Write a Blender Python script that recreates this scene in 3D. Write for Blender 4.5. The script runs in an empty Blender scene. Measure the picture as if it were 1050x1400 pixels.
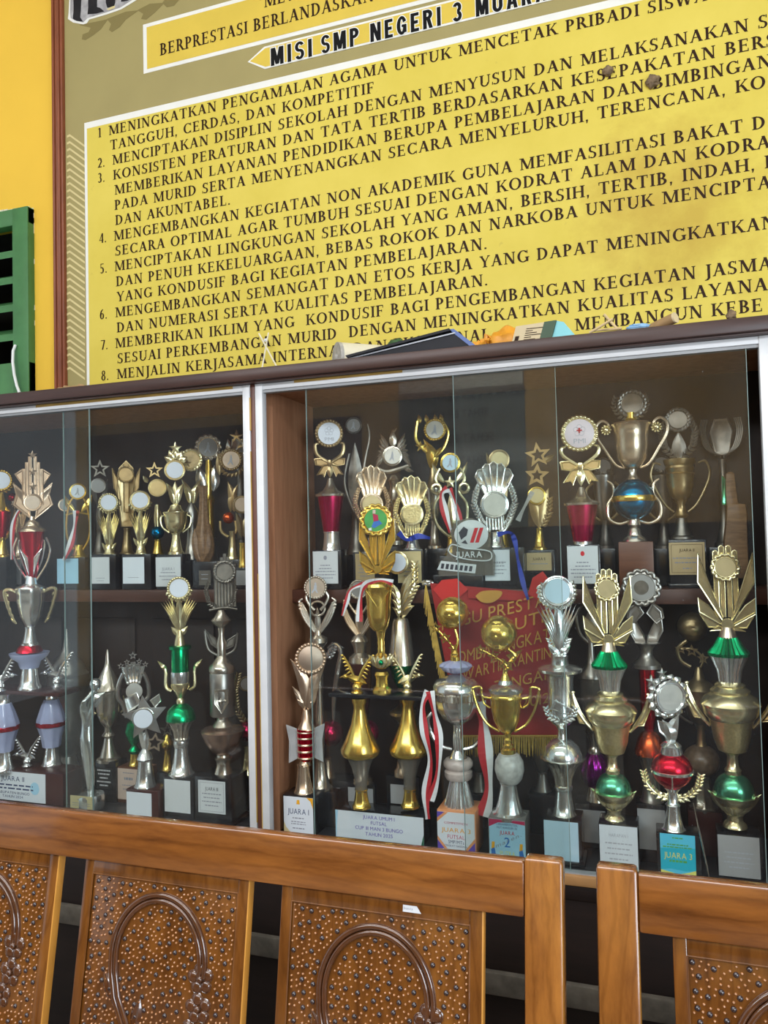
import bpy, bmesh, math, random
from math import sin, cos, pi, radians, atan2, sqrt, tan, hypot
from mathutils import Vector, Matrix

random.seed(7)
SC = bpy.context.scene
COL = SC.collection

# ------------------------------------------------------------------ camera
FPX = 1060.0                                   # focal length in pixels of the 1050 x 1400 frame
CAM = Vector((0.0, -2.0, 1.54))
_y, _p, _r = radians(18.6), radians(2.0), radians(1.34)
FWD = Vector((-sin(_y) * cos(_p), cos(_y) * cos(_p), sin(_p)))
_rt = FWD.cross(Vector((0, 0, 1))).normalized()
_up = _rt.cross(FWD)
RT = _rt * cos(_r) - _up * sin(_r)
UP = _rt * sin(_r) + _up * cos(_r)
cam_d = bpy.data.cameras.new('camera')
cam_d.sensor_fit = 'VERTICAL'
cam_d.sensor_height = 36.0
cam_d.lens = 36.0 * FPX / 1400.0
cam_d.clip_start = 0.02
cam_o = bpy.data.objects.new('camera', cam_d)
COL.objects.link(cam_o)
cam_o.matrix_world = Matrix(((RT.x, UP.x, -FWD.x, CAM.x), (RT.y, UP.y, -FWD.y, CAM.y), (RT.z, UP.z, -FWD.z, CAM.z), (0, 0, 0, 1)))
SC.camera = cam_o

# ------------------------------------------------------------------ light and exposure
SC.view_settings.view_transform = 'Standard'
SC.view_settings.look = 'None'
SC.view_settings.gamma = 1.0
SC.view_settings.use_curve_mapping = False
SC.view_settings.exposure = 0.0
SC.cycles.use_denoising = True
SC.cycles.max_bounces = 10
SC.cycles.transparent_max_bounces = 24
SC.cycles.glossy_bounces = 5
SC.cycles.diffuse_bounces = 4
SC.cycles.caustics_reflective = False
SC.cycles.caustics_refractive = False
W = bpy.data.worlds.new('sky')
SC.world = W
W.use_nodes = True
W.node_tree.nodes['Background'].inputs[0].default_value = (0.80, 0.90, 1.0, 1)
W.node_tree.nodes['Background'].inputs[1].default_value = 0.85

def area(name, loc, target, sx, sy, power, color):
    d = bpy.data.lights.new(name, 'AREA')
    d.shape = 'RECTANGLE'; d.size = sx; d.size_y = sy; d.energy = power; d.color = color
    o = bpy.data.objects.new(name, d); COL.objects.link(o)
    o.location = loc
    o.rotation_euler = (Vector(target) - Vector(loc)).to_track_quat('-Z', 'Y').to_euler()
    return o
# daylight entering over the low rear wall and by the open side on the right
area('daylight_over_rear_wall', (-1.2, -4.0, 3.62), (-0.9, 0.3, 1.7), 5.0, 0.45, 118, (0.95, 0.97, 1.0))
area('daylight_open_side', (2.9, -4.0, 1.75), (-0.7, 0.0, 1.15), 1.8, 1.7, 118, (0.80, 0.90, 1.0))

area('daylight_roof_light', (-1.0, -1.3, 4.25), (-1.2, -5.1, 1.7), 4.0, 0.8, 210, (0.96, 0.97, 1.0))  # added fill: lights the rear wall so its reflection shows in the glass

# ------------------------------------------------------------------ pixel <-> place helpers (1050 x 1400 frame)
def ray(px, py):
    return FWD + RT * ((px - 525.0) / FPX) + UP * ((700.0 - py) / FPX)
def at(px, py, Y):
    d = ray(px, py); return CAM + d * ((Y - CAM.y) / d.y)
def atz(px, py, Z):
    d = ray(px, py); return CAM + d * ((Z - CAM.z) / d.z)
def proj(v):
    v = Vector(v) - CAM; w = v.dot(FWD)
    return 525.0 + FPX * v.dot(RT) / w, 700.0 - FPX * v.dot(UP) / w

# ------------------------------------------------------------------ materials
MATS = {}
def newmat(key):
    m = bpy.data.materials.new(key); m.use_nodes = True
    MATS[key] = m
    nt = m.node_tree
    return m, nt, nt.nodes['Principled BSDF']
def noise(nt, scale, detail=3, stretch=None, rough=0.5):
    n = nt.nodes.new('ShaderNodeTexNoise'); n.inputs['Scale'].default_value = scale
    n.inputs['Detail'].default_value = detail; n.inputs['Roughness'].default_value = rough
    tc = nt.nodes.new('ShaderNodeTexCoord')
    if stretch:
        mp = nt.nodes.new('ShaderNodeMapping'); mp.inputs['Scale'].default_value = stretch
        nt.links.new(tc.outputs['Object'], mp.inputs[0]); nt.links.new(mp.outputs[0], n.inputs['Vector'])
    else:
        nt.links.new(tc.outputs['Object'], n.inputs['Vector'])
    return n
def ramp(nt, src, stops):
    r = nt.nodes.new('ShaderNodeValToRGB')
    el = r.color_ramp.elements
    while len(el) < len(stops): el.new(0.5)
    for e, (p, c) in zip(el, stops):
        e.position = p; e.color = (*c, 1)
    nt.links.new(src, r.inputs[0])
    return r
def bump(nt, src, bs, strength, dist=0.01):
    b = nt.nodes.new('ShaderNodeBump'); b.inputs['Strength'].default_value = strength; b.inputs['Distance'].default_value = dist
    nt.links.new(src, b.inputs['Height']); nt.links.new(b.outputs[0], bs.inputs['Normal'])
def mul(c, f): return tuple(min(1, x * f) for x in c)

def paint(key, c, rough=0.5, var=0.12, scale=9.0, bmp=0.0, metallic=0.0, spec=0.5, coat=0.0):
    if key.startswith(('ink_', 'board_', 'wall_')) or key == 'photo_black': spec = 0.12
    m, nt, b = newmat(key)
    n = noise(nt, scale, 4)
    r = ramp(nt, n.outputs[0], [(0.3, mul(c, 1 - var)), (0.7, mul(c, 1 + var))])
    nt.links.new(r.outputs[0], b.inputs['Base Color'])
    b.inputs['Roughness'].default_value = rough; b.inputs['Metallic'].default_value = metallic
    b.inputs['Specular IOR Level'].default_value = spec
    if coat: b.inputs['Coat Weight'].default_value = coat; b.inputs['Coat Roughness'].default_value = 0.08
    if bmp: bump(nt, n.outputs[0], b, bmp)
    return m
def metal(key, c, rough=0.16, var=0.08, scale=40.0, bmp=0.0):
    m, nt, b = newmat(key)
    n = noise(nt, scale, 3)
    r = ramp(nt, n.outputs[0], [(0.3, mul(c, 1 - var)), (0.7, mul(c, 1 + var))])
    nt.links.new(r.outputs[0], b.inputs['Base Color'])
    b.inputs['Metallic'].default_value = 0.88; b.inputs['Roughness'].default_value = rough + .05
    if bmp: bump(nt, n.outputs[0], b, bmp, 0.002)
    return m
def wood(key, dark, light, rough=0.3, scale=6.0, stretch=(1, 8, 8), coat=0.0, spec=0.5):
    m, nt, b = newmat(key)
    n = noise(nt, scale, 6, stretch, 0.6)
    mid = tuple((a + c) / 2 for a, c in zip(dark, light))
    r = ramp(nt, n.outputs[0], [(0.28, dark), (0.5, mid), (0.74, light)])
    nt.links.new(r.outputs[0], b.inputs['Base Color'])
    b.inputs['Roughness'].default_value = rough; b.inputs['Specular IOR Level'].default_value = spec
    if coat: b.inputs['Coat Weight'].default_value = coat; b.inputs['Coat Roughness'].default_value = 0.07
    bump(nt, n.outputs[0], b, 0.06, 0.004)
    return m
def teak(key, dark, light, stretch, rough=0.23):
    # oiled teak: fine grain drawn out along the board, broad paler patches, darker knots
    m, nt, b = newmat(key)
    n = noise(nt, 4.5, 7, stretch, 0.62)
    n2 = noise(nt, 3.4, 3, tuple(.5 * q ** .6 for q in stretch), 0.5)
    mid = tuple((a + c) / 2 for a, c in zip(dark, light))
    r = ramp(nt, n.outputs[0], [(0.32, dark), (0.47, mid), (0.66, light)])
    r2 = ramp(nt, n2.outputs[0], [(0.30, (0.72, 0.68, 0.62)), (0.55, (1, 1, 1)), (0.72, (1.35, 1.45, 1.5))])
    mx = nt.nodes.new('ShaderNodeMix'); mx.data_type = 'RGBA'; mx.blend_type = 'MULTIPLY'; mx.inputs[0].default_value = 1.0
    nt.links.new(r.outputs[0], mx.inputs[6]); nt.links.new(r2.outputs[0], mx.inputs[7])
    wv = nt.nodes.new('ShaderNodeTexWave'); wv.wave_type = 'RINGS'; wv.rings_direction = 'Y'; wv.inputs['Scale'].default_value = 5.5
    wv.inputs['Distortion'].default_value = 6.0; wv.inputs['Detail'].default_value = 3; wv.inputs['Detail Scale'].default_value = 1.4
    tc = nt.nodes.new('ShaderNodeTexCoord'); mp = nt.nodes.new('ShaderNodeMapping'); mp.inputs['Scale'].default_value = tuple(.55 * q ** .75 for q in stretch)
    nt.links.new(tc.outputs['Object'], mp.inputs[0]); nt.links.new(mp.outputs[0], wv.inputs['Vector'])
    r3 = ramp(nt, wv.outputs['Fac'], [(0.0, (0.66, 0.60, 0.52)), (0.22, (1, 1, 1)), (1.0, (1.06, 1.06, 1.04))])
    m3 = nt.nodes.new('ShaderNodeMix'); m3.data_type = 'RGBA'; m3.blend_type = 'MULTIPLY'; m3.inputs[0].default_value = 0.5
    nt.links.new(mx.outputs[2], m3.inputs[6]); nt.links.new(r3.outputs[0], m3.inputs[7]); nt.links.new(m3.outputs[2], b.inputs['Base Color'])
    b.inputs['Roughness'].default_value = rough; b.inputs['Coat Weight'].default_value = 0.5; b.inputs['Coat Roughness'].default_value = 0.07
    bump(nt, n.outputs[0], b, 0.05, 0.004)
    return m
def plastic(key, c, alpha, rough=0.1, spec=0.6):
    m, nt, b = newmat(key)
    n = noise(nt, 30, 2)
    r = ramp(nt, n.outputs[0], [(0.3, mul(c, .93)), (0.7, mul(c, 1.07))])
    nt.links.new(r.outputs[0], b.inputs['Base Color'])
    b.inputs['Roughness'].default_value = rough; b.inputs['Alpha'].default_value = alpha
    b.inputs['Specular IOR Level'].default_value = spec
    return m

metal('gold', (0.82, 0.57, 0.13), 0.17)
metal('pale_gold', (0.84, 0.74, 0.44), 0.19)
metal('champagne', (0.72, 0.58, 0.42), 0.22)
metal('rose_gold', (0.66, 0.50, 0.36), 0.24)
metal('silver', (0.80, 0.80, 0.77), 0.15)
metal('bright_silver', (0.88, 0.90, 0.90), 0.13)
metal('warm_silver', (0.62, 0.56, 0.47), 0.2)
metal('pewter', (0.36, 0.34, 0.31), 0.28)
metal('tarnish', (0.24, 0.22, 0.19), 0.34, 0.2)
metal('dark_bronze', (0.34, 0.26, 0.14), 0.3, 0.2)
metal('bronze', (0.50, 0.37, 0.19), 0.26, 0.15)
metal('hammered_gold', (0.72, 0.60, 0.30), 0.3, 0.1, 160, 0.6)
metal('copper', (0.50, 0.34, 0.27), 0.2)
metal('red_foil', (0.62, 0.012, 0.035), 0.2)
metal('crimson_foil', (0.55, 0.02, 0.10), 0.22)
metal('green_foil', (0.0, 0.36, 0.13), 0.2)
metal('pale_green_foil', (0.12, 0.48, 0.28), 0.2)
metal('blue_foil', (0.0, 0.22, 0.46), 0.18)
metal('purple_foil', (0.30, 0.02, 0.28), 0.2)
metal('orange_foil', (0.75, 0.12, 0.03), 0.22)
metal('face_silver', (0.62, 0.60, 0.55), 0.45)
metal('face_gold', (0.62, 0.52, 0.30), 0.42)
metal('face_rose', (0.50, 0.40, 0.31), 0.45)
paint('face_white', (0.78, 0.82, 0.90), 0.4, 0.03)
paint('face_sky', (0.60, 0.78, 0.90), 0.4, 0.03)
paint('face_pink', (0.80, 0.70, 0.74), 0.4, 0.04)
paint('face_grey', (0.34, 0.33, 0.31), 0.45, 0.06)
paint('face_pitch', (0.05, 0.36, 0.08), 0.4, 0.2, 30)
plastic('lilac', (0.58, 0.64, 0.95), 0.68, 0.05, 1.0)
plastic('smoke', (0.20, 0.18, 0.15), 0.62)
plastic('clear_acrylic', (0.75, 0.78, 0.78), 0.34)
paint('black_base', (0.014, 0.014, 0.017), 0.22, 0.3, 20, 0, 0, 0.5, 0.3)
paint('grey_base', (0.20, 0.19, 0.18), 0.35, 0.12)
paint('maroon_base', (0.055, 0.016, 0.014), 0.25, 0.2)
wood('brown_base', (0.10, 0.035, 0.018), (0.17, 0.065, 0.032), 0.4)
wood('carved_brown', (0.12, 0.06, 0.025), (0.30, 0.17, 0.08), 0.45, 18)
paint('marble', (0.62, 0.60, 0.57), 0.25, 0.22, 60)
paint('pink_marble', (0.58, 0.49, 0.45), 0.22, 0.2, 45)
paint('brown_marble', (0.15, 0.095, 0.055), 0.3, 0.3, 70)
paint('card_white', (0.74, 0.79, 0.84), 0.35, 0.02)
paint('card_blue', (0.55, 0.76, 0.90), 0.35, 0.03)
paint('card_sky', (0.40, 0.68, 0.86), 0.35, 0.06)
paint('card_grey', (0.42, 0.42, 0.42), 0.35, 0.05)
paint('card_pale', (0.66, 0.69, 0.70), 0.35, 0.03)
paint('card_tan', (0.50, 0.38, 0.20), 0.4, 0.06)
paint('card_gold', (0.66, 0.54, 0.28), 0.35, 0.05)
paint('card_peach', (0.68, 0.53, 0.44), 0.4, 0.04)
paint('card_orange', (0.80, 0.33, 0.14), 0.4, 0.05)
paint('card_turquoise', (0.03, 0.50, 0.66), 0.35, 0.06)
paint('card_cyan', (0.12, 0.62, 0.85), 0.35, 0.05)
paint('card_dark', (0.016, 0.017, 0.02), 0.3, 0.1)
paint('ink', (0.035, 0.035, 0.05), 0.5, 0.05)
paint('ink_grey', (0.30, 0.31, 0.36), 0.5, 0.05)
paint('ink_soft', (0.48, 0.50, 0.55), 0.5, 0.05)
paint('ink_red', (0.62, 0.04, 0.05), 0.5, 0.05)
paint('ink_crimson', (0.50, 0.03, 0.10), 0.5, 0.05)
paint('ink_orange', (0.85, 0.42, 0.03), 0.5, 0.05)
paint('ink_violet', (0.14, 0.09, 0.45), 0.5, 0.05)
paint('ink_blue', (0.04, 0.18, 0.55), 0.5, 0.05)
paint('ink_navy', (0.05, 0.07, 0.16), 0.5, 0.05)
paint('ink_green', (0.12, 0.45, 0.12), 0.5, 0.05)
paint('ink_yellow', (0.80, 0.78, 0.20), 0.5, 0.05)
paint('ink_brown', (0.030, 0.012, 0.006), 0.5, 0.05)
paint('ink_white', (0.82, 0.82, 0.82), 0.5, 0.03)
paint('ribbon_red', (0.52, 0.02, 0.03), 0.55, 0.1)
paint('ribbon_white', (0.78, 0.78, 0.80), 0.55, 0.04)
paint('ribbon_blue', (0.02, 0.05, 0.42), 0.5, 0.1)
paint('ribbon_grey', (0.36, 0.35, 0.33), 0.6, 0.1)
paint('flag_red', (0.40, 0.022, 0.018), 0.75, 0.16, 14)
paint('flag_bright', (0.62, 0.025, 0.02), 0.6, 0.1, 14)
paint('flag_gold', (0.62, 0.30, 0.045), 0.6, 0.12)
paint('fringe_gold', (0.66, 0.44, 0.09), 0.6, 0.2, 60)

# setting
paint('wall_yellow', (0.84, 0.53, 0.066), 0.75, 0.035, 3.0, 0.04)
def board_yellow():
    m, nt, b = newmat('board_yellow')
    n = noise(nt, 2.6, 5, None, 0.62)
    r = ramp(nt, n.outputs[0], [(0.35, (0.66, 0.52, 0.080)), (0.65, (0.725, 0.58, 0.105))])
    # brown damp stain with a shape of its own
    tc = nt.nodes.new('ShaderNodeTexCoord')
    sub = nt.nodes.new('ShaderNodeVectorMath'); sub.operation = 'DISTANCE'
    c = at(905, 285, 0.37)
    sub.inputs[1].default_value = (c.x, c.y, c.z)
    nt.links.new(tc.outputs['Object'], sub.inputs[0])
    n2 = noise(nt, 9, 5, None, 0.65)
    ad = nt.nodes.new('ShaderNodeMath'); ad.operation = 'MULTIPLY_ADD'
    ad.inputs[1].default_value = 0.62; ad.inputs[2].default_value = -0.31
    nt.links.new(n2.outputs[0], ad.inputs[0])
    s2 = nt.nodes.new('ShaderNodeMath'); s2.operation = 'ADD'
    nt.links.new(sub.outputs['Value'], s2.inputs[0]); nt.links.new(ad.outputs[0], s2.inputs[1])
    rr = ramp(nt, s2.outputs[0], [(0.03, (0.75, 0.75, 0.75)), (0.32, (0, 0, 0))])
    mx = nt.nodes.new('ShaderNodeMix'); mx.data_type = 'RGBA'
    nt.links.new(rr.outputs[0], mx.inputs[0]); nt.links.new(r.outputs[0], mx.inputs[6]); mx.inputs[7].default_value = (0.50, 0.33, 0.05, 1)
    n3 = noise(nt, 26, 4, None, 0.7)
    sp = ramp(nt, n3.outputs[0], [(0.66, (0, 0, 0)), (0.75, (0.30, 0.30, 0.30))])
    mx2 = nt.nodes.new('ShaderNodeMix'); mx2.data_type = 'RGBA'
    nt.links.new(sp.outputs[0], mx2.inputs[0]); nt.links.new(mx.outputs[2], mx2.inputs[6]); mx2.inputs[7].default_value = (0.42, 0.30, 0.07, 1)
    nt.links.new(mx2.outputs[2], b.inputs['Base Color']); b.inputs['Roughness'].default_value = 0.45; b.inputs['Specular IOR Level'].default_value = 0.15
board_yellow()
paint('board_olive', (0.36, 0.30, 0.125), 0.5, 0.05, 4)
paint('board_olive_dark', (0.23, 0.185, 0.07), 0.5, 0.05, 4)
paint('board_cream', (0.66, 0.56, 0.28), 0.5, 0.03)
paint('board_white', (0.80, 0.79, 0.74), 0.5, 0.03)
paint('board_gold', (0.69, 0.50, 0.078), 0.45, 0.04)
paint('photo_grey', (0.36, 0.35, 0.36), 0.5, 0.3, 40)
paint('photo_black', (0.02, 0.019, 0.022), 0.5, 0.3, 20)
paint('ink_heading', (0.006, 0.006, 0.007), 0.6, 0.05)
wood('frame_wood', (0.17, 0.045, 0.018), (0.30, 0.085, 0.035), 0.45, 7, (9, 9, 1))
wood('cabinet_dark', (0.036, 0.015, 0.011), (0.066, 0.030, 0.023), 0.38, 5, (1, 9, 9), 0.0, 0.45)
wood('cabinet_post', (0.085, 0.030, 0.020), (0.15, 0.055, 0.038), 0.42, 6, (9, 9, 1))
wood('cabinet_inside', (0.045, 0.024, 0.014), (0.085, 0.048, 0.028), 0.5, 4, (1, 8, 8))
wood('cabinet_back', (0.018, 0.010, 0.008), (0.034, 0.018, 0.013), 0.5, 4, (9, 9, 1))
wood('partition_wood', (0.34, 0.15, 0.075), (0.52, 0.26, 0.14), 0.45, 5, (9, 9, 1))
wood('shelf_wood', (0.06, 0.024, 0.015), (0.105, 0.042, 0.028), 0.42, 5, (1, 8, 8))
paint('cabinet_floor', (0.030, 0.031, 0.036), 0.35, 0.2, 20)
paint('strip_white', (0.70, 0.71, 0.72), 0.35, 0.06, 12)
paint('strip_glue', (0.46, 0.29, 0.075), 0.5, 0.2, 16)
paint('track_grey', (0.30, 0.31, 0.32), 0.4, 0.1)
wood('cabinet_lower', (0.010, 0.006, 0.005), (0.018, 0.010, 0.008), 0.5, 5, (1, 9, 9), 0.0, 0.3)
paint('dust', (0.11, 0.095, 0.075), 0.9, 0.35, 22)
paint('sill_wood', (0.38, 0.20, 0.075), 0.5, 0.2, 10)
paint('shutter_green', (0.055, 0.185, 0.058), 0.5, 0.14, 14)
paint('flaked_plaster', (0.72, 0.68, 0.52), 0.8, 0.1, 30)
paint('dark_void', (0.02, 0.018, 0.014), 0.9, 0.2)  # darkness of the room behind the louvres, put into the colour
paint('white_cord', (0.80, 0.82, 0.80), 0.5, 0.03)
teak('teak', (0.130, 0.042, 0.010), (0.285, 0.102, 0.020), (1.2, 7, 7))
teak('teak_up', (0.150, 0.050, 0.010), (0.330, 0.125, 0.023), (8, 7, 1.2))
teak('teak_panel', (0.108, 0.036, 0.007), (0.215, 0.078, 0.014), (9, 7, 1.2), 0.2)
wood('teak_carved', (0.060, 0.020, 0.007), (0.115, 0.040, 0.012), 0.15, 9, (3, 3, 3), 1.0)
paint('teak_bead', (0.40, 0.17, 0.055), 0.16, 0.12, 40, 0, 0, 1.0, 1.0)  # small studs: glints painted in as a lighter wood colour
paint('teak_stud', (0.030, 0.017, 0.017), 0.2, 0.3, 40, 0, 0, 0.6, 0.8)  # large studs: shade and dark reflection painted into the wood colour
paint('teak_edge', (0.58, 0.27, 0.05), 0.35, 0.12, 10)
paint('floor_tile', (0.22, 0.20, 0.175), 0.35, 0.12, 3)
paint('rear_wall', (0.62, 0.38, 0.13), 0.7, 0.12, 2)
paint('ceiling_white', (0.72, 0.71, 0.66), 0.8, 0.04, 2)
paint('rear_dado', (0.030, 0.016, 0.011), 0.5, 0.2, 3)
wood('rear_door', (0.05, 0.022, 0.014), (0.10, 0.045, 0.028), 0.4, 4, (9, 9, 1))
paint('banner_grey', (0.17, 0.19, 0.18), 0.6, 0.1, 4)
paint('banner_text', (0.018, 0.020, 0.022), 0.6, 0.05)
paint('banner_strip', (0.60, 0.64, 0.60), 0.6, 0.08)
paint('folder_black', (0.012, 0.012, 0.016), 0.5, 0.2, 10, 0, 0, 0.25)
paint('folder_blue', (0.07, 0.12, 0.32), 0.4, 0.1)
paint('folder_grey', (0.42, 0.44, 0.48), 0.3, 0.1)
paint('paper', (0.78, 0.72, 0.55), 0.7, 0.08)
paint('paper_end', (0.42, 0.40, 0.37), 0.6, 0.25, 60)
paint('bag_orange', (0.85, 0.36, 0.03), 0.4, 0.2, 24)
paint('carton_cream', (0.62, 0.50, 0.30), 0.6, 0.05)
paint('carton_green', (0.05, 0.09, 0.05), 0.6, 0.1)
paint('carton_teal', (0.22, 0.58, 0.62), 0.45, 0.12)
paint('straw', (0.68, 0.50, 0.26), 0.6, 0.15, 40)
paint('stick_wood', (0.36, 0.22, 0.10), 0.6, 0.2, 30)
paint('stick_end', (0.72, 0.58, 0.36), 0.6, 0.1)
paint('sky_plastic', (0.28, 0.50, 0.74), 0.3, 0.1)
paint('mud', (0.19, 0.13, 0.075), 0.95, 0.45, 60, 0.5)
paint('leaf_green', (0.05, 0.12, 0.04), 0.5, 0.2)
paint('sticker', (0.72, 0.75, 0.78), 0.4, 0.05)

def glass():
    m, nt, b = newmat('sliding_glass')
    nt.nodes.remove(b)
    out = nt.nodes['Material Output']
    tr = nt.nodes.new('ShaderNodeBsdfTransparent'); tr.inputs[0].default_value = (0.955, 0.975, 0.965, 1)
    gl = nt.nodes.new('ShaderNodeBsdfGlossy'); gl.inputs['Roughness'].default_value = 0.0
    lw = nt.nodes.new('ShaderNodeLayerWeight'); lw.inputs[0].default_value = 0.5
    pw = nt.nodes.new('ShaderNodeMath'); pw.operation = 'POWER'; pw.inputs[1].default_value = 5.0
    ma = nt.nodes.new('ShaderNodeMath'); ma.operation = 'MULTIPLY_ADD'; ma.inputs[1].default_value = 0.96; ma.inputs[2].default_value = 0.032
    nt.links.new(lw.outputs['Facing'], pw.inputs[0]); nt.links.new(pw.outputs[0], ma.inputs[0])
    mx = nt.nodes.new('ShaderNodeMixShader')
    nt.links.new(ma.outputs[0], mx.inputs[0]); nt.links.new(tr.outputs[0], mx.inputs[1]); nt.links.new(gl.outputs[0], mx.inputs[2])
    # pale film for dust, also painted in for the reflected sky haze
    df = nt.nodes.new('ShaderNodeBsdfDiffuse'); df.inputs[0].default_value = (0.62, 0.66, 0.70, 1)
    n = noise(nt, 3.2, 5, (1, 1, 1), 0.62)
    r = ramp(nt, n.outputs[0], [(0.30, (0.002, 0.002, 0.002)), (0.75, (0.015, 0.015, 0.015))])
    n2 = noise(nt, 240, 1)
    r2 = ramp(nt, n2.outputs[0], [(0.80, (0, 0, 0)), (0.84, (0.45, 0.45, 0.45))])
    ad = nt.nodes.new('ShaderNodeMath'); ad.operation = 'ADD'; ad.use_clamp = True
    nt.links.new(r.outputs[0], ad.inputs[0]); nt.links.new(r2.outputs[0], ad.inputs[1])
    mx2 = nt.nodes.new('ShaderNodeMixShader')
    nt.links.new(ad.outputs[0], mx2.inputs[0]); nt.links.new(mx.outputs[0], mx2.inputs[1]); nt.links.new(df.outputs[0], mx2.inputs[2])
    nt.links.new(mx2.outputs[0], out.inputs[0])
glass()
paint('glass_edge', (0.26, 0.36, 0.34), 0.2, 0.08, 20)

# ------------------------------------------------------------------ mesh builder
class MB:
    def __init__(s): s.v = []; s.f = []; s.m = []; s.k = 0
    def add(s, vs, fs, k=None):
        o = len(s.v); s.v.extend(vs)
        for f in fs:
            s.f.append([i + o for i in f]); s.m.append(s.k if k is None else k)
    def box(s, x0, x1, y0, y1, z0, z1, k=None, bev=0.0):
        b = min(bev, (x1 - x0) / 3, (y1 - y0) / 3, (z1 - z0) / 3)
        if b <= 0:
            vs = [(x, y, z) for x in (x0, x1) for y in (y0, y1) for z in (z0, z1)]
            s.add(vs, [(0, 1, 3, 2), (4, 6, 7, 5), (0, 4, 5, 1), (2, 3, 7, 6), (0, 2, 6, 4), (1, 5, 7, 3)], k)
            return
        bm = bmesh.new()
        bmesh.ops.create_cube(bm, size=1)
        for v in bm.verts:
            v.co = ((x0 + x1) / 2 + v.co.x * (x1 - x0), (y0 + y1) / 2 + v.co.y * (y1 - y0), (z0 + z1) / 2 + v.co.z * (z1 - z0))
        bmesh.ops.bevel(bm, geom=bm.edges[:], offset=b, segments=2, affect='EDGES', profile=0.5)
        bm.verts.index_update()
        s.add([tuple(v.co) for v in bm.verts], [[v.index for v in f.verts] for f in bm.faces], k)
        bm.free()
    def prism(s, pts, fn, d0, d1, k=None):
        # pts: outline in figure coordinates; fn(a, b, depth) -> place
        n = len(pts)
        vs = [fn(a, b, d0) for a, b in pts] + [fn(a, b, d1) for a, b in pts]
        fs = [list(range(n)), list(range(2 * n - 1, n - 1, -1))] + [(i, i + n, (i + 1) % n + n, (i + 1) % n) for i in range(n)]
        s.add(vs, fs, k)
    def tube(s, path, r, n=8, k=None, closed=False):
        P = [Vector(p) for p in path]; R = r if isinstance(r, (list, tuple)) else [r] * len(P)
        rings = []; up = None
        for i, p in enumerate(P):
            if closed: t = (P[(i + 1) % len(P)] - P[i - 1])
            else: t = P[min(i + 1, len(P) - 1)] - P[max(i - 1, 0)]
            t.normalize()
            if up is None: up = Vector((0, 1, 0)) if abs(t.y) < 0.9 else Vector((1, 0, 0))
            a = t.cross(up)
            if a.length < 1e-6: a = t.orthogonal()
            a.normalize(); b = a.cross(t); up = b
            rings.append([tuple(p + a * (R[i] * cos(2 * pi * j / n)) + b * (R[i] * sin(2 * pi * j / n))) for j in range(n)])
        vs = [v for q in rings for v in q]; m = len(P); fs = []
        for i in range(m if closed else m - 1):
            i2 = (i + 1) % m
            for j in range(n):
                fs.append((i * n + j, i * n + (j + 1) % n, i2 * n + (j + 1) % n, i2 * n + j))
        if not closed: fs += [list(range(n - 1, -1, -1)), [(m - 1) * n + j for j in range(n)]]
        s.add(vs, fs, k)
    def lathe(s, prof, c=(0, 0, 0), n=32, fl=0, fa=0.0, k=None, squash=1.0):
        # prof: (r, z) list; fl flutes of depth fa
        vs = []; fs = []
        for (r, z) in prof:
            for j in range(n):
                a = 2 * pi * j / n
                q = r * (1 + fa * cos(fl * a)) if fl else r
                vs.append((c[0] + q * cos(a), c[1] + q * sin(a) * squash, c[2] + z))
        m = len(prof)
        for i in range(m - 1):
            for j in range(n):
                fs.append((i * n + j, i * n + (j + 1) % n, (i + 1) * n + (j + 1) % n, (i + 1) * n + j))
        fs.append([j for j in range(n - 1, -1, -1)]); fs.append([(m - 1) * n + j for j in range(n)])
        s.add(vs, fs, k)
    def ball(s, c, r, nu=20, nv=12, sc=(1, 1, 1), k=None, fn=None):
        vs = []; fs = []
        for i in range(nv + 1):
            th = pi * i / nv
            for j in range(nu):
                a = 2 * pi * j / nu
                d = Vector((sin(th) * cos(a), sin(th) * sin(a), cos(th)))
                q = r * (fn(d) if fn else 1.0)
                vs.append((c[0] + d.x * q * sc[0], c[1] + d.y * q * sc[1], c[2] + d.z * q * sc[2]))
        for i in range(nv):
            for j in range(nu):
                fs.append((i * nu + j, (i + 1) * nu + j, (i + 1) * nu + (j + 1) % nu, i * nu + (j + 1) % nu))
        s.add(vs, fs, k)
    def build(s, name, mats, parent=None, sharp=38):
        me = bpy.data.meshes.new(name)
        me.from_pydata([tuple(v) for v in s.v], [], s.f)
        if not isinstance(mats, (list, tuple)): mats = [mats]
        for q in mats: me.materials.append(MATS[q])
        me.polygons.foreach_set('material_index', s.m)
        bm = bmesh.new(); bm.from_mesh(me)
        bmesh.ops.remove_doubles(bm, verts=bm.verts, dist=1e-6)
        bmesh.ops.recalc_face_normals(bm, faces=bm.faces)
        bm.to_mesh(me); bm.free()
        me.polygons.foreach_set('use_smooth', [True] * len(me.polygons))
        me.set_sharp_from_angle(angle=radians(sharp))
        me.update()
        o = bpy.data.objects.new(name, me); COL.objects.link(o)
        if parent is not None: o.parent = parent
        return o
def tag(o, label=None, cat=None, group=None, kind=None):
    if label: o['label'] = label
    if cat: o['category'] = cat
    if group: o['group'] = group
    if kind: o['kind'] = kind
    return o
def empty(name, loc=(0, 0, 0)):
    o = bpy.data.objects.new(name, None); o.empty_display_size = 0.05; COL.objects.link(o); o.location = loc
    return o

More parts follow.
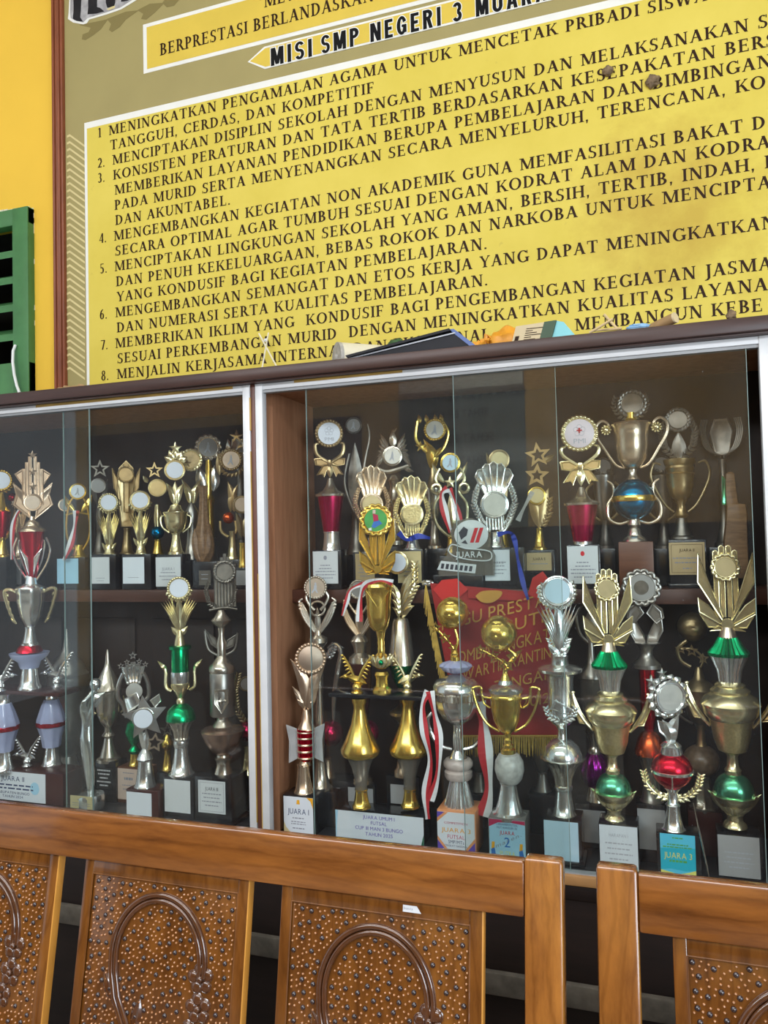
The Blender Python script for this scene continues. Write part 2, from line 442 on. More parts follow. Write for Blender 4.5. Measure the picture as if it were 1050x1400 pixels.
# ------------------------------------------------------------------ lettering
_sans = {}
def sans(ch, bold=0.0):
    """(verts, faces, advance) of one built-in sans character, cap height 1"""
    key = (ch, bold)
    if key in _sans: return _sans[key]
    def mesh_of(t):
        cu = bpy.data.curves.new('t', 'FONT'); cu.body = t; cu.size = 1.0; cu.offset = bold; cu.resolution_u = 3
        o = bpy.data.objects.new('t', cu); COL.objects.link(o)
        dg = bpy.context.evaluated_depsgraph_get()
        me = bpy.data.meshes.new_from_object(o.evaluated_get(dg))
        vs = [(v.co.x, v.co.y) for v in me.vertices]; fs = [list(p.vertices) for p in me.polygons]
        bpy.data.objects.remove(o); bpy.data.curves.remove(cu); bpy.data.meshes.remove(me)
        return vs, fs
    vs, fs = mesh_of(ch)
    if ch != ' ' and 'cap' not in _sans:
        _sans['cap'] = 1.0
        h = mesh_of('H')[0]; _sans['cap'] = max(y for x, y in h)
    c = _sans.get('cap', 0.7)
    vs = [(x / c, y / c) for x, y in vs]
    if vs:
        x0 = min(x for x, y in vs); x1 = max(x for x, y in vs)
        vs = [(x - x0, y) for x, y in vs]; adv = x1 - x0
    else: adv = 0.28
    _sans[key] = (vs, fs, adv)
    return _sans[key]
def lay(text, glyph, gap):
    x = 0.0; out = []
    for ch in text:
        vs, fs, adv = glyph(ch)
        out.append((x, vs, fs)); x += adv + gap
    return out, x - gap
def sans_text(mb, text, fn, x0, x1, y0, h, bold=0.0, gap=0.16, k=None, align='fit'):
    """lettering from x0 to x1 with baseline y0 and cap height h through fn(a, b) -> place"""
    out, L = lay(text, lambda c: sans(c, bold), gap)
    if L <= 0: return
    sx = (x1 - x0) / L
    for ox, vs, fs in out:
        if vs: mb.add([fn(x0 + (ox + a) * sx, y0 + b * h) for a, b in vs], fs, k)

# a roman capital alphabet drawn stroke by stroke (cap height 1)
TK, TN, SH = 0.165, 0.080, 0.06
def _V(x, y0=0, y1=1, w=TK): return [[(x, y0), (x + w, y0), (x + w, y1), (x, y1)]]
def _S(x, y, w=TK, e=0.085):
    if y <= 0.01: return [[(x - e, y), (x + w + e, y), (x + w + e, y + SH * .7), (x + w, y + SH * 1.5), (x, y + SH * 1.5), (x - e, y + SH * .7)]]
    return [[(x - e, y), (x - e, y - SH * .7), (x, y - SH * 1.5), (x + w, y - SH * 1.5), (x + w + e, y - SH * .7), (x + w + e, y)]]
def _D(x0, y0, x1, y1, w): return [[(x0, y0), (x0 + w, y0), (x1 + w, y1), (x1, y1)]]
def _H(x0, x1, y, h=TN): return [[(x0, y), (x1, y), (x1, y + h), (x0, y + h)]]
def _A(cx, cy, rx, ry, a0, a1, wx=TK * 1.08, wy=TN, n=14):
    q = []
    for i in range(n):
        s, e = radians(a0 + (a1 - a0) * i / n), radians(a0 + (a1 - a0) * (i + 1) / n)
        q.append([(cx + rx * cos(s), cy + ry * sin(s)), (cx + rx * cos(e), cy + ry * sin(e)),
                  (cx + (rx - wx) * cos(e), cy + (ry - wy) * sin(e)), (cx + (rx - wx) * cos(s), cy + (ry - wy) * sin(s))])
    return q
def _stem(x): return _V(x) + _S(x, 0) + _S(x, 1)
def _tick(x, y0, y1, e=0.055): return [[(x, y0), (x + e, y0), (x + e, y1), (x, y1)]]
GL = {}
def _glyphs():
    g = {}
    g['A'] = (_D(0.07, 0, 0.345, 1, TN * 1.1) + _D(0.56, 0, 0.30, 1, TK * 1.12) + _H(0.17, 0.56, 0.32) + _S(0.06, 0, TN, .06) + _S(0.57, 0, TK, .06), .79)
    g['B'] = (_stem(.09) + _A(.30, .745, .27, .255, -90, 90) + _A(.31, .27, .32, .27, -90, 90) + _H(.1, .32, .94) + _H(.1, .32, .49) + _H(.1, .32, 0), .68)
    g['C'] = (_A(.43, .5, .40, .52, 42, 318) + _tick(.68, .72, 1.0) + _tick(.68, 0.0, .25), .78)
    g['D'] = (_stem(.09) + _A(.30, .5, .44, .5, -90, 90) + _H(.1, .32, .94) + _H(.1, .32, 0), .80)
    g['E'] = (_stem(.09) + _H(.1, .56, .94) + _H(.1, .50, .49) + _H(.1, .60, 0) + _tick(.52, .78, 1) + _tick(.45, .4, .62) + _tick(.56, 0, .24), .68)
    g['F'] = (_stem(.09) + _H(.1, .56, .94) + _H(.1, .48, .48) + _tick(.52, .76, 1) + _tick(.43, .39, .61), .62)
    g['G'] = (_A(.43, .5, .40, .52, 42, 310) + _tick(.68, .72, 1.0) + _V(.62, .05, .42) + _S(.62, .44, TK, .07), .84)
    g['H'] = (_stem(.09) + _stem(.60) + _H(.2, .62, .48), .83)
    g['I'] = (_stem(.09), .32)
    g['J'] = (_V(.16, -.12, 1) + _S(.16, 1) + _A(.06, -.1, .235, .18, -110, 0, TK, TN), .38)
    g['K'] = (_stem(.09) + _D(.22, .44, .60, .98, TN * 1.2) + _D(.60, 0, .30, .56, TK * 1.1) + _S(.60, 1, TN, .07) + _S(.62, 0, TK, .07), .80)
    g['L'] = (_stem(.09) + _H(.1, .58, 0) + _tick(.54, 0, .26), .64)
    g['M'] = (_V(.12, 0, 1, TN) + _S(.12, 0, TN) + _S(.05, 1, TK, .06) + _D(.46, 0.03, .10, 1, TK * 1.1) + _D(.50, .03, .80, 1, TN) + _V(.80) + _S(.80, 0) + _S(.80, 1), 1.04)
    g['N'] = (_V(.12, 0, 1, TN) + _S(.12, 0, TN) + _S(.05, 1, TK, .06) + _D(.60, -.02, .09, 1, TK * 1.15) + _V(.66, 0, 1, TN) + _S(.66, 1, TN), .85)
    g['O'] = (_A(.44, .5, .42, .52, 0, 360, TK * 1.08, TN, 26), .88)
    g['P'] = (_stem(.09) + _A(.30, .71, .29, .29, -90, 90) + _H(.1, .32, .94) + _H(.1, .32, .42), .63)
    g['R'] = (_stem(.09) + _A(.30, .72, .28, .28, -90, 90) + _H(.1, .32, .94) + _H(.1, .32, .44) + _D(.57, 0, .30, .47, TK * 1.1) + _S(.60, 0, TK, .06), .74)
    g['S'] = (_A(.29, .74, .235, .28, 40, 270, TK * .9, TN) + _A(.29, .255, .255, .275, -140, 90, TK * .9, TN) + _D(.37, .40, .12, .60, .14) + _tick(.46, .76, 1) + _tick(.035, 0, .25), .58)
    g['T'] = (_V(.30) + _S(.30, 0) + _H(.03, .71, .94) + _tick(.03, .76, 1) + _tick(.655, .76, 1), .74)
    g['U'] = (_V(.10, .3, 1) + _S(.10, 1) + _V(.64, .3, 1, TN) + _S(.64, 1, TN) + _A(.40, .32, .30, .34, 180, 360, TK * .8, TN * 1.2), .80)
    g['V'] = (_D(.30, 0, .05, 1, TK * 1.1) + _D(.36, 0, .62, 1, TN) + _S(.06, 1, TK, .06) + _S(.62, 1, TN, .06), .76)
    g['W'] = (_D(.24, 0, .03, 1, TK) + _D(.28, 0, .50, 1, TN) + _D(.66, 0, .46, 1, TK) + _D(.72, 0, .93, 1, TN) + _S(.04, 1) + _S(.93, 1, TN), 1.05)
    g['Y'] = (_V(.30, 0, .47) + _S(.30, 0) + _D(.31, .42, .04, 1, TK) + _D(.36, .42, .62, 1, TN) + _S(.05, 1, TK, .05) + _S(.62, 1, TN, .06), .74)
    g['1'] = (_V(.20) + _S(.20, 0) + _D(.06, .86, .2, 1, .1), .46)
    g['2'] = (_A(.28, .72, .24, .28, -20, 165) + _D(.05, .03, .42, .62, TK) + _H(.04, .52, 0, .09), .56)
    g['3'] = (_A(.27, .75, .22, .26, -90, 150) + _A(.27, .27, .25, .29, -150, 90), .56)
    g['4'] = (_V(.33, 0, 1) + _H(.03, .55, .24, .07) + _D(.04, .26, .35, 1, TN), .58)
    g['5'] = (_H(.12, .48, .92, .085) + _V(.10, .52, 1, TN) + _A(.26, .31, .26, .33, -140, 120), .56)
    g['6'] = (_A(.28, .3, .25, .32, 0, 360, TK, TN, 20) + _A(.44, .34, .41, .68, 95, 180, TK, TN), .57)
    g['7'] = (_H(.05, .52, .90, .09) + _D(.16, 0, .42, .95, TK), .56)
    g['8'] = (_A(.28, .76, .21, .25, 0, 360, TK * .85, TN, 20) + _A(.28, .27, .25, .29, 0, 360, TK * .9, TN, 20), .57)
    g['.'] = (_H(.05, .19, 0, .14), .28)
    g[','] = (_H(.05, .19, 0, .14) + _D(.06, -.16, .11, .06, .08), .28)
    g['"'] = (_V(.05, .7, 1, .07) + _V(.18, .7, 1, .07), .32)
    g[' '] = ([], .34)
    for ch, (q, adv) in g.items():
        vs = []; fs = []
        for poly in q:
            fs.append(list(range(len(vs), len(vs) + len(poly)))); vs += poly
        GL[ch] = (vs, fs, adv)
_glyphs()
def roman_text(mb, text, fn, x0, sx, y0, h, gap=0.07, k=None):
    out, L = lay(text, lambda c: GL[c], gap)
    for ox, vs, fs in out:
        for j, f in enumerate(fs):              # strokes overlap, each printed a hair above the last
            mb.add([(q[0], q[1] - 3e-5 * j, q[2]) for q in (fn(x0 + (ox + vs[i][0]) * sx, y0 + vs[i][1] * h) for i in f)], [list(range(len(f)))], k)
def roman_len(text, gap=0.07): return lay(text, lambda c: GL[c], gap)[1]

# a heavy condensed sans for the heading (cap height 1)
HB = {}
def _heading(g):
    w, h = .23, .17
    V = lambda x, y0, y1, q: _V(x - g, y0 - g, y1 + g, q + 2 * g)
    Hh = lambda x0, x1, y, q: _H(x0 - g, x1 + g, y - g, q + 2 * g)
    D = lambda x0, y0, x1, y1, q: _D(x0 - 1.1 * g, y0 - g, x1 - 1.1 * g, y1 + g, q + 2.2 * g)
    A = lambda cx, cy, rx, ry, a0, a1, wx, wy: _A(cx, cy, rx + g, ry + g, a0 - 100 * g, a1 + 100 * g, wx + 2 * g, wy + 2 * g, 24)
    return {'I': (V(.0, 0, 1, w), w), 'M': (V(0, 0, 1, w) + V(.60, 0, 1, w) + D(.30, .05, .06, 1, w) + D(.30, .05, .54, 1, w), .83),
         'S': (A(.29, .715, .29, .285, 22, 270, .2, .15) + A(.29, .29, .29, .29, -158, 90, .2, .15), .58),
         'P': (V(0, 0, 1, w) + A(.27, .72, .32, .28, -90, 90, w, h) + Hh(.1, .3, .83, h) + Hh(.1, .3, .44, h), .59),
         'R': (V(0, 0, 1, w) + A(.27, .73, .32, .27, -90, 90, w, h) + Hh(.1, .3, .83, h) + Hh(.1, .3, .46, h) + D(.38, 0, .22, .5, w), .62),
         'N': (V(0, 0, 1, w) + V(.46, 0, 1, w) + D(.42, 0, .04, 1, w), .69),
         'E': (V(0, 0, 1, w) + Hh(.1, .52, .83, h) + Hh(.1, .46, .42, h) + Hh(.1, .52, 0, h), .53),
         'G': (A(.32, .5, .32, .5, 24, 345, w, h) + V(.40, .1, .50, w) + Hh(.32, .62, .40, h * .8), .64),
         'U': (V(0, .28, 1, w) + V(.41, .28, 1, w) + A(.32, .30, .32, .30, 180, 360, w, h), .64),
         'A': (D(0, 0, .20, 1, w) + D(.46, 0, .24, 1, w) + Hh(.15, .5, .20, h * .9), .69),
         '3': (A(.26, .73, .27, .27, -90, 160, w * .9, h) + A(.26, .28, .29, .28, -160, 90, w * .9, h), .56)}
def heading_text(mb, text, fn, x0, x1, y0, h, grow=0.0, gap=.26):
    if grow not in HB: HB[grow] = _heading(grow)
    g = HB[grow]
    L = sum(g[c][1] for c in text) + gap * (len(text) - 1); sx = (x1 - x0) / L; x = 0
    for c in text:
        for j, poly in enumerate(g[c][0]):
            mb.add([(q[0], q[1] - 8e-6 * j, q[2]) for q in (fn(x0 + (x + a) * sx, y0 + b * h) for a, b in poly)], [list(range(len(poly)))])
        x += g[c][1] + gap

# ================================================================== SETTING
def solid(name, boxes, mat, parent=None, bev=0.0):
    m = MB()
    for b in boxes: m.box(*b, bev=bev)
    return m.build(name, mat, parent)
def structure(name, boxes, mat):
    return tag(solid(name, boxes, mat), kind='structure')
WX0, WX1, WZ0, WZ1 = -3.25, -2.262, 1.75, 2.842          # opening of the louvred window in the front wall
structure('floor', [(-6, 4.5, -5.2, 0.5, -0.05, 0)], 'floor_tile')
structure('wall_front', [(-6, WX0, 0.40, 0.52, 0, 4.4), (WX1, 4.5, 0.40, 0.52, 0, 4.4), (WX0, WX1, 0.40, 0.52, WZ1, 4.4), (WX0, WX1, 0.40, 0.52, 0, WZ0)], 'wall_yellow')
structure('wall_recess', [(WX0 - .05, WX1 + .05, 0.98, 1.0, WZ0 - .05, WZ1 + .05), (WX0 - .05, WX0, .52, .98, WZ0, WZ1), (WX1, WX1 + .05, .52, .98, WZ0, WZ1), (WX0 - .05, WX1 + .05, .52, .98, WZ1, WZ1 + .05), (WX0 - .05, WX1 + .05, .52, .98, WZ0 - .05, WZ0)], 'dark_void')  # dark box added behind the louvres to keep sky light out
structure('wall_back', [(-6, 2.2, -5.2, -5.1, 0, 3.1)], 'rear_wall')
structure('trim_1', [(-2.55, 2.2, -5.098, -5.08, 0, 1.62)], 'rear_dado')
def rear_door():
    d = tag(empty('door_1', (-4.1, -5.09, 0)), 'dark panelled wooden doors on the rear wall', 'door', kind='structure')
    m = MB(); m.box(-1.7, 1.5, -.008, .03, 0, 2.75); m.build('leaf', 'rear_door', d)
    for i in range(6):
        for z0, z1 in ((.25, 1.15), (1.35, 2.5)):
            x = -1.6 + i * .52; m = MB()
            arc = [(x + .2 + .2 * cos(a * pi / 10), z1 - .16 + .16 * sin(a * pi / 10)) for a in range(11)]
            m.prism([(x, z0), (x + .4, z0)] + arc, lambda a, b, q: (a, q, b), .03, .055); m.build('raised_panel', 'rear_door', d)
rear_door()
structure('ceiling', [(-6, 4.5, -5.2, 0.52, 4.4, 4.5)], 'ceiling_white')

# banner on the rear wall, seen mirrored in the glass
def banner():
    a = at(545, 520, 5.1); c = at(722, 690, 5.1)
    x0, x1, z1, z0 = a.x, c.x, a.z, c.z - 0.2
    b = tag(solid('banner', [(x0, x1, -5.097, -5.085, z0, z1)], 'banner_grey'), 'grey banner with black capitals on the rear wall, mirrored in the right glass', 'banner')
    m = MB(); m.box(x0 + .01, x1 - .01, -5.084, -5.082, z1 - .14, z1 - .02)
    m.build('heading_strip', 'banner_strip', b)
    for text, px0, px1, py, hh in (('GERAKAN SEKOLAH SEHAT', 552, 719, 540, .075), ('SEHAT BERGIZI', 588, 668, 569, .075), ('SEHAT FISIK', 600, 676, 602, .075), ('SEHAT IMUNISASI', 570, 668, 634, .075)):
        t = MB(); u0 = at(px1, py, 5.1).x; u1 = at(px0, py, 5.1).x; zz = at(px1, py, 5.1).z
        sans_text(t, text, lambda p, q: (p, -5.081, q), u0, u1, zz, hh, 0.012)
        t.build('lettering', 'banner_text', b)
banner()

# green louvred window
def louvre_window():
    w = tag(empty('window_1', ((WX0 + WX1) / 2, .40, WZ0)), 'green wooden louvred window beside the yellow sign', 'window', kind='structure')
    ox, oy, oz = w.location
    xr = at(43, 330, .385).x; xi = at(22, 380, .385).x
    zt = at(41, 284, .385).z; zti = at(21, 311, .385).z
    zb = at(22, 497, .385).z
    def B(m, x0, x1, y0, y1, z0, z1, bev=.004): m.box(x0 - ox, x1 - ox, y0 - oy, y1 - oy, z0 - oz, z1 - oz, bev=bev)
    m = MB(); B(m, xi, xr, .365, .41, 1.72, zt); m.build('stile', 'shutter_green', w)
    m = MB(); B(m, WX0 - .03, WX0 + .07, .365, .41, 1.72, zt); m.build('stile', 'shutter_green', w)
    m = MB(); B(m, WX0 - .03, xr, .366, .411, zti, zt - .001); m.build('top_rail', 'shutter_green', w)
    m = MB(); B(m, WX0 - .03, xr, .366, .411, 1.74, zb); m.build('bottom_rail', 'shutter_green', w)
    for py in (346, 382, 420, 460):
        z = at(22, py, .37).z; m = MB()
        pts = [(.372, z - .013), (.372, z + .014), (.50, z + .075), (.50, z + .062)]
        vs = [(x - ox, y - oy, q - oz) for x in (WX0 + .05, xi + .01) for y, q in pts]
        m.add(vs, [(0, 1, 2, 3), (7, 6, 5, 4), (0, 4, 5, 1), (1, 5, 6, 2), (2, 6, 7, 3), (3, 7, 4, 0)])
        m.build('louvre_slat', 'shutter_green', w)
    m = MB(); random.seed(3)
    for py in range(288, 545, 7):
        p = at(44.5 + random.uniform(-1, .6), py, .399); q = random.uniform(.003, .010)
        if random.random() < .75: m.box(p.x - ox - .004, p.x - ox + q, -.003, .0005, p.z - oz - .010, p.z - oz + .010)
    for px in range(2, 42, 6):
        p = at(px, 289 - px * .13, .399); m.box(p.x - ox - .01, p.x - ox + .01, -.003, .0005, p.z - oz - .004, p.z - oz + .002 + random.random() * .004)
    m.build('flaked_plaster_edge', 'flaked_plaster', w)
louvre_window()
def cord():
    m = MB()
    pts = [at(21, 472, .36), at(18, 480, .35), at(17.5, 495, .345), at(19.5, 512, .345), at(23, 527, .345), at(28, 541, .345), at(30, 545, .34)]
    m.tube([tuple(p) for p in pts], .0055, 8)
    m.ball(tuple(at(29, 541, .34)), .012, 12, 8, (1.3, .6, .6))
    tag(m.build('cord', 'white_cord'), 'white plastic cord curving down from the green louvre onto the cabinet', 'cord')
cord()

# ------------------------------------------------------------------ the big sign board
YB = 0.37
def sign_board():
    root = tag(empty('sign_board', (-.4, YB, 1.9)), 'large yellow wall board of school mission text in black capitals', 'sign')
    off = Vector(root.location)
    def P(x, z, d=0.0): return (x - off.x, YB - d - off.y, z - off.z)
    def px(x, y): q = at(x, y, YB); return (q.x, q.z)
    XL, XR, ZT, ZB = px(90, 250)[0], 1.35, 4.1, 2.0
    m = MB(); m.box(XL - off.x, XR - off.x, 0, .028, ZB - off.z, ZT - off.z); m.build('panel', 'board_olive', root)
    fl = px(76, 250)[0]
    m = MB()
    w = XL - fl
    for i in range(4):                                        # reeded moulding
        m.box(fl + w * i / 4 - off.x, fl + w * (i + 1) / 4 - off.x - .0012, -.018 + .004 * (i % 2), .03, ZB - off.z, ZT - off.z, bev=.003)
    m.build('frame', 'frame_wood', root)
    m = MB(); m.box(fl - off.x, XR + .05 - off.x, -.018, .03, ZT - off.z, ZT + .05 - off.z, bev=.003); m.build('frame', 'frame_wood', root)
    m = MB(); m.box(XR - off.x, XR + .05 - off.x, -.018, .03, ZB - off.z, ZT - off.z, bev=.003); m.build('frame', 'frame_wood', root)
    # mission box
    bx0, bz1 = px(115.5, 172)[0], (px(115, 172)[1] + px(430, 91)[1]) / 2
    ix0, iz1 = px(120.5, 300)[0], bz1 - .024
    m = MB()
    def quad(x0, x1, z0, z1, d, t=.0006): m.box(x0 - off.x, x1 - off.x, -d, -d + t, z0 - off.z, z1 - off.z)
    quad(bx0, XR - .02, ZB, bz1, .0010, .0010); m.build('box_border', 'board_white', root)
    # yellow field keeps place coordinates so that the stain sits where it is
    m = MB(); m.box(ix0, XR - .045, YB - .0018, YB - .0010, ZB, iz1)
    f = m.build('yellow_field', 'board_yellow', root); f.location = -off
    # vision box
    vx0 = px(196, 60)[0]; vz1 = px(196, 34)[1]; vz0 = px(197, 101)[1]
    m = MB(); quad(vx0, XR - .25, vz0, vz1, .0010, .0010); m.build('box_border', 'board_white', root)
    m = MB(); quad(vx0 + .016, XR - .27, vz0 + .014, vz1 - .014 + .0, .0018, .0008); m.build('vision_field', 'board_gold', root)
    vz_top = vz1
    # the vision field is one tall box: its upper edge is the slanted line in the photo
    m = MB()
    # arrow heading
    tip = px(339, 90); zt_ = px(400, 54.5)[1]; zb_ = px(400, 85.5)[1]; xs = px(362, 85)[0]
    def arrow(e, d, mat):
        pts = [(tip[0] + e * 1.3, (zt_ + zb_) / 2), (xs + e * .4, zb_ + e), (XR - .2, zb_ + e), (XR - .2, zt_ - e), (xs + e * .4, zt_ - e)]
        q = MB(); q.prism(pts, lambda a, b, dd: P(a, b, dd), d, d + .0008); return q.build('heading_arrow', mat, root)
    arrow(0, .0005, 'board_white'); arrow(.007, .0013, 'board_gold')
    # chevron lines
    m = MB()
    y = 185.0
    while y < 508:
        a, b, c = px(91.5, y + 2), px(95.5, y), px(116, y + 15)
        h = .0042
        for p, q in ((a, b), (b, c)):
            m.prism([(p[0], p[1] - h), (q[0], q[1] - h), (q[0], q[1] + h), (p[0], p[1] + h)], P, 0, .0005)
        y += 9.35
    m.build('chevron_pattern', 'board_cream', root)
    # printed cut-out photograph of a standing group, only the feet in view
    def poly(name, pts, d, mat, par=root):
        q = MB(); q.prism([px(*p) for p in pts], P, d, d + .0004); return q.build(name, mat, par)
    poly('printed_shadow', [(108, 34), (124, 38), (121, 44), (113, 47), (112, 54), (117, 55), (128, 48), (138, 40), (148, 26), (130, 30)], .0001, 'board_olive_dark')
    poly('printed_shadow', [(146, 26), (152, 33), (149, 41), (153, 44), (164, 37), (172, 27), (190, 14), (172, 16)], .0002, 'board_olive_dark')
    poly('printed_shadow', [(188, 14), (196, 19), (193, 26), (200, 27), (212, 17), (225, 4), (205, 5)], .0003, 'board_olive_dark')
    poly('printed_shadow', [(222, 4), (228, 10), (238, 8), (250, -6), (230, -6)], .0004, 'board_olive_dark')
    ph = poly('printed_photo', [(97, -40), (94, 18), (93, 26), (100, 31), (114, 33.5), (119, 32), (122, 27), (146, 20), (166, 13), (189, -1), (230, -30)], .0006, 'board_white')
    poly('printed_ground', [(98, -40), (96, 18), (97, 25), (102, 28), (114, 31), (120, 25), (146, 17), (165, 10.5), (186, -3), (225, -30)], .0010, 'photo_grey', ph)
    for q in ([(100, -40), (101, 14), (100, 26), (105, 29), (114, 30), (110, 24), (111, 14), (113, -40)],
              [(120, -40), (121, 10), (120, 20), (132, 19), (143, 16), (137, 11), (133, 10), (134, -40)],
              [(144, -40), (145, 4), (147, 11), (156, 10), (158, 4), (158, -40)],
              [(164, -40), (166, 3), (176, 1), (180, -6), (180, -40)]):
        poly('printed_legs', q, .0014, 'photo_black', ph)
    poly('printed_shoe', [(146, 13), (149, 14.5), (157, 11.5), (158, 8), (152, 10)], .0018, 'board_cream', ph)
    # ---- lettering
    def solve_x(pxx, z):                                       # board X whose picture column at height z is pxx
        lo, hi = -3.0, 2.0
        for _ in range(40):
            mid = (lo + hi) / 2
            if proj((mid, YB, z))[0] < pxx: lo = mid
            else: hi = mid
        return lo
    rows = [("MENINGKATKAN PENGAMALAN AGAMA UNTUK MENCETAK PRIBADI", 149, 874, "SISWA", '1', 134, 0),
            ("TANGGUH, CERDAS, DAN KOMPETITIF", 151, 512, '', '', 0, 0),
            ("MENCIPTAKAN DISIPLIN SEKOLAH DENGAN MENYUSUN DAN MELAKSANAKAN", 154, 1024, 'S', '2.', 134, 0),
            ("KONSISTEN PERATURAN DAN TATA TERTIB BERDASARKAN KESEPAKATAN", 155, 979, 'BERS', '3.', 134, 0),
            ("MEMBERIKAN LAYANAN PENDIDIKAN BERUPA PEMBELAJARAN DAN", 157, 881, 'BIMBINGAN', '', 0, 0),
            ("PADA MURID SERTA MENYENANGKAN SECARA MENYELURUH, TERENCANA,", 157, 993, 'KO', '', 0, 0),
            ("DAN AKUNTABEL.", 158, 316, '', '', 0, 0),
            ("MENGEMBANGKAN KEGIATAN NON AKADEMIK GUNA MEMFASILITASI BAKAT", 156, 1016, 'D', '4.', 136, 0),
            ("SECARA OPTIMAL AGAR TUMBUH SESUAI DENGAN KODRAT ALAM DAN", 158, 939, 'KODRA', '', 0, 0),
            ("MENCIPTAKAN LINGKUNGAN SEKOLAH YANG AMAN, BERSIH, TERTIB, INDAH,", 157, 1033, 'I', '5.', 137, 0),
            ("DAN PENUH KEKELUARGAAN, BEBAS ROKOK DAN NARKOBA UNTUK", 159, 894, 'MENCIPTA', '', 0, 0),
            ("YANG KONDUSIF BAGI KEGIATAN PEMBELAJARAN.", 160, 667, '', '', 0, 0),
            ("MENGEMBANGKAN SEMANGAT DAN ETOS KERJA YANG DAPAT", 158, 818, 'MENINGKATKAN', '6.', 137, 0),
            ("DAN NUMERASI SERTA KUALITAS PEMBELAJARAN.", 160, 668, '', '', 0, 0),
            ("MEMBERIKAN IKLIM YANG  KONDUSIF BAGI PENGEMBANGAN KEGIATAN", 158, 952, 'JASMA', '7.', 138, 0),
            ("SESUAI PERKEMBANGAN MURID  DENGAN MENINGKATKAN KUALITAS", 161, 921, 'LAYANA', '', 0, 0),
            ("MENJALIN KERJASAMA INTERNAL DAN EKSTERNAL", 160, 671, '', '8.', 139, 0)]
    z0 = (px(149, 192)[1] + px(680, 58)[1]) / 2
    zN = (px(163, 520)[1] + px(977, 430)[1]) / 2
    dz = (z0 - zN) / 16
    H = dz * .635
    m = MB()
    fn = lambda a, b: P(a, b, .0022)
    for i, (t, pa, pb, tail, num, pn, _) in enumerate(rows):
        z = z0 - dz * i
        xa, xb = solve_x(pa, z), solve_x(pb, z)
        gap = .085
        sx = (xb - xa) / roman_len(t, gap)
        roman_text(m, t + (' ' + tail if tail else ''), fn, xa, sx, z, H, gap)
        if num: roman_text(m, num, fn, solve_x(pn, z), H * 1.0, z, H, gap)
    xa, xb = solve_x(786, zN), solve_x(961, zN)
    roman_text(m, 'MEMBANGUN KEBE', fn, xa, (xb - xa) / roman_len('MEMBANGUN', .085), zN, H, .085)
    m.build('lettering', 'ink_brown', root)
    m = MB()
    zv = px(222, 76)[1]; hv = px(222, 60)[1] - zv
    xa, xb = solve_x(219, zv), solve_x(339, zv)
    roman_text(m, 'BERPRESTASI BERLANDASKAN', fn, xa, (xb - xa) / roman_len('BERPRESTASI', .07), zv, hv, .07)
    zq = px(358, 12)[1]
    roman_text(m, '"MEWUJUD', fn, solve_x(355, zq), (xb - xa) / roman_len('BERPRESTASI', .07), zq, hv, .07)
    m.build('lettering', 'ink_brown', root)
    zm = px(372, 91)[1] - .0; hm = px(371, 67)[1] - zm
    xa, xb = solve_x(371, zm), solve_x(603, zm)
    for k, (bold, d, mat) in enumerate(((.055, .0024, 'board_white'), (.02, .0030, 'ink_heading'))):
        q = MB()
        seg = lambda a, b: P(a, b, d)
        for txt, pa, pb in (('MISI', 371, 427), ('SMP', 440, 491), ('NEGERI', 507, 603), ('3', 620, 632), ('MUARA', 651, 748)):
            A, Bx = solve_x(pa, zm), solve_x(pb, zm)
            heading_text(q, txt, seg, A, Bx, zm, hm, .055 if k == 0 else 0)
        q.build('heading_lettering', mat, root)
sign_board()

def lump(name, px, py, Y, r, mat, label, cat, sc=(1, .8, 1)):
    random.seed(int(px * 7 + py))
    ph = [random.uniform(0, 6.3) for _ in range(6)]
    fn = lambda d: 1 + .16 * sin(5 * d.x + ph[0]) * sin(4 * d.z + ph[1]) + .10 * sin(9 * d.y + ph[2]) * cos(8 * d.x + ph[3]) + .06 * sin(14 * d.z + ph[4])
    m = MB(); c = at(px, py, Y); m.ball((0, 0, 0), r, 22, 14, sc, fn=fn)
    o = tag(m.build(name, mat), label, cat); o.location = c
lump('mud_nest', 831, 97, .362, .0165, 'mud', 'small brown mud nest stuck over the word KESEPAKATAN', 'mud nest', (1, .7, .9))
lump('mud_nest', 892.5, 111, .362, .0195, 'mud', 'round brown mud nest stuck before the word BIMBINGAN', 'mud nest', (1, .7, .95))

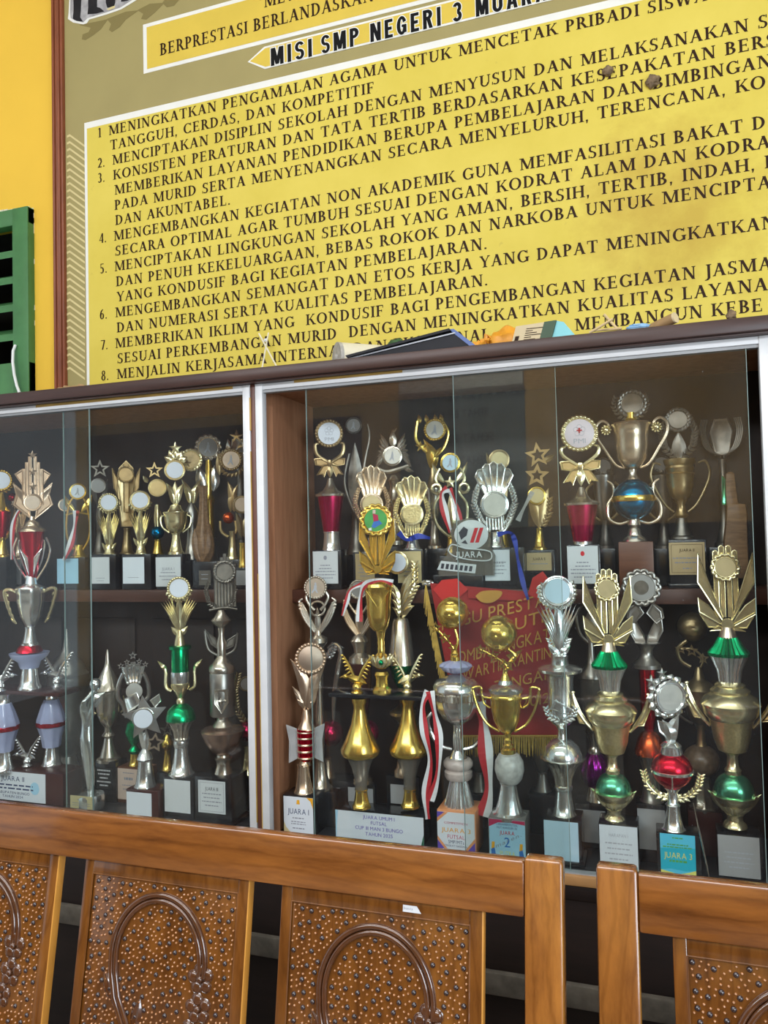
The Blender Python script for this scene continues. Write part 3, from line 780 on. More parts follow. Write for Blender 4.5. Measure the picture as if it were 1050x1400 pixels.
# ================================================================== DISPLAY CABINET
ZF, ZS = 0.705, 1.392            # cabinet floor, upper shelf
YK = 0.345                       # inside face of the back panel
XL0, XL1 = -2.36, -1.088         # left opening
XR0, XR1 = at(366, 700, 0).x, at(1036, 480, 0).x
ZT0 = 1.975
def cabinet():
    c = tag(empty('display_cabinet', (-1.05, .16, 0)), 'long dark brown trophy cabinet with white edged sliding glass', 'cabinet')
    o = Vector(c.location)
    def B(name, boxes, mat, bev=.0, par=c):
        m = MB()
        for b in boxes: m.box(b[0] - o.x, b[1] - o.x, b[2] - o.y, b[3] - o.y, b[4] - o.z, b[5] - o.z, bev=bev)
        return m.build(name, mat, par)
    CX0, CX1 = XL0 - .06, XR1 + .13
    B('top_board', [(CX0 - .03, CX1 + .03, -.052, .368, 1.998, 2.033), (CX0 - .02, CX1 + .02, -.042, .365, 1.993, 1.9985)], 'cabinet_dark', .004)
    B('top_rail', [(CX0, CX1, -.016, .024, 1.976, 1.994)], 'strip_glue')
    B('inner_ceiling', [(CX0 + .04, CX1 - .04, .024, YK, 1.980, 1.993)], 'partition_wood')
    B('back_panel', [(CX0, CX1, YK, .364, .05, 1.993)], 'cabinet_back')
    # panels in relief on the back, standing in for reflected door panels
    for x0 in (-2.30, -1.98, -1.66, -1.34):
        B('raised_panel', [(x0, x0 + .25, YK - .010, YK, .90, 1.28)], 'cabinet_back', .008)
    B('side_panel', [(CX0, CX0 + .05, 0, YK, 0, 1.993)], 'cabinet_post', .002)
    B('side_panel', [(CX1 - .058, CX1, -.016, YK, 0, 1.993), (XR1 + .0255, CX1, -.016, .02, .68, 1.976)], 'cabinet_post', .002)
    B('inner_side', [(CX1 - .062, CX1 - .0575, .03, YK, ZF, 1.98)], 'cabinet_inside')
    xm0, xm1 = XL1 + .024, XR0 - .024
    B('middle_post', [(xm0, xm1, -.020, .05, .68, 1.993)], 'cabinet_post', .003)
    B('partition', [(XL1 + .012, XR0 - .004, .05, YK, ZF, 1.98)], 'partition_wood')
    # white strips framing the openings
    B('white_strip', [(XL0 - .02, XL1 + .012, -.020, -.014, ZT0, 1.9925)], 'strip_white', .001)
    B('white_strip', [(XR0 - .012, XR1 + .014, -.020, -.014, ZT0, 1.9925)], 'strip_white', .001)
    B('white_strip', [(XL1, XL1 + .0225, -.022, .004, .70, 1.9925)], 'strip_white', .001)
    B('white_strip', [(XR0 - .0225, XR0, -.022, .004, .70, 1.9925)], 'strip_white', .001)
    B('white_strip', [(XR1, XR1 + .026, -.022, .004, .70, 1.9925)], 'strip_white', .001)
    # glue showing behind the lifting strips
    random.seed(5)
    B('glue_mark', [(XL1 + .0215, XL1 + .0262, -.0222, -.016, 1.86, 1.955), (XL1 + .0215, XL1 + .0245, -.0222, -.016, .75, 1.80), (XR0 - .0245, XR0 - .0215, -.0222, -.016, .72, 1.45)], 'strip_glue')
    B('glue_mark', [(-1.83, -1.12, -.0205, -.015, 1.985, 1.9928), (XR0 + .1, XR0 + .42, -.0205, -.015, 1.986, 1.9928)], 'strip_glue')
    # tracks
    for x0, x1 in ((XL0, XL1), (XR0, XR1)):
        B('glass_track', [(x0, x1, -.016, .006, ZT0 - .008, ZT0 + .004)], 'track_grey'); B('glass_track', [(x0, x1, -.016, .006, .698, .706)], 'track_grey')
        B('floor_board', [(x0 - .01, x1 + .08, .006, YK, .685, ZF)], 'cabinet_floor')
        B('sill', [(x0 - .03, x1 + .03, -.026, .004, .678, .703)], 'sill_wood', .003)
        B('upper_shelf', [(x0 - .005, x1 + (.07 if x1 > 0 else .005), .160, YK, ZS - .040, ZS)], 'shelf_wood', .003)
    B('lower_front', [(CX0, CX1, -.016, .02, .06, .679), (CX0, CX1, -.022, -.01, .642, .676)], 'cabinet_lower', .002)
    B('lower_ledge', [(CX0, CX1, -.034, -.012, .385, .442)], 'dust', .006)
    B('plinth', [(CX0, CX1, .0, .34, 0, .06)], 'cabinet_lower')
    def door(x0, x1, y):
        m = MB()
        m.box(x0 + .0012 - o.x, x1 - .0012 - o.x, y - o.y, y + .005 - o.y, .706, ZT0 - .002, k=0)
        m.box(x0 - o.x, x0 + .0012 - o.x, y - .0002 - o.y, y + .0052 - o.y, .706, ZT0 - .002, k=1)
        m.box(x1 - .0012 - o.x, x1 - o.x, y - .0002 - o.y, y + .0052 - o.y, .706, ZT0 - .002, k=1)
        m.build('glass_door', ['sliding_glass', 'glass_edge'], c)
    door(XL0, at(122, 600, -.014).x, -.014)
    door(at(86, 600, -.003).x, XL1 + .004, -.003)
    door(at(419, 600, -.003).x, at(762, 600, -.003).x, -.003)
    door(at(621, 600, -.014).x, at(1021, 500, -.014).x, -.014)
cabinet()

# ------------------------------------------------------------------ things lying on top of the cabinet
ZTOP = 2.033
def top_things():
    m = MB()
    a, b = at(463, 487, .125), at(560, 470, .27); a.z = ZTOP + .047; b.z = ZTOP + .047
    d = (b - a)
    m.tube([tuple(a), tuple(a + d * .5), tuple(b)], .046, 24, 0)
    m.tube([tuple(a - d * .03), tuple(a + d * .015)], .0465, 24, 1)
    m.tube([tuple(a - d * .06), tuple(a)], .012, 12, 1)
    tag(m.build('paper_roll', ['paper', 'paper_end']), 'rolled cream paper with a grey end beside the black folder', 'roll')
    # folder, propped at its right edge
    t = tag(empty('folder', tuple(at(560, 490, .03))), 'black folder with blue back lying tilted on top of the cabinet', 'folder')
    t.location.z = ZTOP
    o = Vector(t.location)
    lf, rf, rb = at(474, 493, -.02), at(620, 455, .02), at(655, 474, .02)
    def slab(name, l, r, th, y0, y1, mat):
        mm = MB()
        pts = [(l.x, l.z), (r.x, r.z), (r.x + .004, r.z - th), (l.x + .004, l.z - th)]
        mm.prism([(p - o.x, q - o.z) for p, q in pts], lambda aa, bb, dd: (aa, dd - o.y, bb), y0, y1)
        return mm.build(name, mat, t)
    l1 = Vector((lf.x, 0, ZTOP + .013)); r1 = Vector((rf.x, 0, rf.z))
    slab('front_cover', l1, r1, .006, -.03, .10, 'folder_black')
    l2 = l1 + Vector((.006, 0, -.006)); r2 = r1 + Vector((.012, 0, -.010))
    slab('pages', l2, r2, .003, -.022, .095, 'folder_grey')
    mm = MB()
    mm.prism([(l2.x - o.x, ZTOP + .001 - o.z), (r2.x - o.x, r2.z - .004 - o.z), (rb.x - o.x, ZTOP + .001 - o.z)], lambda aa, bb, dd: (aa, dd - o.y, bb), -.018, .09)
    mm.build('wedge_body', 'folder_black', t)
    mm = MB()
    mm.prism([(r1.x - .004 - o.x, r1.z - o.z), (r1.x + .010 - o.x, r1.z - o.z), (rb.x + .004 - o.x, ZTOP + .002 - o.z), (rb.x - .012 - o.x, ZTOP + .002 - o.z)], lambda aa, bb, dd: (aa, dd - o.y, bb), -.020, .095)
    mm.build('back_cover', 'folder_blue', t)
    lump('leaf_bundle', 542, 470, .19, .02, 'leaf_green', 'small dark green bundle showing behind the black folder', 'bundle', (1.3, .8, .7))
    # orange bag
    m = MB(); c = at(696, 462, .18)
    fn = lambda d: 1 + .10 * sin(7 * d.x + 2 * d.z) + .07 * sin(11 * d.z + 3 * d.y)
    m.ball((0, 0, 0), .05, 24, 16, (1.15, .9, 1), fn=fn)
    for s in range(5): m.tube([(-.04 - .012 * s, -.02, .01), (-.06 - .012 * s, -.02, .03 - .014 * s), (-.075 - .006 * s, -.02, -.045)], [.012, .008, .003], 8)
    b_ = tag(m.build('plastic_bag', 'bag_orange'), 'crumpled orange plastic bag beside the cream carton', 'bag'); b_.location = (c.x, c.y, ZTOP + .048)
    # carton
    t = tag(empty('carton', tuple(at(735, 458, .06))), 'cream carton with green printed end and turquoise flap', 'carton'); t.location.z = ZTOP
    q0, q1, q2, q3 = at(697, 468, .03), at(751, 462, .03), at(767, 440, .05), at(707, 442, .05)
    o = Vector(t.location)
    X0, X1 = q0.x - o.x, q1.x - o.x
    h = q2.z - ZTOP
    mm = MB()
    F = lambda a, b, d: (a + b * .30, d, b)
    mm.prism([(X0, 0), (X1, 0), (X1, h), (X0, h * .93)], F, -.03, .10); mm.build('body', 'carton_cream', t)
    mm = MB(); mm.prism([(X1 - .030, .001), (X1 + .0005, .001), (X1 + .0005, h + .0005), (X1 - .030, h * .985)], F, -.031, .101); mm.build('end_band', 'carton_green', t)
    mm = MB()
    for i in range(7):
        z = h * (.22 + .09 * i); mm.prism([(X0 + .03, z), (X0 + .072 - .012 * (i % 3), z), (X0 + .072 - .012 * (i % 3), z + .0016), (X0 + .03, z + .0016)], F, -.0312, -.03)
    mm.prism([(X0 + .006, .004), (X0 + .016, .004), (X0 + .016, h * .5), (X0 + .006, h * .5)], F, -.0312, -.03)
    mm.build('printing', 'ink_brown', t)
    r = at(795, 459, .05)
    mm = MB(); mm.prism([(X1 + .001, 0), (r.x - o.x, 0), (X1 + .03, h * .92), (X1 + .001, h)], lambda a, b, d: (a + (b * .30 if a < X1 + .02 else b * .12), d, b), -.025, .09)
    mm.build('flap', 'carton_teal', t)
    # straws, stick, plastic scrap
    for i, (p, q) in enumerate((((806, 455), (838, 436)), ((812, 452), (850, 449)), ((826, 430), (846, 452)))):
        m = MB(); a, b = at(*p, .06 + .02 * i), at(*q, .05 + .02 * i)
        a.z = max(a.z, ZTOP + .004); b.z = max(b.z, ZTOP + .004)
        m.tube([tuple(a), tuple((a + b) / 2), tuple(b)], .0035, 8)
        tag(m.build('straw', 'straw'), ['tan straw crossing low over the carton side of the loose straws', 'tan straw lying flattest among the loose straws', 'tan straw leaning over the other loose straws'][i], 'straw', 'loose straws on the cabinet top')
    m = MB(); a, b = at(868, 446, .08), at(922, 436, .02); a.z = ZTOP + .012; b.z += .002; b.z = max(b.z, ZTOP + .014)
    m.tube([tuple(a), tuple((a + b) / 2), tuple(b)], [.011, .013, .0135], 14, 0)
    dd = (b - a).normalized(); m.tube([tuple(b), tuple(b + dd * .004)], .0137, 14, 1)
    tag(m.build('wooden_stick', ['stick_wood', 'stick_end']), 'brown wooden stick with pale cut end on the cabinet top', 'stick')
    lump('plastic_scrap', 872, 447, .03, .017, 'sky_plastic', 'light blue plastic scrap next to the wooden stick', 'scrap', (1.6, .7, .5))
    lump('mud_nest', 1000, 431, -.01, .0115, 'mud', 'small grey mud lump on the cabinet top edge below the word KEBE', 'mud nest', (1, .8, 1.1))
    # two crossed bamboo slivers leaning on the sign
    for nm, p, q in (('left', (352, 507), (367, 455)), ('right', (394, 500), (354, 456))):
        m = MB(); a, b = at(*p, .28), at(*q, .345); a.z = ZTOP + .002
        m.tube([tuple(a), tuple((a + b) / 2), tuple(b)], .0028, 6)
        tag(m.build('bamboo_sliver', 'paper'), 'thin pale bamboo sliver leaning toward the %s, crossing the other' % ('right' if nm == 'left' else 'left'), 'sliver', 'crossed slivers')
    lump('dust_ball', 363, 465, .335, .006, 'ribbon_white', 'tiny white fluff caught where the two slivers cross', 'fluff')
    m = MB(); random.seed(11)
    pts = [(80, 537), (88, 533), (98, 532.5), (108, 533), (116, 535.5)]
    for i in range(4):
        a, b = at(*pts[i], -.02), at(*pts[i + 1], -.02); a.z = ZTOP + .004 + .004 * (i % 2); b.z = ZTOP + .004
        m.tube([tuple(a), tuple(b)], [.006, .0045], 6)
    tag(m.build('bark_strip', 'stick_wood'), 'curled brown bark strip on the cabinet top under the sign frame', 'bark')
top_things()

# ================================================================== CARVED TEAK BENCHES
TILT = radians(10)
P0 = Vector((0, -.69, 1.0))
EU, EV, EN = Vector((1, 0, 0)), Vector((0, sin(TILT), cos(TILT))), Vector((0, -cos(TILT), sin(TILT)))
def bench(name, label, u0, u1, panels, posts):
    root = tag(empty(name, ((u0 + u1) / 2, -.85, 0)), label, 'bench', 'carved teak benches')
    o = Vector(root.location)
    def Bv(u, v, w): return tuple(P0 + EU * u + EV * v + EN * w - o)
    def slab(name, ua, ub, va, vb, w0, w1, mat, bev=.004, par=root):
        m = MB(); m.box(ua, ub, va, vb, w0, w1, bev=bev); m.v = [Bv(*p) for p in m.v]
        return m.build(name, mat, par)
    pv0 = -.58
    for (a, b) in posts:
        slab('back_post', a, b, -.98, .006, -.040, .004, 'teak_up', .006)
        leg = MB(); leg.box(a - o.x, b - o.x, -1.22 - o.y, -1.16 - o.y, 0, .66, bev=.006); leg.build('front_leg', 'teak_up', root)
        arm = MB(); arm.box(a - .005 - o.x, b + .005 - o.x, -1.26 - o.y, -.74 - o.y, .66, .70, bev=.01); arm.build('armrest', 'teak', root)
    ua, ub = (posts[0][1], posts[1][0])
    slab('top_rail', ua, ub, -.088, .0, -.034, .0, 'teak', .005)
    slab('lower_rail', ua, ub, pv0 - .07, pv0, -.034, .0, 'teak', .005)
    seat = MB(); seat.box(ua - o.x, ub - o.x, -1.24 - o.y, -.79 - o.y, .40, .44, bev=.008); seat.build('seat', 'teak', root)
    ap = MB(); ap.box(ua - o.x, ub - o.x, -1.225 - o.y, -1.20 - o.y, .30, .40, bev=.004); ap.build('apron', 'teak', root)
    for i, (a, b) in enumerate(panels):
        panel(root, Bv, a, b, -.088, pv0, i)
    return root
def panel(root, Bv, a, b, vt, vb, seed):
    random.seed(100 + seed)
    W0 = -.010                                   # border face sits just behind the rail
    fa, fb, ft, fbm = a + .0205, b - .0235, vt - .0255, vb + .05
    sm = 'teak_panel'
    m = MB()
    def bx(ua, ub, va, vbb, w0, w1, k=0, bev=.0015):
        q = MB(); q.box(ua, ub, va, vbb, w0, w1, k=k, bev=bev); m.add(q.v, q.f, k)
    bx(a, fa, vb, vt, -.030, W0); bx(fb, b - .002, vb, vt, -.030, W0)
    bx(fa, fb, ft, vt, -.030, W0); bx(fa, fb, vb, fbm, -.030, W0)
    bx(fa, fb, fbm, ft, -.028, W0 - .004)
    bx(b - .006, b, vb, vt, -.030, W0 - .0005, 1)                # pale raw edge
    # bead round the recessed field
    for (p, q) in (((fa, ft), (fb, ft)), ((fb, ft), (fb, fbm)), ((fb, fbm), (fa, fbm)), ((fa, fbm), (fa, ft))):
        m.tube([(p[0], p[1], W0 - .001), (q[0], q[1], W0 - .001)], .0016, 6, 0)
    m.v = [Bv(*p) for p in m.v]
    pn = m.build('carved_panel', [sm, 'teak_edge'], root)
    # carved arch of double moulding, flowers, leaves
    uc = (fa + fb) / 2 + .0
    R = .098 * (b - a) / .37
    vtop = vt - .0535
    cu, cv = uc + .000, vtop - R * 1.12
    FW = W0 - .004
    arch = []
    for i in range(41):
        t = radians(-8 + 188 * i / 40)
        arch.append((cu + R * cos(t), cv + R * 1.12 * sin(t)))
    arch.append((cu - R * .98, cv - .03)); arch.append((cu - R * .86, cv - .075)); arch.append((cu - R * .55, cv - .13)); arch.append((cu - R * .1, cv - .175))
    m = MB()
    for e in (-.0052, .0052):
        pts = []
        for i, p in enumerate(arch):
            q = arch[min(i + 1, len(arch) - 1)]; r = arch[max(i - 1, 0)]
            t = Vector((q[0] - r[0], q[1] - r[1])).normalized()
            pts.append(Bv(p[0] - t.y * e, p[1] + t.x * e, FW + .002))
        m.tube(pts, .0052, 10)
    m.build('carved_arch', 'teak_carved', pn)
    fl = []
    for (du, dv, r) in ((R * .98, -.018, .0165), (R * .97, -.068, .0165), (R * .80, -.112, .014)):
        c = (cu + du, cv + dv); fl.append(c)
        q = MB()
        for j in range(5):
            t = radians(90 + 72 * j + 10 * seed)
            pu, pv = c[0] + r * .95 * cos(t), c[1] + r * .95 * sin(t)
            bm_c = Bv(pu, pv, FW + .001)
            ball = MB(); ball.ball((0, 0, 0), 1, 14, 8)
            q.add([Bv(pu + x * r * .66, pv + y * r * .66, FW + .001 + z * .0055) for x, y, z in ball.v], ball.f)
            ring = MB(); ring.tube([(pu + r * .66 * cos(s * pi / 8), pv + r * .66 * sin(s * pi / 8), FW + .0012) for s in range(16)], .0013, 6, closed=True)
            q.add([Bv(*p) for p in ring.v], ring.f)
        ball = MB(); ball.ball((0, 0, 0), 1, 12, 8)
        q.add([Bv(c[0] + x * r * .38, c[1] + y * r * .38, FW + .005 + z * .005) for x, y, z in ball.v], ball.f)
        q.build('carved_flower', 'teak_carved', pn)
    for (pu, pv, L, ang, wd) in ((cu - R * .92, cv - .085, .06, 118, .012), (cu - R * .42, cv - .125, .055, 80, .012), (cu + R * .25, cv - .15, .05, 55, .011), (cu - R * .75, cv - .15, .05, 150, .011)):
        q = MB(); t = radians(ang); ax = (cos(t), sin(t)); ay = (-sin(t), cos(t)); vs = []; n = 9
        for i in range(n):
            s = i / (n - 1); w = wd * sin(pi * s ** .8) + .0004
            x = L * s
            for (k, h) in ((-1, 0), (-.5, .004), (0, .0018), (.5, .004), (1, 0)):
                vs.append(Bv(pu + ax[0] * x + ay[0] * w * k, pv + ax[1] * x + ay[1] * w * k, FW + .0005 + h * sin(pi * s)))
        fs = [(i * 5 + j, i * 5 + j + 1, i * 5 + j + 6, i * 5 + j + 5) for i in range(n - 1) for j in range(4)]
        q.add(vs, fs); q.build('carved_leaf', 'teak_carved', pn)
    # studs: large domes coloured dark for shade, small ones pale for glints, kept off the carving
    def free(u, v, r):
        if not (fa + r + .002 < u < fb - r - .002 and fbm + r < v < ft - r - .003): return False
        for i in range(0, len(arch), 1):
            if hypot(u - arch[i][0], v - arch[i][1]) < .0125 + r: return False
        for c in fl:
            if hypot(u - c[0], v - c[1]) < .029 + r: return False
        return True
    big = []; small = []
    u_n, v_n = 13, 17
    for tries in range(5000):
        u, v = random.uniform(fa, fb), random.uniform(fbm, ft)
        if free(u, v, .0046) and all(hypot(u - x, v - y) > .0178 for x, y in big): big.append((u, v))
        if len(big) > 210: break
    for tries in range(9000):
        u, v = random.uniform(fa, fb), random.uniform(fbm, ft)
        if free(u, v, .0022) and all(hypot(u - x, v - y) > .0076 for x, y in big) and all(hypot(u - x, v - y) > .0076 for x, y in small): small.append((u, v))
    q = MB()
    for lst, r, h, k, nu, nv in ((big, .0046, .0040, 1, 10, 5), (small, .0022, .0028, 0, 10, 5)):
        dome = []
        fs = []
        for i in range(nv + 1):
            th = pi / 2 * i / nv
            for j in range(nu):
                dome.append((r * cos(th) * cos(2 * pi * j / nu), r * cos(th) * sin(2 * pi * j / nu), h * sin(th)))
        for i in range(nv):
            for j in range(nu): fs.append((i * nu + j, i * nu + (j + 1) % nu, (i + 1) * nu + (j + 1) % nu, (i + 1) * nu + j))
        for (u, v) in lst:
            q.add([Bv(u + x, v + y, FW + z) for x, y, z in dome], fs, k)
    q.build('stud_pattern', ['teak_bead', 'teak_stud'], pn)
bench('bench', 'carved teak bench back with three studded panels and a sticker, filling the lower left', -1.66, -.147, [(-1.525, -1.154), (-1.089, -.719), (-.653, -.279)], [(-1.66, -1.595), (-.2095, -.147)])
bench('bench', 'carved teak bench cut by the right picture edge, one studded panel corner in view', -.094, 1.36, [(.0185, .388), (.455, .825), (.89, 1.26)], [(-.094, -.0305), (1.30, 1.364)])
def sticker():
    m = MB()
    pts = [(-.4215, -.094), (-.4195, -.1035), (-.389, -.1035), (-.3945, -.0945)]
    Bv = lambda u, v, w: tuple(P0 + EU * u + EV * v + EN * w)
    pts = [(-.4205, -.0945), (-.4205, -.1055), (-.3875, -.1055), (-.3955, -.0945)]
    m.prism(pts, Bv, -.0099, -.0092)
    s = tag(m.build('sticker', 'sticker'), 'small white torn sticker on the bench panel edge', 'sticker')
    t = MB()
    sans_text(t, 'bonita', lambda a, b: Bv(a, b, -.0090), -.4185, -.4025, -.1015, .0042)
    t.build('lettering', 'ink_grey', s)
sticker()

# ================================================================== TROPHY KIT
class T:
    """one trophy: cx = picture column of its axis at row yr, standing at depth Y on height zf"""
    def __init__(s, name, label, cx, yr, Y, zf, group, cat='trophy', turn=0.85):
        s.Y = Y; s.zf = zf; s.cx = cx; s.yr = yr
        p = at(cx, yr, Y); s.X = p.x
        s.o = Vector((p.x, Y, zf))
        s.root = tag(empty(name, tuple(s.o)), label, cat, group)
        s.a = atan2(CAM.x - p.x, Y - CAM.y) * turn
        s.ca, s.sa = cos(s.a), sin(s.a)
        s.s = (Vector((p.x, Y, p.z)) - CAM).dot(FWD) / FPX
    def z(s, y): return at(s.cx, y, s.Y).z - s.zf
    def P(s, dx, y, d=0.0):                     # figure place: dx px right of the axis, row y, d metres toward the viewer
        u = dx * s.s; return (u * s.ca + d * s.sa, u * s.sa - d * s.ca, s.z(y))
    def Q(s, u, z, d=0.0): return (u * s.ca + d * s.sa, u * s.sa - d * s.ca, z)
    def lathe(s, name, mat, prof, dx=0, d=0, n=32, fl=0, fa=0.0, par=None, sharp=38):
        m = MB(); c = s.P(dx, prof[0][1], d)
        m.lathe([(r * s.s, s.z(y)) for r, y in prof], (c[0], c[1], 0), n if not fl else max(n, fl * 4), fl, fa)
        return m.build(name, mat, par or s.root, sharp)
    def ball(s, name, mat, dx, y, r, d=0, sz=1.0, par=None, fn=None, nu=28, nv=18):
        m = MB(); m.ball(s.P(dx, y, d), r * s.s, nu, nv, (1, 1, sz), fn=fn)
        return m.build(name, mat, par or s.root)
    def base(s, x0, x1, y0, mat='black_base', depth=None, foot=0.0, name='base', zb=0.0, bev=.003, taper=0.0):
        w = None
        yf = s.Y
        xa = at(x0, y0, yf).x; xb = at(x1, y0, yf).x
        depth = depth or min((xb - xa) * .9, .05 if s.zf > 1 else .08)
        yf = s.Y - depth / 2
        xa = at(x0, y0, yf).x - s.o.x; xb = at(x1, y0, yf).x - s.o.x
        zt = at(x0, y0, yf).z - s.zf
        m = MB(); m.box(xa, xb, -depth / 2, depth / 2, zb, zt, bev=bev)
        if foot: m.box(xa - foot, xb + foot, -depth / 2 - foot, depth / 2 + foot, zb, zb + .012, bev=.003)
        s.bx = (xa, xb, zt); s.bd = depth
        return m.build(name, mat, s.root)
    def plaque(s, x0, x1, y0, y1, mat='card_white', lines=(), dashes=(), front=None, dk='ink_grey', border=None, seed=1, name='plaque'):
        yf = s.Y - (s.bd / 2 if front is None else front) - .0008
        a, b = at(x0, (y0 + y1) / 2, yf), at(x1, (y0 + y1) / 2, yf)
        zt, zb = at(x0, y0, yf).z, at(x0, y1, yf).z
        xa, xb, zt, zb, yl = a.x - s.o.x, b.x - s.o.x, zt - s.zf, zb - s.zf, yf - s.o.y
        zb = max(zb, .004)
        m = MB(); m.box(xa, xb, yl, yl + .0016, zb, zt)
        pl = m.build(name, mat, s.root)
        W_, H_ = xb - xa, zt - zb
        s.pl = (xa, xb, zb, zt, yl)
        fn = lambda p, q: (p, yl - .0004, q)
        for t, cyy, hh, k, wf in lines:             # text, centre row (0 top..1), cap height, ink, width
            q = MB(); w = W_ * wf
            sans_text(q, t, fn, (xa + xb) / 2 - w / 2, (xa + xb) / 2 + w / 2, zt - H_ * cyy - H_ * hh / 2, H_ * hh, 0)
            q.build('lettering', k, pl)
        if dashes:                                   # rows of print too fine to read
            random.seed(seed); q = MB()
            for cyy, wf, th in dashes:
                x = (xa + xb) / 2 - W_ * wf / 2; e = x + W_ * wf; zz = zt - H_ * cyy
                while x < e:
                    L = min(random.uniform(.04, .12) * W_, e - x)
                    q.add([fn(x, zz), fn(x + L, zz), fn(x + L, zz + H_ * th), fn(x, zz + H_ * th)], [(0, 1, 2, 3)]); x += L + .022 * W_
            o = q.build('fine_print', dk, pl)
        if border:
            q = MB(); e = .06 * W_; t = .0009
            for A, B, Cc, D in ((xa + e, xb - e, zt - e - t, zt - e), (xa + e, xb - e, zb + e, zb + e + t), (xa + e, xa + e + t, zb + e, zt - e), (xb - e - t, xb - e, zb + e, zt - e)):
                q.add([fn(A, Cc), fn(B, Cc), fn(B, D), fn(A, D)], [(0, 1, 2, 3)])
            q.build('printed_border', border, pl)
        return pl
    # flat art laid on the current plaque; coordinates 0..1 from its top left corner
    def art(s, pl, name, mat, pts, lift=.0003):
        xa, xb, zb, zt, yl = s.pl
        m = MB(); m.add([(xa + (xb - xa) * u, yl - lift, zt - (zt - zb) * v) for u, v in pts], [list(range(len(pts)))])
        return m.build(name, mat, pl)
    def disc(s, name, mat, dx, y, r, d=0.0, th=.004, n=40, par=None, rx=1.0):
        m = MB(); R = r * s.s; u0 = dx * s.s; z0 = s.z(y)
        prof = [(0.0, d - th), (R * .97, d - th), (R, d - th + .0008), (R, d - .0008), (R * .97, d), (0.0, d)]
        vs = []; fs = []
        for q, dd in prof[1:5]:
            for j in range(n):
                t = 2 * pi * j / n; vs.append(s.Q(u0 + q * rx * cos(t), z0 + q * sin(t), dd))
        for i in range(3):
            for j in range(n): fs.append((i * n + j, i * n + (j + 1) % n, (i + 1) * n + (j + 1) % n, (i + 1) * n + j))
        fs += [list(range(n)), [3 * n + j for j in range(n - 1, -1, -1)]]
        m.add(vs, fs)
        return m.build(name, mat, par or s.root)
    def ring(s, name, mat, dx, y, r, rt, d=0.0, par=None, n=36, beads=0, br=0, scallop=0, sc=0.0):
        m = MB(); u0 = dx * s.s; z0 = s.z(y); R = r * s.s
        pts = []
        nn = max(n, scallop * 6)
        for j in range(nn):
            t = 2 * pi * j / nn; q = R * (1 + sc * abs(cos(scallop * t / 2)) if scallop else 1)
            pts.append(s.Q(u0 + q * cos(t), z0 + q * sin(t), d))
        m.tube(pts, rt * s.s, 8, closed=True)
        for j in range(beads):
            t = 2 * pi * j / beads; m.ball(s.Q(u0 + R * cos(t), z0 + R * sin(t), d + .002), br * s.s, 10, 6)
        return m.build(name, mat, par or s.root)
    def medal(s, dx, y, r, rim='pale_gold', face='face_white', d=0.0, style='bead', ink=None, par=None):
        """round insert in its ornamental rim"""
        back = s.disc('medallion', rim, dx, y, r * 1.12, d, .006, par=par)
        if style == 'bead': s.ring('rim', rim, dx, y, r * 1.03, r * .10, d, back, beads=26, br=r * .13)
        elif style == 'scallop': s.ring('rim', rim, dx, y, r * 1.06, r * .13, d, back, scallop=14, sc=.14)
        elif style == 'cog': s.ring('rim', rim, dx, y, r * 1.08, r * .16, d, back, scallop=20, sc=.10)
        else: s.ring('rim', rim, dx, y, r * 1.04, r * .11, d, back)
        s.ring('inner_rim', rim, dx, y, r * .93, r * .05, d + .001, back)
        f = s.disc('insert', face, dx, y, r * .90, d + .0022, .003, par=back)
        if ink == 'figure':
            m = MB()
            for q in ([(-.10, .45), (.05, .5), (.12, .3), (-.02, .22)], [(-.12, .25), (.15, .22), (.1, -.15), (-.15, -.1)], [(-.15, -.1), (.1, -.15), (.25, -.55), (.1, -.5), (-.05, -.25), (-.3, -.55), (-.4, -.45)]):
                m.add([s.P(dx + a * r, y - b * r, d + .0026) for a, b in q], [list(range(len(q)))])
            m.build('printed_figure', 'ink_soft', back)
        return back
    def blade(s, m, pts, d=0.0, th=.004, inset=.2, dip=.0016, mirror=False, edge=.75):
        """flat cast blade with raised edge; pts (dx, y) px"""
        for sg in ((1, -1) if mirror else (1,)):
            n = len(pts); cx = sum(p[0] for p in pts) / n; cy = sum(p[1] for p in pts) / n
            inn = [(p[0] + (cx - p[0]) * inset, p[1] + (cy - p[1]) * inset) for p in pts]
            vs = [s.P(sg * a, b, d - th) for a, b in pts] + [s.P(sg * a, b, d) for a, b in pts] + [s.P(sg * a, b, d) for a, b in [(p[0] + (cx - p[0]) * inset * .5, p[1] + (cy - p[1]) * inset * .5) for p in pts]] + [s.P(sg * a, b, d - dip) for a, b in inn]
            fs = [list(range(n))]
            for L in range(3):
                fs += [(L * n + i, L * n + (i + 1) % n, (L + 1) * n + (i + 1) % n, (L + 1) * n + i) for i in range(n)]
            fs.append([3 * n + i for i in range(n)])
            m.add(vs, fs)
            if edge: m.tube([s.P(sg * a, b, d) for a, b in pts], edge * s.s, 5, closed=True)
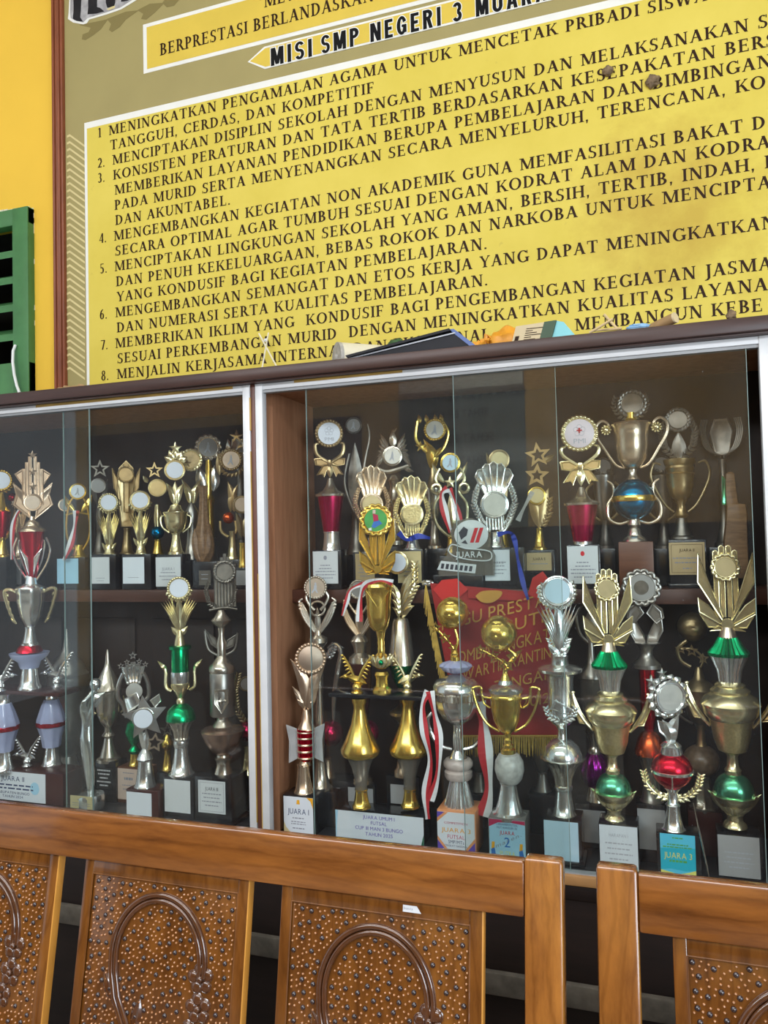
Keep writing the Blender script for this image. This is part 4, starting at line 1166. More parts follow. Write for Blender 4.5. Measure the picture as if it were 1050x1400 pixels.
    def leaf(s, m, x0, y0, x1, y1, w, d=0.0, bend=0.0, h=.004, n=8, mirror=False, blunt=.8):
        """ridged leaf from (x0,y0) to (x1,y1), half width w px, sideways bend px"""
        for sg in ((1, -1) if mirror else (1,)):
            L = hypot(x1 - x0, y1 - y0) or 1; tx, ty = (x1 - x0) / L, (y1 - y0) / L; nx, ny = -ty, tx
            vs = []
            for i in range(n + 1):
                t = i / n; ww = w * sin(pi * min(1, max(.0, t)) ** blunt) + w * .03
                bx, by = x0 + tx * L * t + nx * bend * sin(pi * t), y0 + ty * L * t + ny * bend * sin(pi * t)
                for k, hh in ((-1, 0), (-.5, .55), (0, 1), (.5, .55), (1, 0)):
                    vs.append(s.P(sg * (bx + nx * ww * k), by + ny * ww * k, d + h * hh * sin(pi * (t * .9 + .05))))
                vs.append(s.P(sg * bx, by, d - .0015))
            fs = []
            for i in range(n):
                a, b = i * 6, (i + 1) * 6
                for j in range(4): fs.append((a + j, a + j + 1, b + j + 1, b + j))
                fs.append((a + 4, a + 5, b + 5, b + 4)); fs.append((a + 5, a, b, b + 5))
            m.add(vs, fs)
    def laurel(s, m, path, size, mirror=True, pairs=True, d=0.0, taper=.6):
        """sprig of small leaves along path (dx, y)"""
        n = len(path)
        for i in range(n - 1):
            x0, y0 = path[i]; x1, y1 = path[i + 1]; L = hypot(x1 - x0, y1 - y0); tx, ty = (x1 - x0) / L, (y1 - y0) / L
            k = size * (1 - (1 - taper) * i / n)
            steps = max(1, int(L / (k * .55)))
            for q in range(steps):
                bx, by = x0 + (x1 - x0) * q / steps, y0 + (y1 - y0) * q / steps
                for sd in ((1, -1) if pairs else (1,)):
                    ex, ey = bx + (tx * .8 + sd * -ty * .62) * k, by + (ty * .8 + sd * tx * .62) * k
                    s.leaf(m, bx, by, ex, ey, k * .26, d, 0, .0025, 4, mirror)
    def star(s, m, dx, y, R, r=None, d=0.0, th=.005, hollow=0.0, rot=0.0, n=5, h=.003):
        r = r or R * .42; o = []
        for i in range(2 * n):
            t = radians(90 + rot) + pi * i / n; q = R if i % 2 == 0 else r
            o.append((dx + q * cos(t), y - q * sin(t)))
        if hollow:
            k = hollow; inn = [(dx + (a - dx) * k, y + (b - y) * k) for a, b in o]; N = 2 * n
            vs = [s.P(*p, d) for p in o] + [s.P(*p, d) for p in inn] + [s.P(*p, d - th) for p in o] + [s.P(*p, d - th) for p in inn]
            fs = []
            for i in range(N):
                j = (i + 1) % N
                fs += [(i, j, N + j, N + i), (2 * N + i, 3 * N + i, 3 * N + j, 2 * N + j), (i, 2 * N + i, 2 * N + j, j), (N + i, N + j, 3 * N + j, 3 * N + i)]
            m.add(vs, fs)
        else:
            N = 2 * n
            vs = [s.P(*p, d - th) for p in o] + [s.P(*p, d) for p in o] + [s.P(dx, y, d + h)]
            fs = [list(range(N))] + [(i, (i + 1) % N, N + (i + 1) % N, N + i) for i in range(N)] + [(N + i, N + (i + 1) % N, 2 * N) for i in range(N)]
            m.add(vs, fs)
    def curve(s, m, pts, r, d=0.0, mirror=False, n=8, k=6):
        """round bar through px points, smoothed"""
        P = smooth(pts, k)
        for sg in ((1, -1) if mirror else (1,)):
            rr = [q * s.s for q in (interp(r, len(P)) if isinstance(r, (list, tuple)) else [r] * len(P))]
            m.tube([s.P(sg * p[0], p[1], d + (p[2] if len(p) > 2 else 0)) for p in P], rr, n)
    def handles(s, mat, pts, r, d=0.0):
        for sg in (1, -1):
            m = MB(); s.curve(m, [(sg * p[0],) + tuple(p[1:]) for p in pts], r, d); m.build('handle', mat, s.root)
    def eagle(s, mat, dx, y, sz, face=1):
        """small eagle with raised wings standing on its ball at row y"""
        m = MB(); f = face
        m.ball(s.P(dx, y - sz * .16), sz * .15 * s.s, 14, 8); m.lathe([(sz * .2 * s.s, 0), (sz * .16 * s.s, sz * .05 * s.s), (sz * .07 * s.s, sz * .07 * s.s)], s.P(dx, y), 16)
        s.leaf(m, dx + f * sz * .30, y - sz * .26, dx - f * sz * .38, y - sz * .52, sz * .13, 0, 0, .010, 8)
        m.ball(s.P(dx - f * sz * .36, y - sz * .50), sz * .08 * s.s, 10, 6); s.leaf(m, dx - f * sz * .36, y - sz * .52, dx - f * sz * .55, y - sz * .46, sz * .035, 0)
        for sd, dd in ((1, .008), (-1, -.008)):
            tip = (dx + sd * sz * (.46 if sd * f > 0 else .40), y - sz * 1.12); rt_ = (dx + sd * sz * .05, y - sz * .36)
            s.curve(m, [rt_, (dx + sd * sz * .20, y - sz * .72), tip], [sz * .05, sz * .05, sz * .025], dd)
            for q in range(7):
                k = .25 + .75 * q / 6; bx, by = rt_[0] + (tip[0] - rt_[0]) * k, rt_[1] + (tip[1] - rt_[1]) * k
                s.leaf(m, bx, by, bx + sd * sz * (.17 - .05 * q / 6), by + sz * (.12 - .16 * q / 6), sz * .032, dd, 0, .002, 5)
        return m.build('eagle', mat, s.root)
def smooth(pts, k=6):
    if len(pts) < 3: return pts
    out = []; n = len(pts)
    for i in range(n - 1):
        p0, p1, p2, p3 = pts[max(i - 1, 0)], pts[i], pts[i + 1], pts[min(i + 2, n - 1)]
        for j in range(k):
            t = j / k
            out.append(tuple(.5 * (2 * b + (c - a) * t + (2 * a - 5 * b + 4 * c - d) * t * t + (3 * b - a - 3 * c + d) * t ** 3) for a, b, c, d in zip(p0, p1, p2, p3)))
    out.append(tuple(pts[-1])); return out
def interp(v, n):
    o = []
    for i in range(n):
        t = i / (n - 1) * (len(v) - 1); k = min(int(t), len(v) - 2); o.append(v[k] + (v[k + 1] - v[k]) * (t - k))
    return o
# faces of a football: grooves where the two nearest panel centres are equally far
def _panels():
    g = (1 + 5 ** .5) / 2
    v = [Vector(p).normalized() for a in (1, -1) for b in (g, -g) for p in ((0, a, b), (a, b, 0), (b, 0, a))]
    f = []
    for i in range(12):
        for j in range(i + 1, 12):
            for k in range(j + 1, 12):
                if max((v[i] - v[j]).length, (v[j] - v[k]).length, (v[i] - v[k]).length) < 1.06: f.append((v[i] + v[j] + v[k]).normalized())
    return [(p, .0) for p in v] + [(p, .030) for p in f]
_FP = _panels()
def football(d):
    best = sorted(((d - p).length - w for p, w in _FP))[:2]
    g = best[1] - best[0]
    return 1.0 if g > .07 else .955 + .045 * (g / .07) ** .6

def ribbon(label, pts, w, cols, Y, group='red and white ribbons', name='ribbon'):
    """hanging strip; pts (x, y, metres toward viewer)"""
    m = MB(); P = smooth(pts, 6); n = len(cols)
    L = []
    for i, p in enumerate(P):
        q, r = P[max(i - 1, 0)], P[min(i + 1, len(P) - 1)]
        tx, ty = r[0] - q[0], r[1] - q[1]; l = hypot(tx, ty) or 1; nx, ny = -ty / l, tx / l
        tw = .75 + .25 * cos(i * .55)
        row = []
        for j in range(n + 1):
            e = (j / n - .5) * w * tw
            c = at(p[0] + nx * e, p[1] + ny * e, Y - p[2] - .004 * sin(i * .5 + j)); row.append(c)
        L.append(row)
    for i in range(len(L) - 1):
        for j in range(n):
            a, b, c, d = L[i][j], L[i][j + 1], L[i + 1][j + 1], L[i + 1][j]
            t = Vector((0, .0008, 0))
            m.add([tuple(v) for v in (a, b, c, d)] + [tuple(v + t) for v in (a, b, c, d)], [(0, 1, 2, 3), (7, 6, 5, 4), (0, 4, 5, 1), (1, 5, 6, 2), (2, 6, 7, 3), (3, 7, 4, 0)], j)
    o = m.build(name, list(cols), None, 50)
    return tag(o, label, 'ribbon', group)

# recurring heads
def head_wings(t, y0, y1, w, mat, face, md, my, mr, feathers=5, style='bead', ink=None):
    """medallion between two spread feather wings: y0 foot of the wings, y1 their tips, w half spread"""
    m = MB()
    for i in range(feathers):
        k = i / max(1, feathers - 1)
        t.leaf(m, 1.2, y0 - 2.2 * i, w * (1 - .48 * k), y1 + (y0 - y1) * (.10 * (1 - k) - .06 * k), w * .085, -.001 + .0012 * i, -w * .08, .0035, 9, True, .6)
    m.build('wings', mat, t.root)
    m = MB()
    t.leaf(m, 0, y0 + 2, 0, my + mr * .6, mr * .42, .002, 0, .006); t.leaf(m, 0, y0 + 4, mr * .8, y0 - 10, mr * .25, .003, 0, .004, 7, True)
    for i in range(9):
        a = radians(200 + 140 * i / 8); t.leaf(m, md + mr * .98 * cos(a), my - mr * .98 * sin(a), md + mr * 1.42 * cos(a + .15), my - mr * 1.42 * sin(a + .15), mr * .17, .003, 0, .003, 5)
    m.build('spine', mat, t.root)
    return t.medal(md, my, mr, mat, face, .006, style, ink)
def head_fan(t, y0, y1, w, mat, face, my, mr, laurel=True, rays=5):
    """scalloped fan of rays over a plain disc between laurel sprays"""
    m = MB()
    for i in range(rays):
        a0 = -1 + 2 * i / rays; a1 = -1 + 2 * (i + 1) / rays; am = (a0 + a1) / 2
        top = lambda a: y1 + (my - y1) * .30 * a * a
        pts = [(a0 * mr * .72, my - mr * .7), (a1 * mr * .72, my - mr * .7), (a1 * w, top(a1)), (am * w * 1.04, top(am) - 3), (a0 * w, top(a0))]
        t.blade(m, pts, .0 + .0012 * (1 - abs(am)), .005, .28, .003)
    m.build('fan', mat, t.root)
    if laurel:
        m = MB()
        t.laurel(m, [(mr * .35, y0 - 2), (mr * 1.05, y0 - (y0 - my) * .35), (mr * 1.65, my - mr * .1), (mr * 1.45, my - mr * 1.1), (mr * 1.15, my - mr * 1.7)], mr * .5)
        m.build('laurel_spray', mat, t.root)
    m = MB()
    for i in range(6): t.blade(m, [((i - 2.5) * mr * .24 - mr * .07, my + mr * .9), ((i - 2.5) * mr * .24 + mr * .07, my + mr * .9), ((i - 2.5) * mr * .24 + mr * .07, y0 - mr * .2), ((i - 2.5) * mr * .24 - mr * .07, y0 - mr * .2)], .001, .004, .1, .0005)
    t.curve(m, [(-mr * 1.35, my + mr * 1.1), (-mr * .75, y0 - mr * .12), (0, y0 + mr * .12), (mr * .75, y0 - mr * .12), (mr * 1.35, my + mr * 1.1)], mr * .12, .003)
    m.build('yoke', mat, t.root)
    return t.medal(0, my, mr, mat, face, .004, 'plain')
def head_sunburst(t, y0, y1, w, mat, face, mface='face_gold', medal=True):
    """narrow pointed blades opening from a small boss, slotted pillar between, scalloped medallion on top"""
    H = y0 - y1
    m = MB()
    t.blade(m, [(w * .06, y0 - H * .04), (w * .98, y0 - H * .57), (w * .93, y0 - H * .93), (w * .86, y0 - H * .84), (w * .12, y0 - H * .10)], .003, .005, .16, .0018, True, 1.0)
    t.blade(m, [(w * .06, y0 - H * .02), (w * .95, y0 - H * .20), (w * .99, y0 - H * .38), (w * .62, y0 - H * .28)], .001, .005, .16, .0018, True, 1.0)
    t.blade(m, [(w * .06, y0), (w * .66, y0 - H * .01), (w * .96, y0 - H * .18)], -.001, .005, .22, .002, True, .9)
    t.blade(m, [(w * .05, y0 + H * .01), (w * .62, y0 + H * .03), (w * .30, y0 - H * .03)], .001, .004, .2, .001, True, .7)
    m.build('blades', mat, t.root)
    m = MB()
    for x in (-.33, -.12, .12, .33):
        top = y1 + (H * .0 if abs(x) < .2 else H * .06)
        t.blade(m, [((x - .075) * w, y0 - H * .14), ((x + .075) * w, y0 - H * .14), ((x + .085) * w, top), (x * w, top - H * .02), ((x - .085) * w, top)], -.002, .004, .3, .002)
    m.build('pillar', mat, t.root)
    t.disc('boss', mat, 0, y0 - H * .06, w * .21, .010, .008)
    if medal: return t.medal(0, y1 + H * .25, w * .40, mat, mface, .006, 'scallop')
def bow(t, y, w, mat, name='bow'):
    m = MB()
    t.blade(m, [(1, y), (w * .55, y - w * .30), (w, y - w * .28), (w * .94, y + w * .12), (w * .5, y + w * .2)], .004, .007, .3, .004, True)
    t.blade(m, [(1, y + 1), (w * .40, y + w * .10), (w * .86, y + w * .78), (w * .50, y + w * .72), (w * .40, y + w * .92)], .002, .006, .3, .003, True)
    t.leaf(m, 0, y + w * .15, 0, y + w * 1.0, w * .2, .004, 0, .004)
    m.box(*(lambda c: (c[0] - w * .12 * t.s, c[0] + w * .12 * t.s, c[1] - .006, c[1] + .006, c[2] - w * .2 * t.s, c[2] + w * .2 * t.s))(t.P(0, y, .006)), bev=.002)
    return m.build(name, mat, t.root)
def bell(y0, y1, r0, r1): # flared foot from narrow top y0 to wide bottom y1
    h = y1 - y0
    return [(r1, y1), (r1 * .98, y1 - h * .10), (r0 + (r1 - r0) * .62, y1 - h * .16), (r0 + (r1 - r0) * .30, y1 - h * .45), (r0 + (r1 - r0) * .08, y1 - h * .75), (r0, y0 + h * .08), (r0 * 1.12, y0 + h * .05), (r0 * 1.12, y0)]
def cupp(y0, y1, rt, rb): # goblet bowl from rim y0 down to y1
    h = y1 - y0
    return [(rb, y1), (rb * 1.3, y1 - h * .05), (rt * .55, y1 - h * .12), (rt * .76, y1 - h * .30), (rt * .87, y1 - h * .55), (rt * .92, y0 + h * .12), (rt * .98, y0 + h * .06), (rt, y0 + h * .02), (rt, y0), (rt * .9, y0), (rt * .86, y0 + h * .08)]

# ================================================================== TROPHIES, LEFT SIDE
GLU, GLF = 'trophies on the upper shelf behind the left glass', 'trophies on the floor behind the left glass'
GRU, GRF = 'trophies on the upper shelf behind the right glass', 'trophies on the floor behind the right glass'
DASH = [(.30, .5, .035), (.42, .7, .03), (.54, .6, .03), (.66, .72, .03), (.78, .5, .03)]

def tall_juara_two():
    t = T('trophy', 'tallest trophy at the left edge, lilac columns and JUARA II label', 42, 850, 0.105, ZF, GLF)
    t.base(-14, 86, 1050, 'maroon_base', .105)
    pl = t.plaque(-26, 62, 1051, 1096, 'card_white', [('JUARA II', .24, .17, 'ink_navy', .36), ('KABUPATEN BUNGO', .73, .09, 'ink_navy', .52), ('TAHUN 2024', .86, .09, 'ink_navy', .32)], [(.49, .62, .05), (.61, .66, .05)], dk='ink_navy')
    t.art(pl, 'printed_swirl', 'card_sky', [(.84 + .07 * cos(a * .5), .52 + .22 * sin(a * .5)) for a in range(12)], .0002)
    for dx in (-34, 25):
        t.lathe('column_foot', 'bright_silver', bell(1022, 1050, 8, 14), dx)
        t.lathe('column', 'lilac', [(11, 1023), (13, 1010), (17, 997), (19, 990), (18, 984), (13, 968), (9, 958)], dx, fl=8, fa=.05)
        t.lathe('red_band', 'red_foil', [(19.2, 994), (20, 993), (20, 989), (19, 988)], dx)
        t.lathe('collar', 'bright_silver', [(9, 959), (8, 957), (7, 950), (9, 946)], dx)
    t.eagle('bright_silver', -6, 1046, 34)
    m = MB(); a, b = t.X - at(-22, 940, .105).x, at(96, 940, .105).x - t.X
    m.box(-a, b, -.052, .052, t.z(946), t.z(941), bev=.001); m.build('platform', 'maroon_base', t.root)
    t.eagle('bright_silver', 32, 941, 40); t.eagle('bright_silver', -38, 941, 40, -1)
    t.lathe('column_foot', 'bright_silver', bell(911, 941, 10, 15), -2)
    t.lathe('dish', 'lilac', [(12, 913), (15, 904), (24, 897), (26, 892), (24, 892), (12, 898)], -2)
    t.lathe('red_ring', 'red_foil', [(13, 893), (17, 891), (15, 885), (11, 881)], -2)
    t.lathe('stem', 'silver', bell(857, 882, 6, 12), -1)
    t.lathe('cup', 'silver', [(4, 859), (7, 855), (13, 842), (17, 822), (17, 812), (19, 806), (18, 803), (14, 801), (8, 798)], 0, fl=8, fa=.04)
    for sg in (1, -1):
        m = MB(); t.curve(m, [(sg * 17, 810), (sg * 26, 805), (sg * 32, 808), (sg * 29, 824), (sg * 24, 840), (sg * 18, 852)], [1.6, 2.4, 2.6, 2.4, 1.8, 1.4])
        for y, x in ((812, 31), (822, 30), (831, 28), (840, 25), (848, 22)): t.leaf(m, sg * (x - 4), y + 3, sg * (x + 3), y - 4, 2)
        m.build('handle', 'pale_gold', t.root)
    t.lathe('neck', 'bright_silver', [(9, 801), (8, 796), (6, 788), (5, 782)], 1)
    t.lathe('cup', 'red_foil', [(6, 790), (9, 770), (13, 750), (16, 730), (17, 727), (12, 727)], 2)
    for sg in (1, -1):
        m = MB(); t.curve(m, [(sg * 5 + 2, 794), (sg * 18 + 2, 772), (sg * 23 + 2, 752), (sg * 18 + 2, 735)], 1.6); t.curve(m, [(sg * 3 + 2, 790), (sg * 12 + 2, 768), (sg * 16 + 2, 745), (sg * 15 + 2, 738)], 1.4)
        t.blade(m, [(sg * 3 + 2, 786), (sg * 9 + 2, 764), (sg * 14 + 2, 750), (sg * 4 + 2, 762)], .024, .004); m.build('bracket', 'bright_silver', t.root)
    t.lathe('lid', 'champagne', [(18, 727), (17, 724), (10, 719), (9, 715), (4, 711), (3, 706)], 3)
    m = MB()
    for a, b, y in ((1.5, 5, 624), (5.2, 9, 632), (9.2, 13, 641)): t.blade(m, [(a + 4, 690), (b + 4, 690), (b + 4, y), (a + 4, y)], .003, .005, .25); t.blade(m, [(4 - a, 690), (4 - b, 690), (4 - b, y), (4 - a, y)], .003, .005, .25)
    for sg in (1, -1):
        t.blade(m, [(4 + sg * 12, 666), (4 + sg * 23, 648), (4 + sg * 13, 641)], .0, .004, .35, .003)
        t.blade(m, [(4 + sg * 8, 676), (4 + sg * 25, 660), (4 + sg * 21, 676), (4 + sg * 25, 690), (4 + sg * 14, 700), (4 + sg * 2, 710), (4 + sg * 4, 698)], .002, .005, .3, .003)
    m.build('figure', 'rose_gold', t.root)
    m = MB()
    for y in (622, 645, 665): t.star(m, 4, y, 6, d=.006)
    m.build('star', 'rose_gold', t.root)
    t.medal(4, 687, 10.5, 'rose_gold', 'face_rose', .008, 'plain')
tall_juara_two()

def small_figure(name, label, cx, yr, Y, zf, group, base, plq, bl, head, cat='trophy'):
    t = T(name, label, cx, yr, Y, zf, group, cat)
    x0, x1, y0, mat = base[:4]
    t.base(x0, x1, y0, mat, *(base[4:] or ()))
    if plq: t.plaque(*plq[0], plq[1], *(plq[2:] or ()))
    for i, (mt, prof) in enumerate(bl): t.lathe('foot' if i == 0 else ('stem' if len(prof) < 6 else 'cup'), mt, prof)
    head(t)
    return t

# upper shelf, left
def u_edge(t):
    head_wings(t, 735, 690, 14, 'gold', 'face_white', -1, 657, 13)
    t.lathe('cup', 'red_foil', [(5, 735), (9, 720), (11, 700), (6, 698)])
small_figure('trophy', 'gold trophy cut by the left picture edge, pale round insert', 3, 720, .20, ZS, GLU, (-22, 8, 762, 'black_base'), None, [('gold', bell(735, 762, 4, 10))], u_edge)
def u_ribboned(t):
    head_wings(t, 742, 690, 13, 'champagne', 'face_grey', 0, 686, 8); t.ball('ball', 'red_foil', -8, 680, 6)
small_figure('trophy', 'small trophy with grey card half hidden behind the lilac columned one', 26, 720, 0.28, ZS, GLU, (4, 50, 765, 'black_base'), ((8, 29, 766, 799), 'card_grey'), [('champagne', bell(740, 765, 4, 9))], u_ribboned)
ribbon('red and white ribbon hanging beside the tall red cup at left', [(32, 692, .03), (22, 704, .05), (17, 725, .045), (16, 765, .04)], 7, ('ribbon_red', 'ribbon_white'), .20)
def u_lyre(t):
    m = MB(); t.curve(m, [(2, 757), (13, 738), (15, 715), (11, 690), (6, 680)], 1.7, 0, True); t.leaf(m, 4, 700, 18, 676, 4, 0, 2, .004, 8, True); t.curve(m, [(-16, 704), (0, 701), (16, 704)], 1.5)
    m.build('lyre', 'gold', t.root); t.medal(0, 672, 10, 'gold', 'face_white', .006, 'plain', 'figure'); t.medal(-17, 690, 8, 'champagne', 'face_grey', -.01, 'plain')
small_figure('trophy', 'gold lyre trophy with light blue card behind the left overlapping panes', 107, 715, .20, ZS, GLU, (82, 116, 762, 'black_base'), ((78, 107, 764, 798), 'card_sky'), [('gold', bell(745, 762, 5, 11))], u_lyre)
ribbon('red and white ribbon hanging from the gold lyre trophy', [(104, 698, .02), (102, 720, .03), (96, 745, .035), (87, 766, .03)], 9, ('ribbon_red', 'ribbon_white'), .19)
def u_darkstar(t):
    m = MB(); t.star(m, 1, 641, 13, d=0, hollow=.6); t.leaf(m, 3, 690, 11, 655, 3, 0, 0, .004, 8, True); m.build('star', 'tarnish', t.root)
    t.medal(-1, 664, 9, 'pewter', 'face_grey', .006, 'plain')
small_figure('trophy', 'dim trophy with a hollow star above a grey disc behind the first gold wings', 136, 690, 0.285, ZS, GLU, (120, 150, 760, 'black_base'), None, [('tarnish', bell(722, 760, 4, 10)), ('tarnish', [(4, 724), (5, 706), (3, 688)])], u_darkstar)
def u_w1(t): head_wings(t, 752, 700, 17, 'pale_gold', 'face_white', 0, 687, 11.5)
small_figure('trophy', 'gold winged trophy with white disc and creased white card, left of its twin', 149, 715, .19, ZS, GLU, (124, 158, 758, 'black_base'), ((125, 149.5, 762, 798), 'card_pale', (), [(.80, .5, .02), (.9, .4, .02)]), [('pale_gold', bell(745, 758, 4, 9))], u_w1)
def u_tri(t):
    m = MB()
    t.blade(m, [(-7, 720), (7, 720), (12, 668), (9, 640), (0, 630), (-9, 640), (-12, 668)], 0, .006, .2, .002)
    t.blade(m, [(7, 690), (16, 668), (18, 640), (12, 652)], .0, .005, .25, .002, True); t.blade(m, [(-3, 700), (3, 700), (3, 634), (-3, 634)], .004, .004)
    m.build('figure', 'bronze', t.root); t.medal(0, 649, 10, 'bronze', 'bronze', .007, 'bead')
small_figure('trophy', 'tall bronze three-pointed trophy standing between the two winged ones', 173, 690, 0.285, ZS, GLU, (158, 188, 760, 'black_base'), None, [('bronze', bell(722, 760, 4, 10))], u_tri)
def u_w2(t):
    head_wings(t, 745, 698, 16, 'pale_gold', 'face_white', 0, 684, 12, 4, 'plain')
small_figure('trophy', 'slim gold winged trophy with white disc ringed in gold, right twin', 192, 715, .19, ZS, GLU, (166, 206, 758, 'black_base'), ((168, 197, 762, 798), 'card_white', (), [(.78, .5, .02)]), [('pale_gold', bell(740, 758, 4, 8))], u_w2)
def u_star8(t):
    m = MB(); t.star(m, -3, 643, 12, d=0, hollow=.55); t.leaf(m, -12, 660, -18, 650, 3); t.leaf(m, 6, 676, 16, 664, 3); t.leaf(m, 2, 720, 0, 690, 5); m.build('star', 'pale_gold', t.root)
    t.medal(1, 667, 11, 'pale_gold', 'pale_gold', .006, 'plain')
    t.ball('ball', 'blue_foil', 0, 728, 9)
small_figure('trophy', 'trophy with hollow star over a yellow disc and a blue ball', 215, 700, 0.265, ZS, GLU, (202, 230, 760, 'black_base'), None, [('gold', bell(738, 760, 4, 9)), ('pale_gold', [(4, 722), (5, 708), (3, 690)])], u_star8)
def u_cup9(t):
    m = MB()
    for i in range(5):
        a = radians(25 + 32 * i); t.leaf(m, 1 + 4 * cos(a), 632 - 4 * sin(a), 1 + 17 * cos(a), 634 - 22 * sin(a), 5, -.002)
    t.star(m, 1, 613, 9, d=.004); t.leaf(m, 2, 690, 12, 660, 5, 0, -3, .005, 8, True); t.leaf(m, 0, 692, 0, 658, 5)
    m.build('crest', 'pale_gold', t.root)
    t.medal(0, 643, 12.5, 'pale_gold', 'face_white', .008, 'plain')
    t.lathe('cup', 'pale_gold', cupp(700, 730, 17, 5)); t.lathe('lid', 'pale_gold', [(12, 700), (8, 695), (7, 691), (3, 689)])
    t.handles('pale_gold', [(15, 704), (20, 708), (18, 720), (9, 728)], 1.3)
small_figure('trophy', 'gold cup with star crest and white disc, JUARA card rounded at the corners', 240, 690, 0.187, ZS, GLU, (214, 249, 758, 'black_base'), ((213, 247, 762, 802), 'card_pale', [('JUARA I', .40, .10, 'ink_grey', .5)], DASH[2:]), [('pale_gold', bell(729, 758, 5, 11))], u_cup9)
def u_oval(t):
    m = MB(); t.leaf(m, 2, 690, 13, 655, 5, 0, -3, .005, 8, True); t.star(m, -5, 634, 6, d=.008); m.build('figure', 'pale_gold', t.root)
    t.medal(0, 629, 12, 'pale_gold', 'dark_bronze', .004, 'cog')
small_figure('trophy', 'gold oval trophy seen edge-on between the star cup and the carved vase', 262, 680, 0.242, ZS, GLU, (248, 276, 765, 'black_base'), None, [('pewter', bell(712, 765, 6, 12)), ('pewter', [(7, 712), (9, 700), (3, 688)])], u_oval)
def u_round(t):
    m = MB()
    for sx, k in ((-1, 14), (1, 8)):
        t.leaf(m, sx * 6, 672, sx * k, 636, 8, .004, 0, .006)
    m.build('leaf', 'silver', t.root)
    t.medal(0, 612, 14, 'warm_silver', 'face_grey', .008, 'scallop', 'figure')
    t.lathe('column', 'gold', [(6, 735), (6, 690), (8, 684), (4, 676), (5, 640), (4, 628)])
small_figure('trophy', 'high round scalloped medallion trophy on a dark column beside the carved vase', 286, 680, 0.297, ZS, GLU, (270, 302, 770, 'black_base'), None, [('tarnish', bell(735, 770, 7, 13))], u_round)
def u_vase():
    t = T('carved_vase', 'slender carved brown wooden vase on a dark plaque block', 279, 730, .20, ZS, GLU, 'vase', .3)
    t.base(263, 297, 768, 'black_base', .05)
    t.plaque(272, 288, 780, 800, 'tarnish', (), [(.3, .6, .05), (.6, .6, .05)], dk='ink_soft')
    t.lathe('body', 'carved_brown', [(9, 768), (13, 758), (14, 745), (12, 730), (8, 715), (6, 700), (5, 680), (6, 668), (7, 664), (4, 664)], fl=5, fa=.10)
    m = MB()
    for sx in (-1, 1): t.leaf(m, sx * 2, 766, sx * 9, 722, 5, .026, sx * 3, .006)
    m.build('relief', 'carved_brown', t.root)
u_vase()
def u_wreath(t):
    m = MB()
    for i in range(20):
        a = 2 * pi * i / 20; t.leaf(m, 14 * cos(a), 632 + 15 * sin(a), 20 * cos(a + .35), 632 + 21 * sin(a + .35), 2.2, 0, 0, .003, 4)
    t.leaf(m, 3, 700, -5, 658, 6, .002, 2); t.leaf(m, -2, 700, 9, 662, 5, .002, -3); t.star(m, -14, 624, 5, d=.006)
    t.leaf(m, -16, 650, -18, 620, 4)
    m.build('wreath', 'bronze', t.root)
    t.medal(0, 629, 13, 'bronze', 'face_rose', .006, 'bead', 'figure')
    t.ball('ball', 'orange_foil', -5, 708, 8); m = MB(); t.curve(m, [(-16, 712), (-15, 726), (-6, 734)], 2.2); t.curve(m, [(4, 712), (5, 726), (-2, 734)], 2.2); m.build('cradle', 'pale_gold', t.root)
small_figure('trophy', 'bronze wreath trophy with a dull red ball near the middle post', 317, 680, 0.25, ZS, GLU, (300, 330, 765, 'black_base'), None, [('pale_gold', bell(726, 765, 4, 9))], u_wreath)
def u_starback(t):
    m = MB(); t.star(m, -4, 597, 10, d=.004); t.blade(m, [(-10, 600), (4, 600), (6, 618), (-2, 626), (-12, 616)], 0, .005); t.leaf(m, -12, 625, -16, 600, 5); m.build('crest', 'silver', t.root)
    t.medal(4, 622, 10, 'pewter', 'face_grey', -.002, 'plain')
    t.lathe('column', 'tarnish', [(6, 740), (5, 690), (4, 630)])
small_figure('trophy', 'star crested silver trophy standing highest against the middle post', 329, 680, 0.31, ZS, GLU, (314, 338, 770, 'black_base'), None, [('tarnish', bell(735, 770, 6, 11))], u_starback)
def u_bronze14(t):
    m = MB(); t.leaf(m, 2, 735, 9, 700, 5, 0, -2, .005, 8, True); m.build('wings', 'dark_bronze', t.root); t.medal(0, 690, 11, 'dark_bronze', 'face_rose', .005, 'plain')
small_figure('trophy', 'bronze disc trophy on a bright gold column, partly behind the middle post', 332, 720, .19, ZS, GLU, (318, 340, 776, 'black_base', .03), ((322, 339, 780, 800), 'card_grey'), [('gold', bell(742, 776, 5, 7))], u_bronze14)

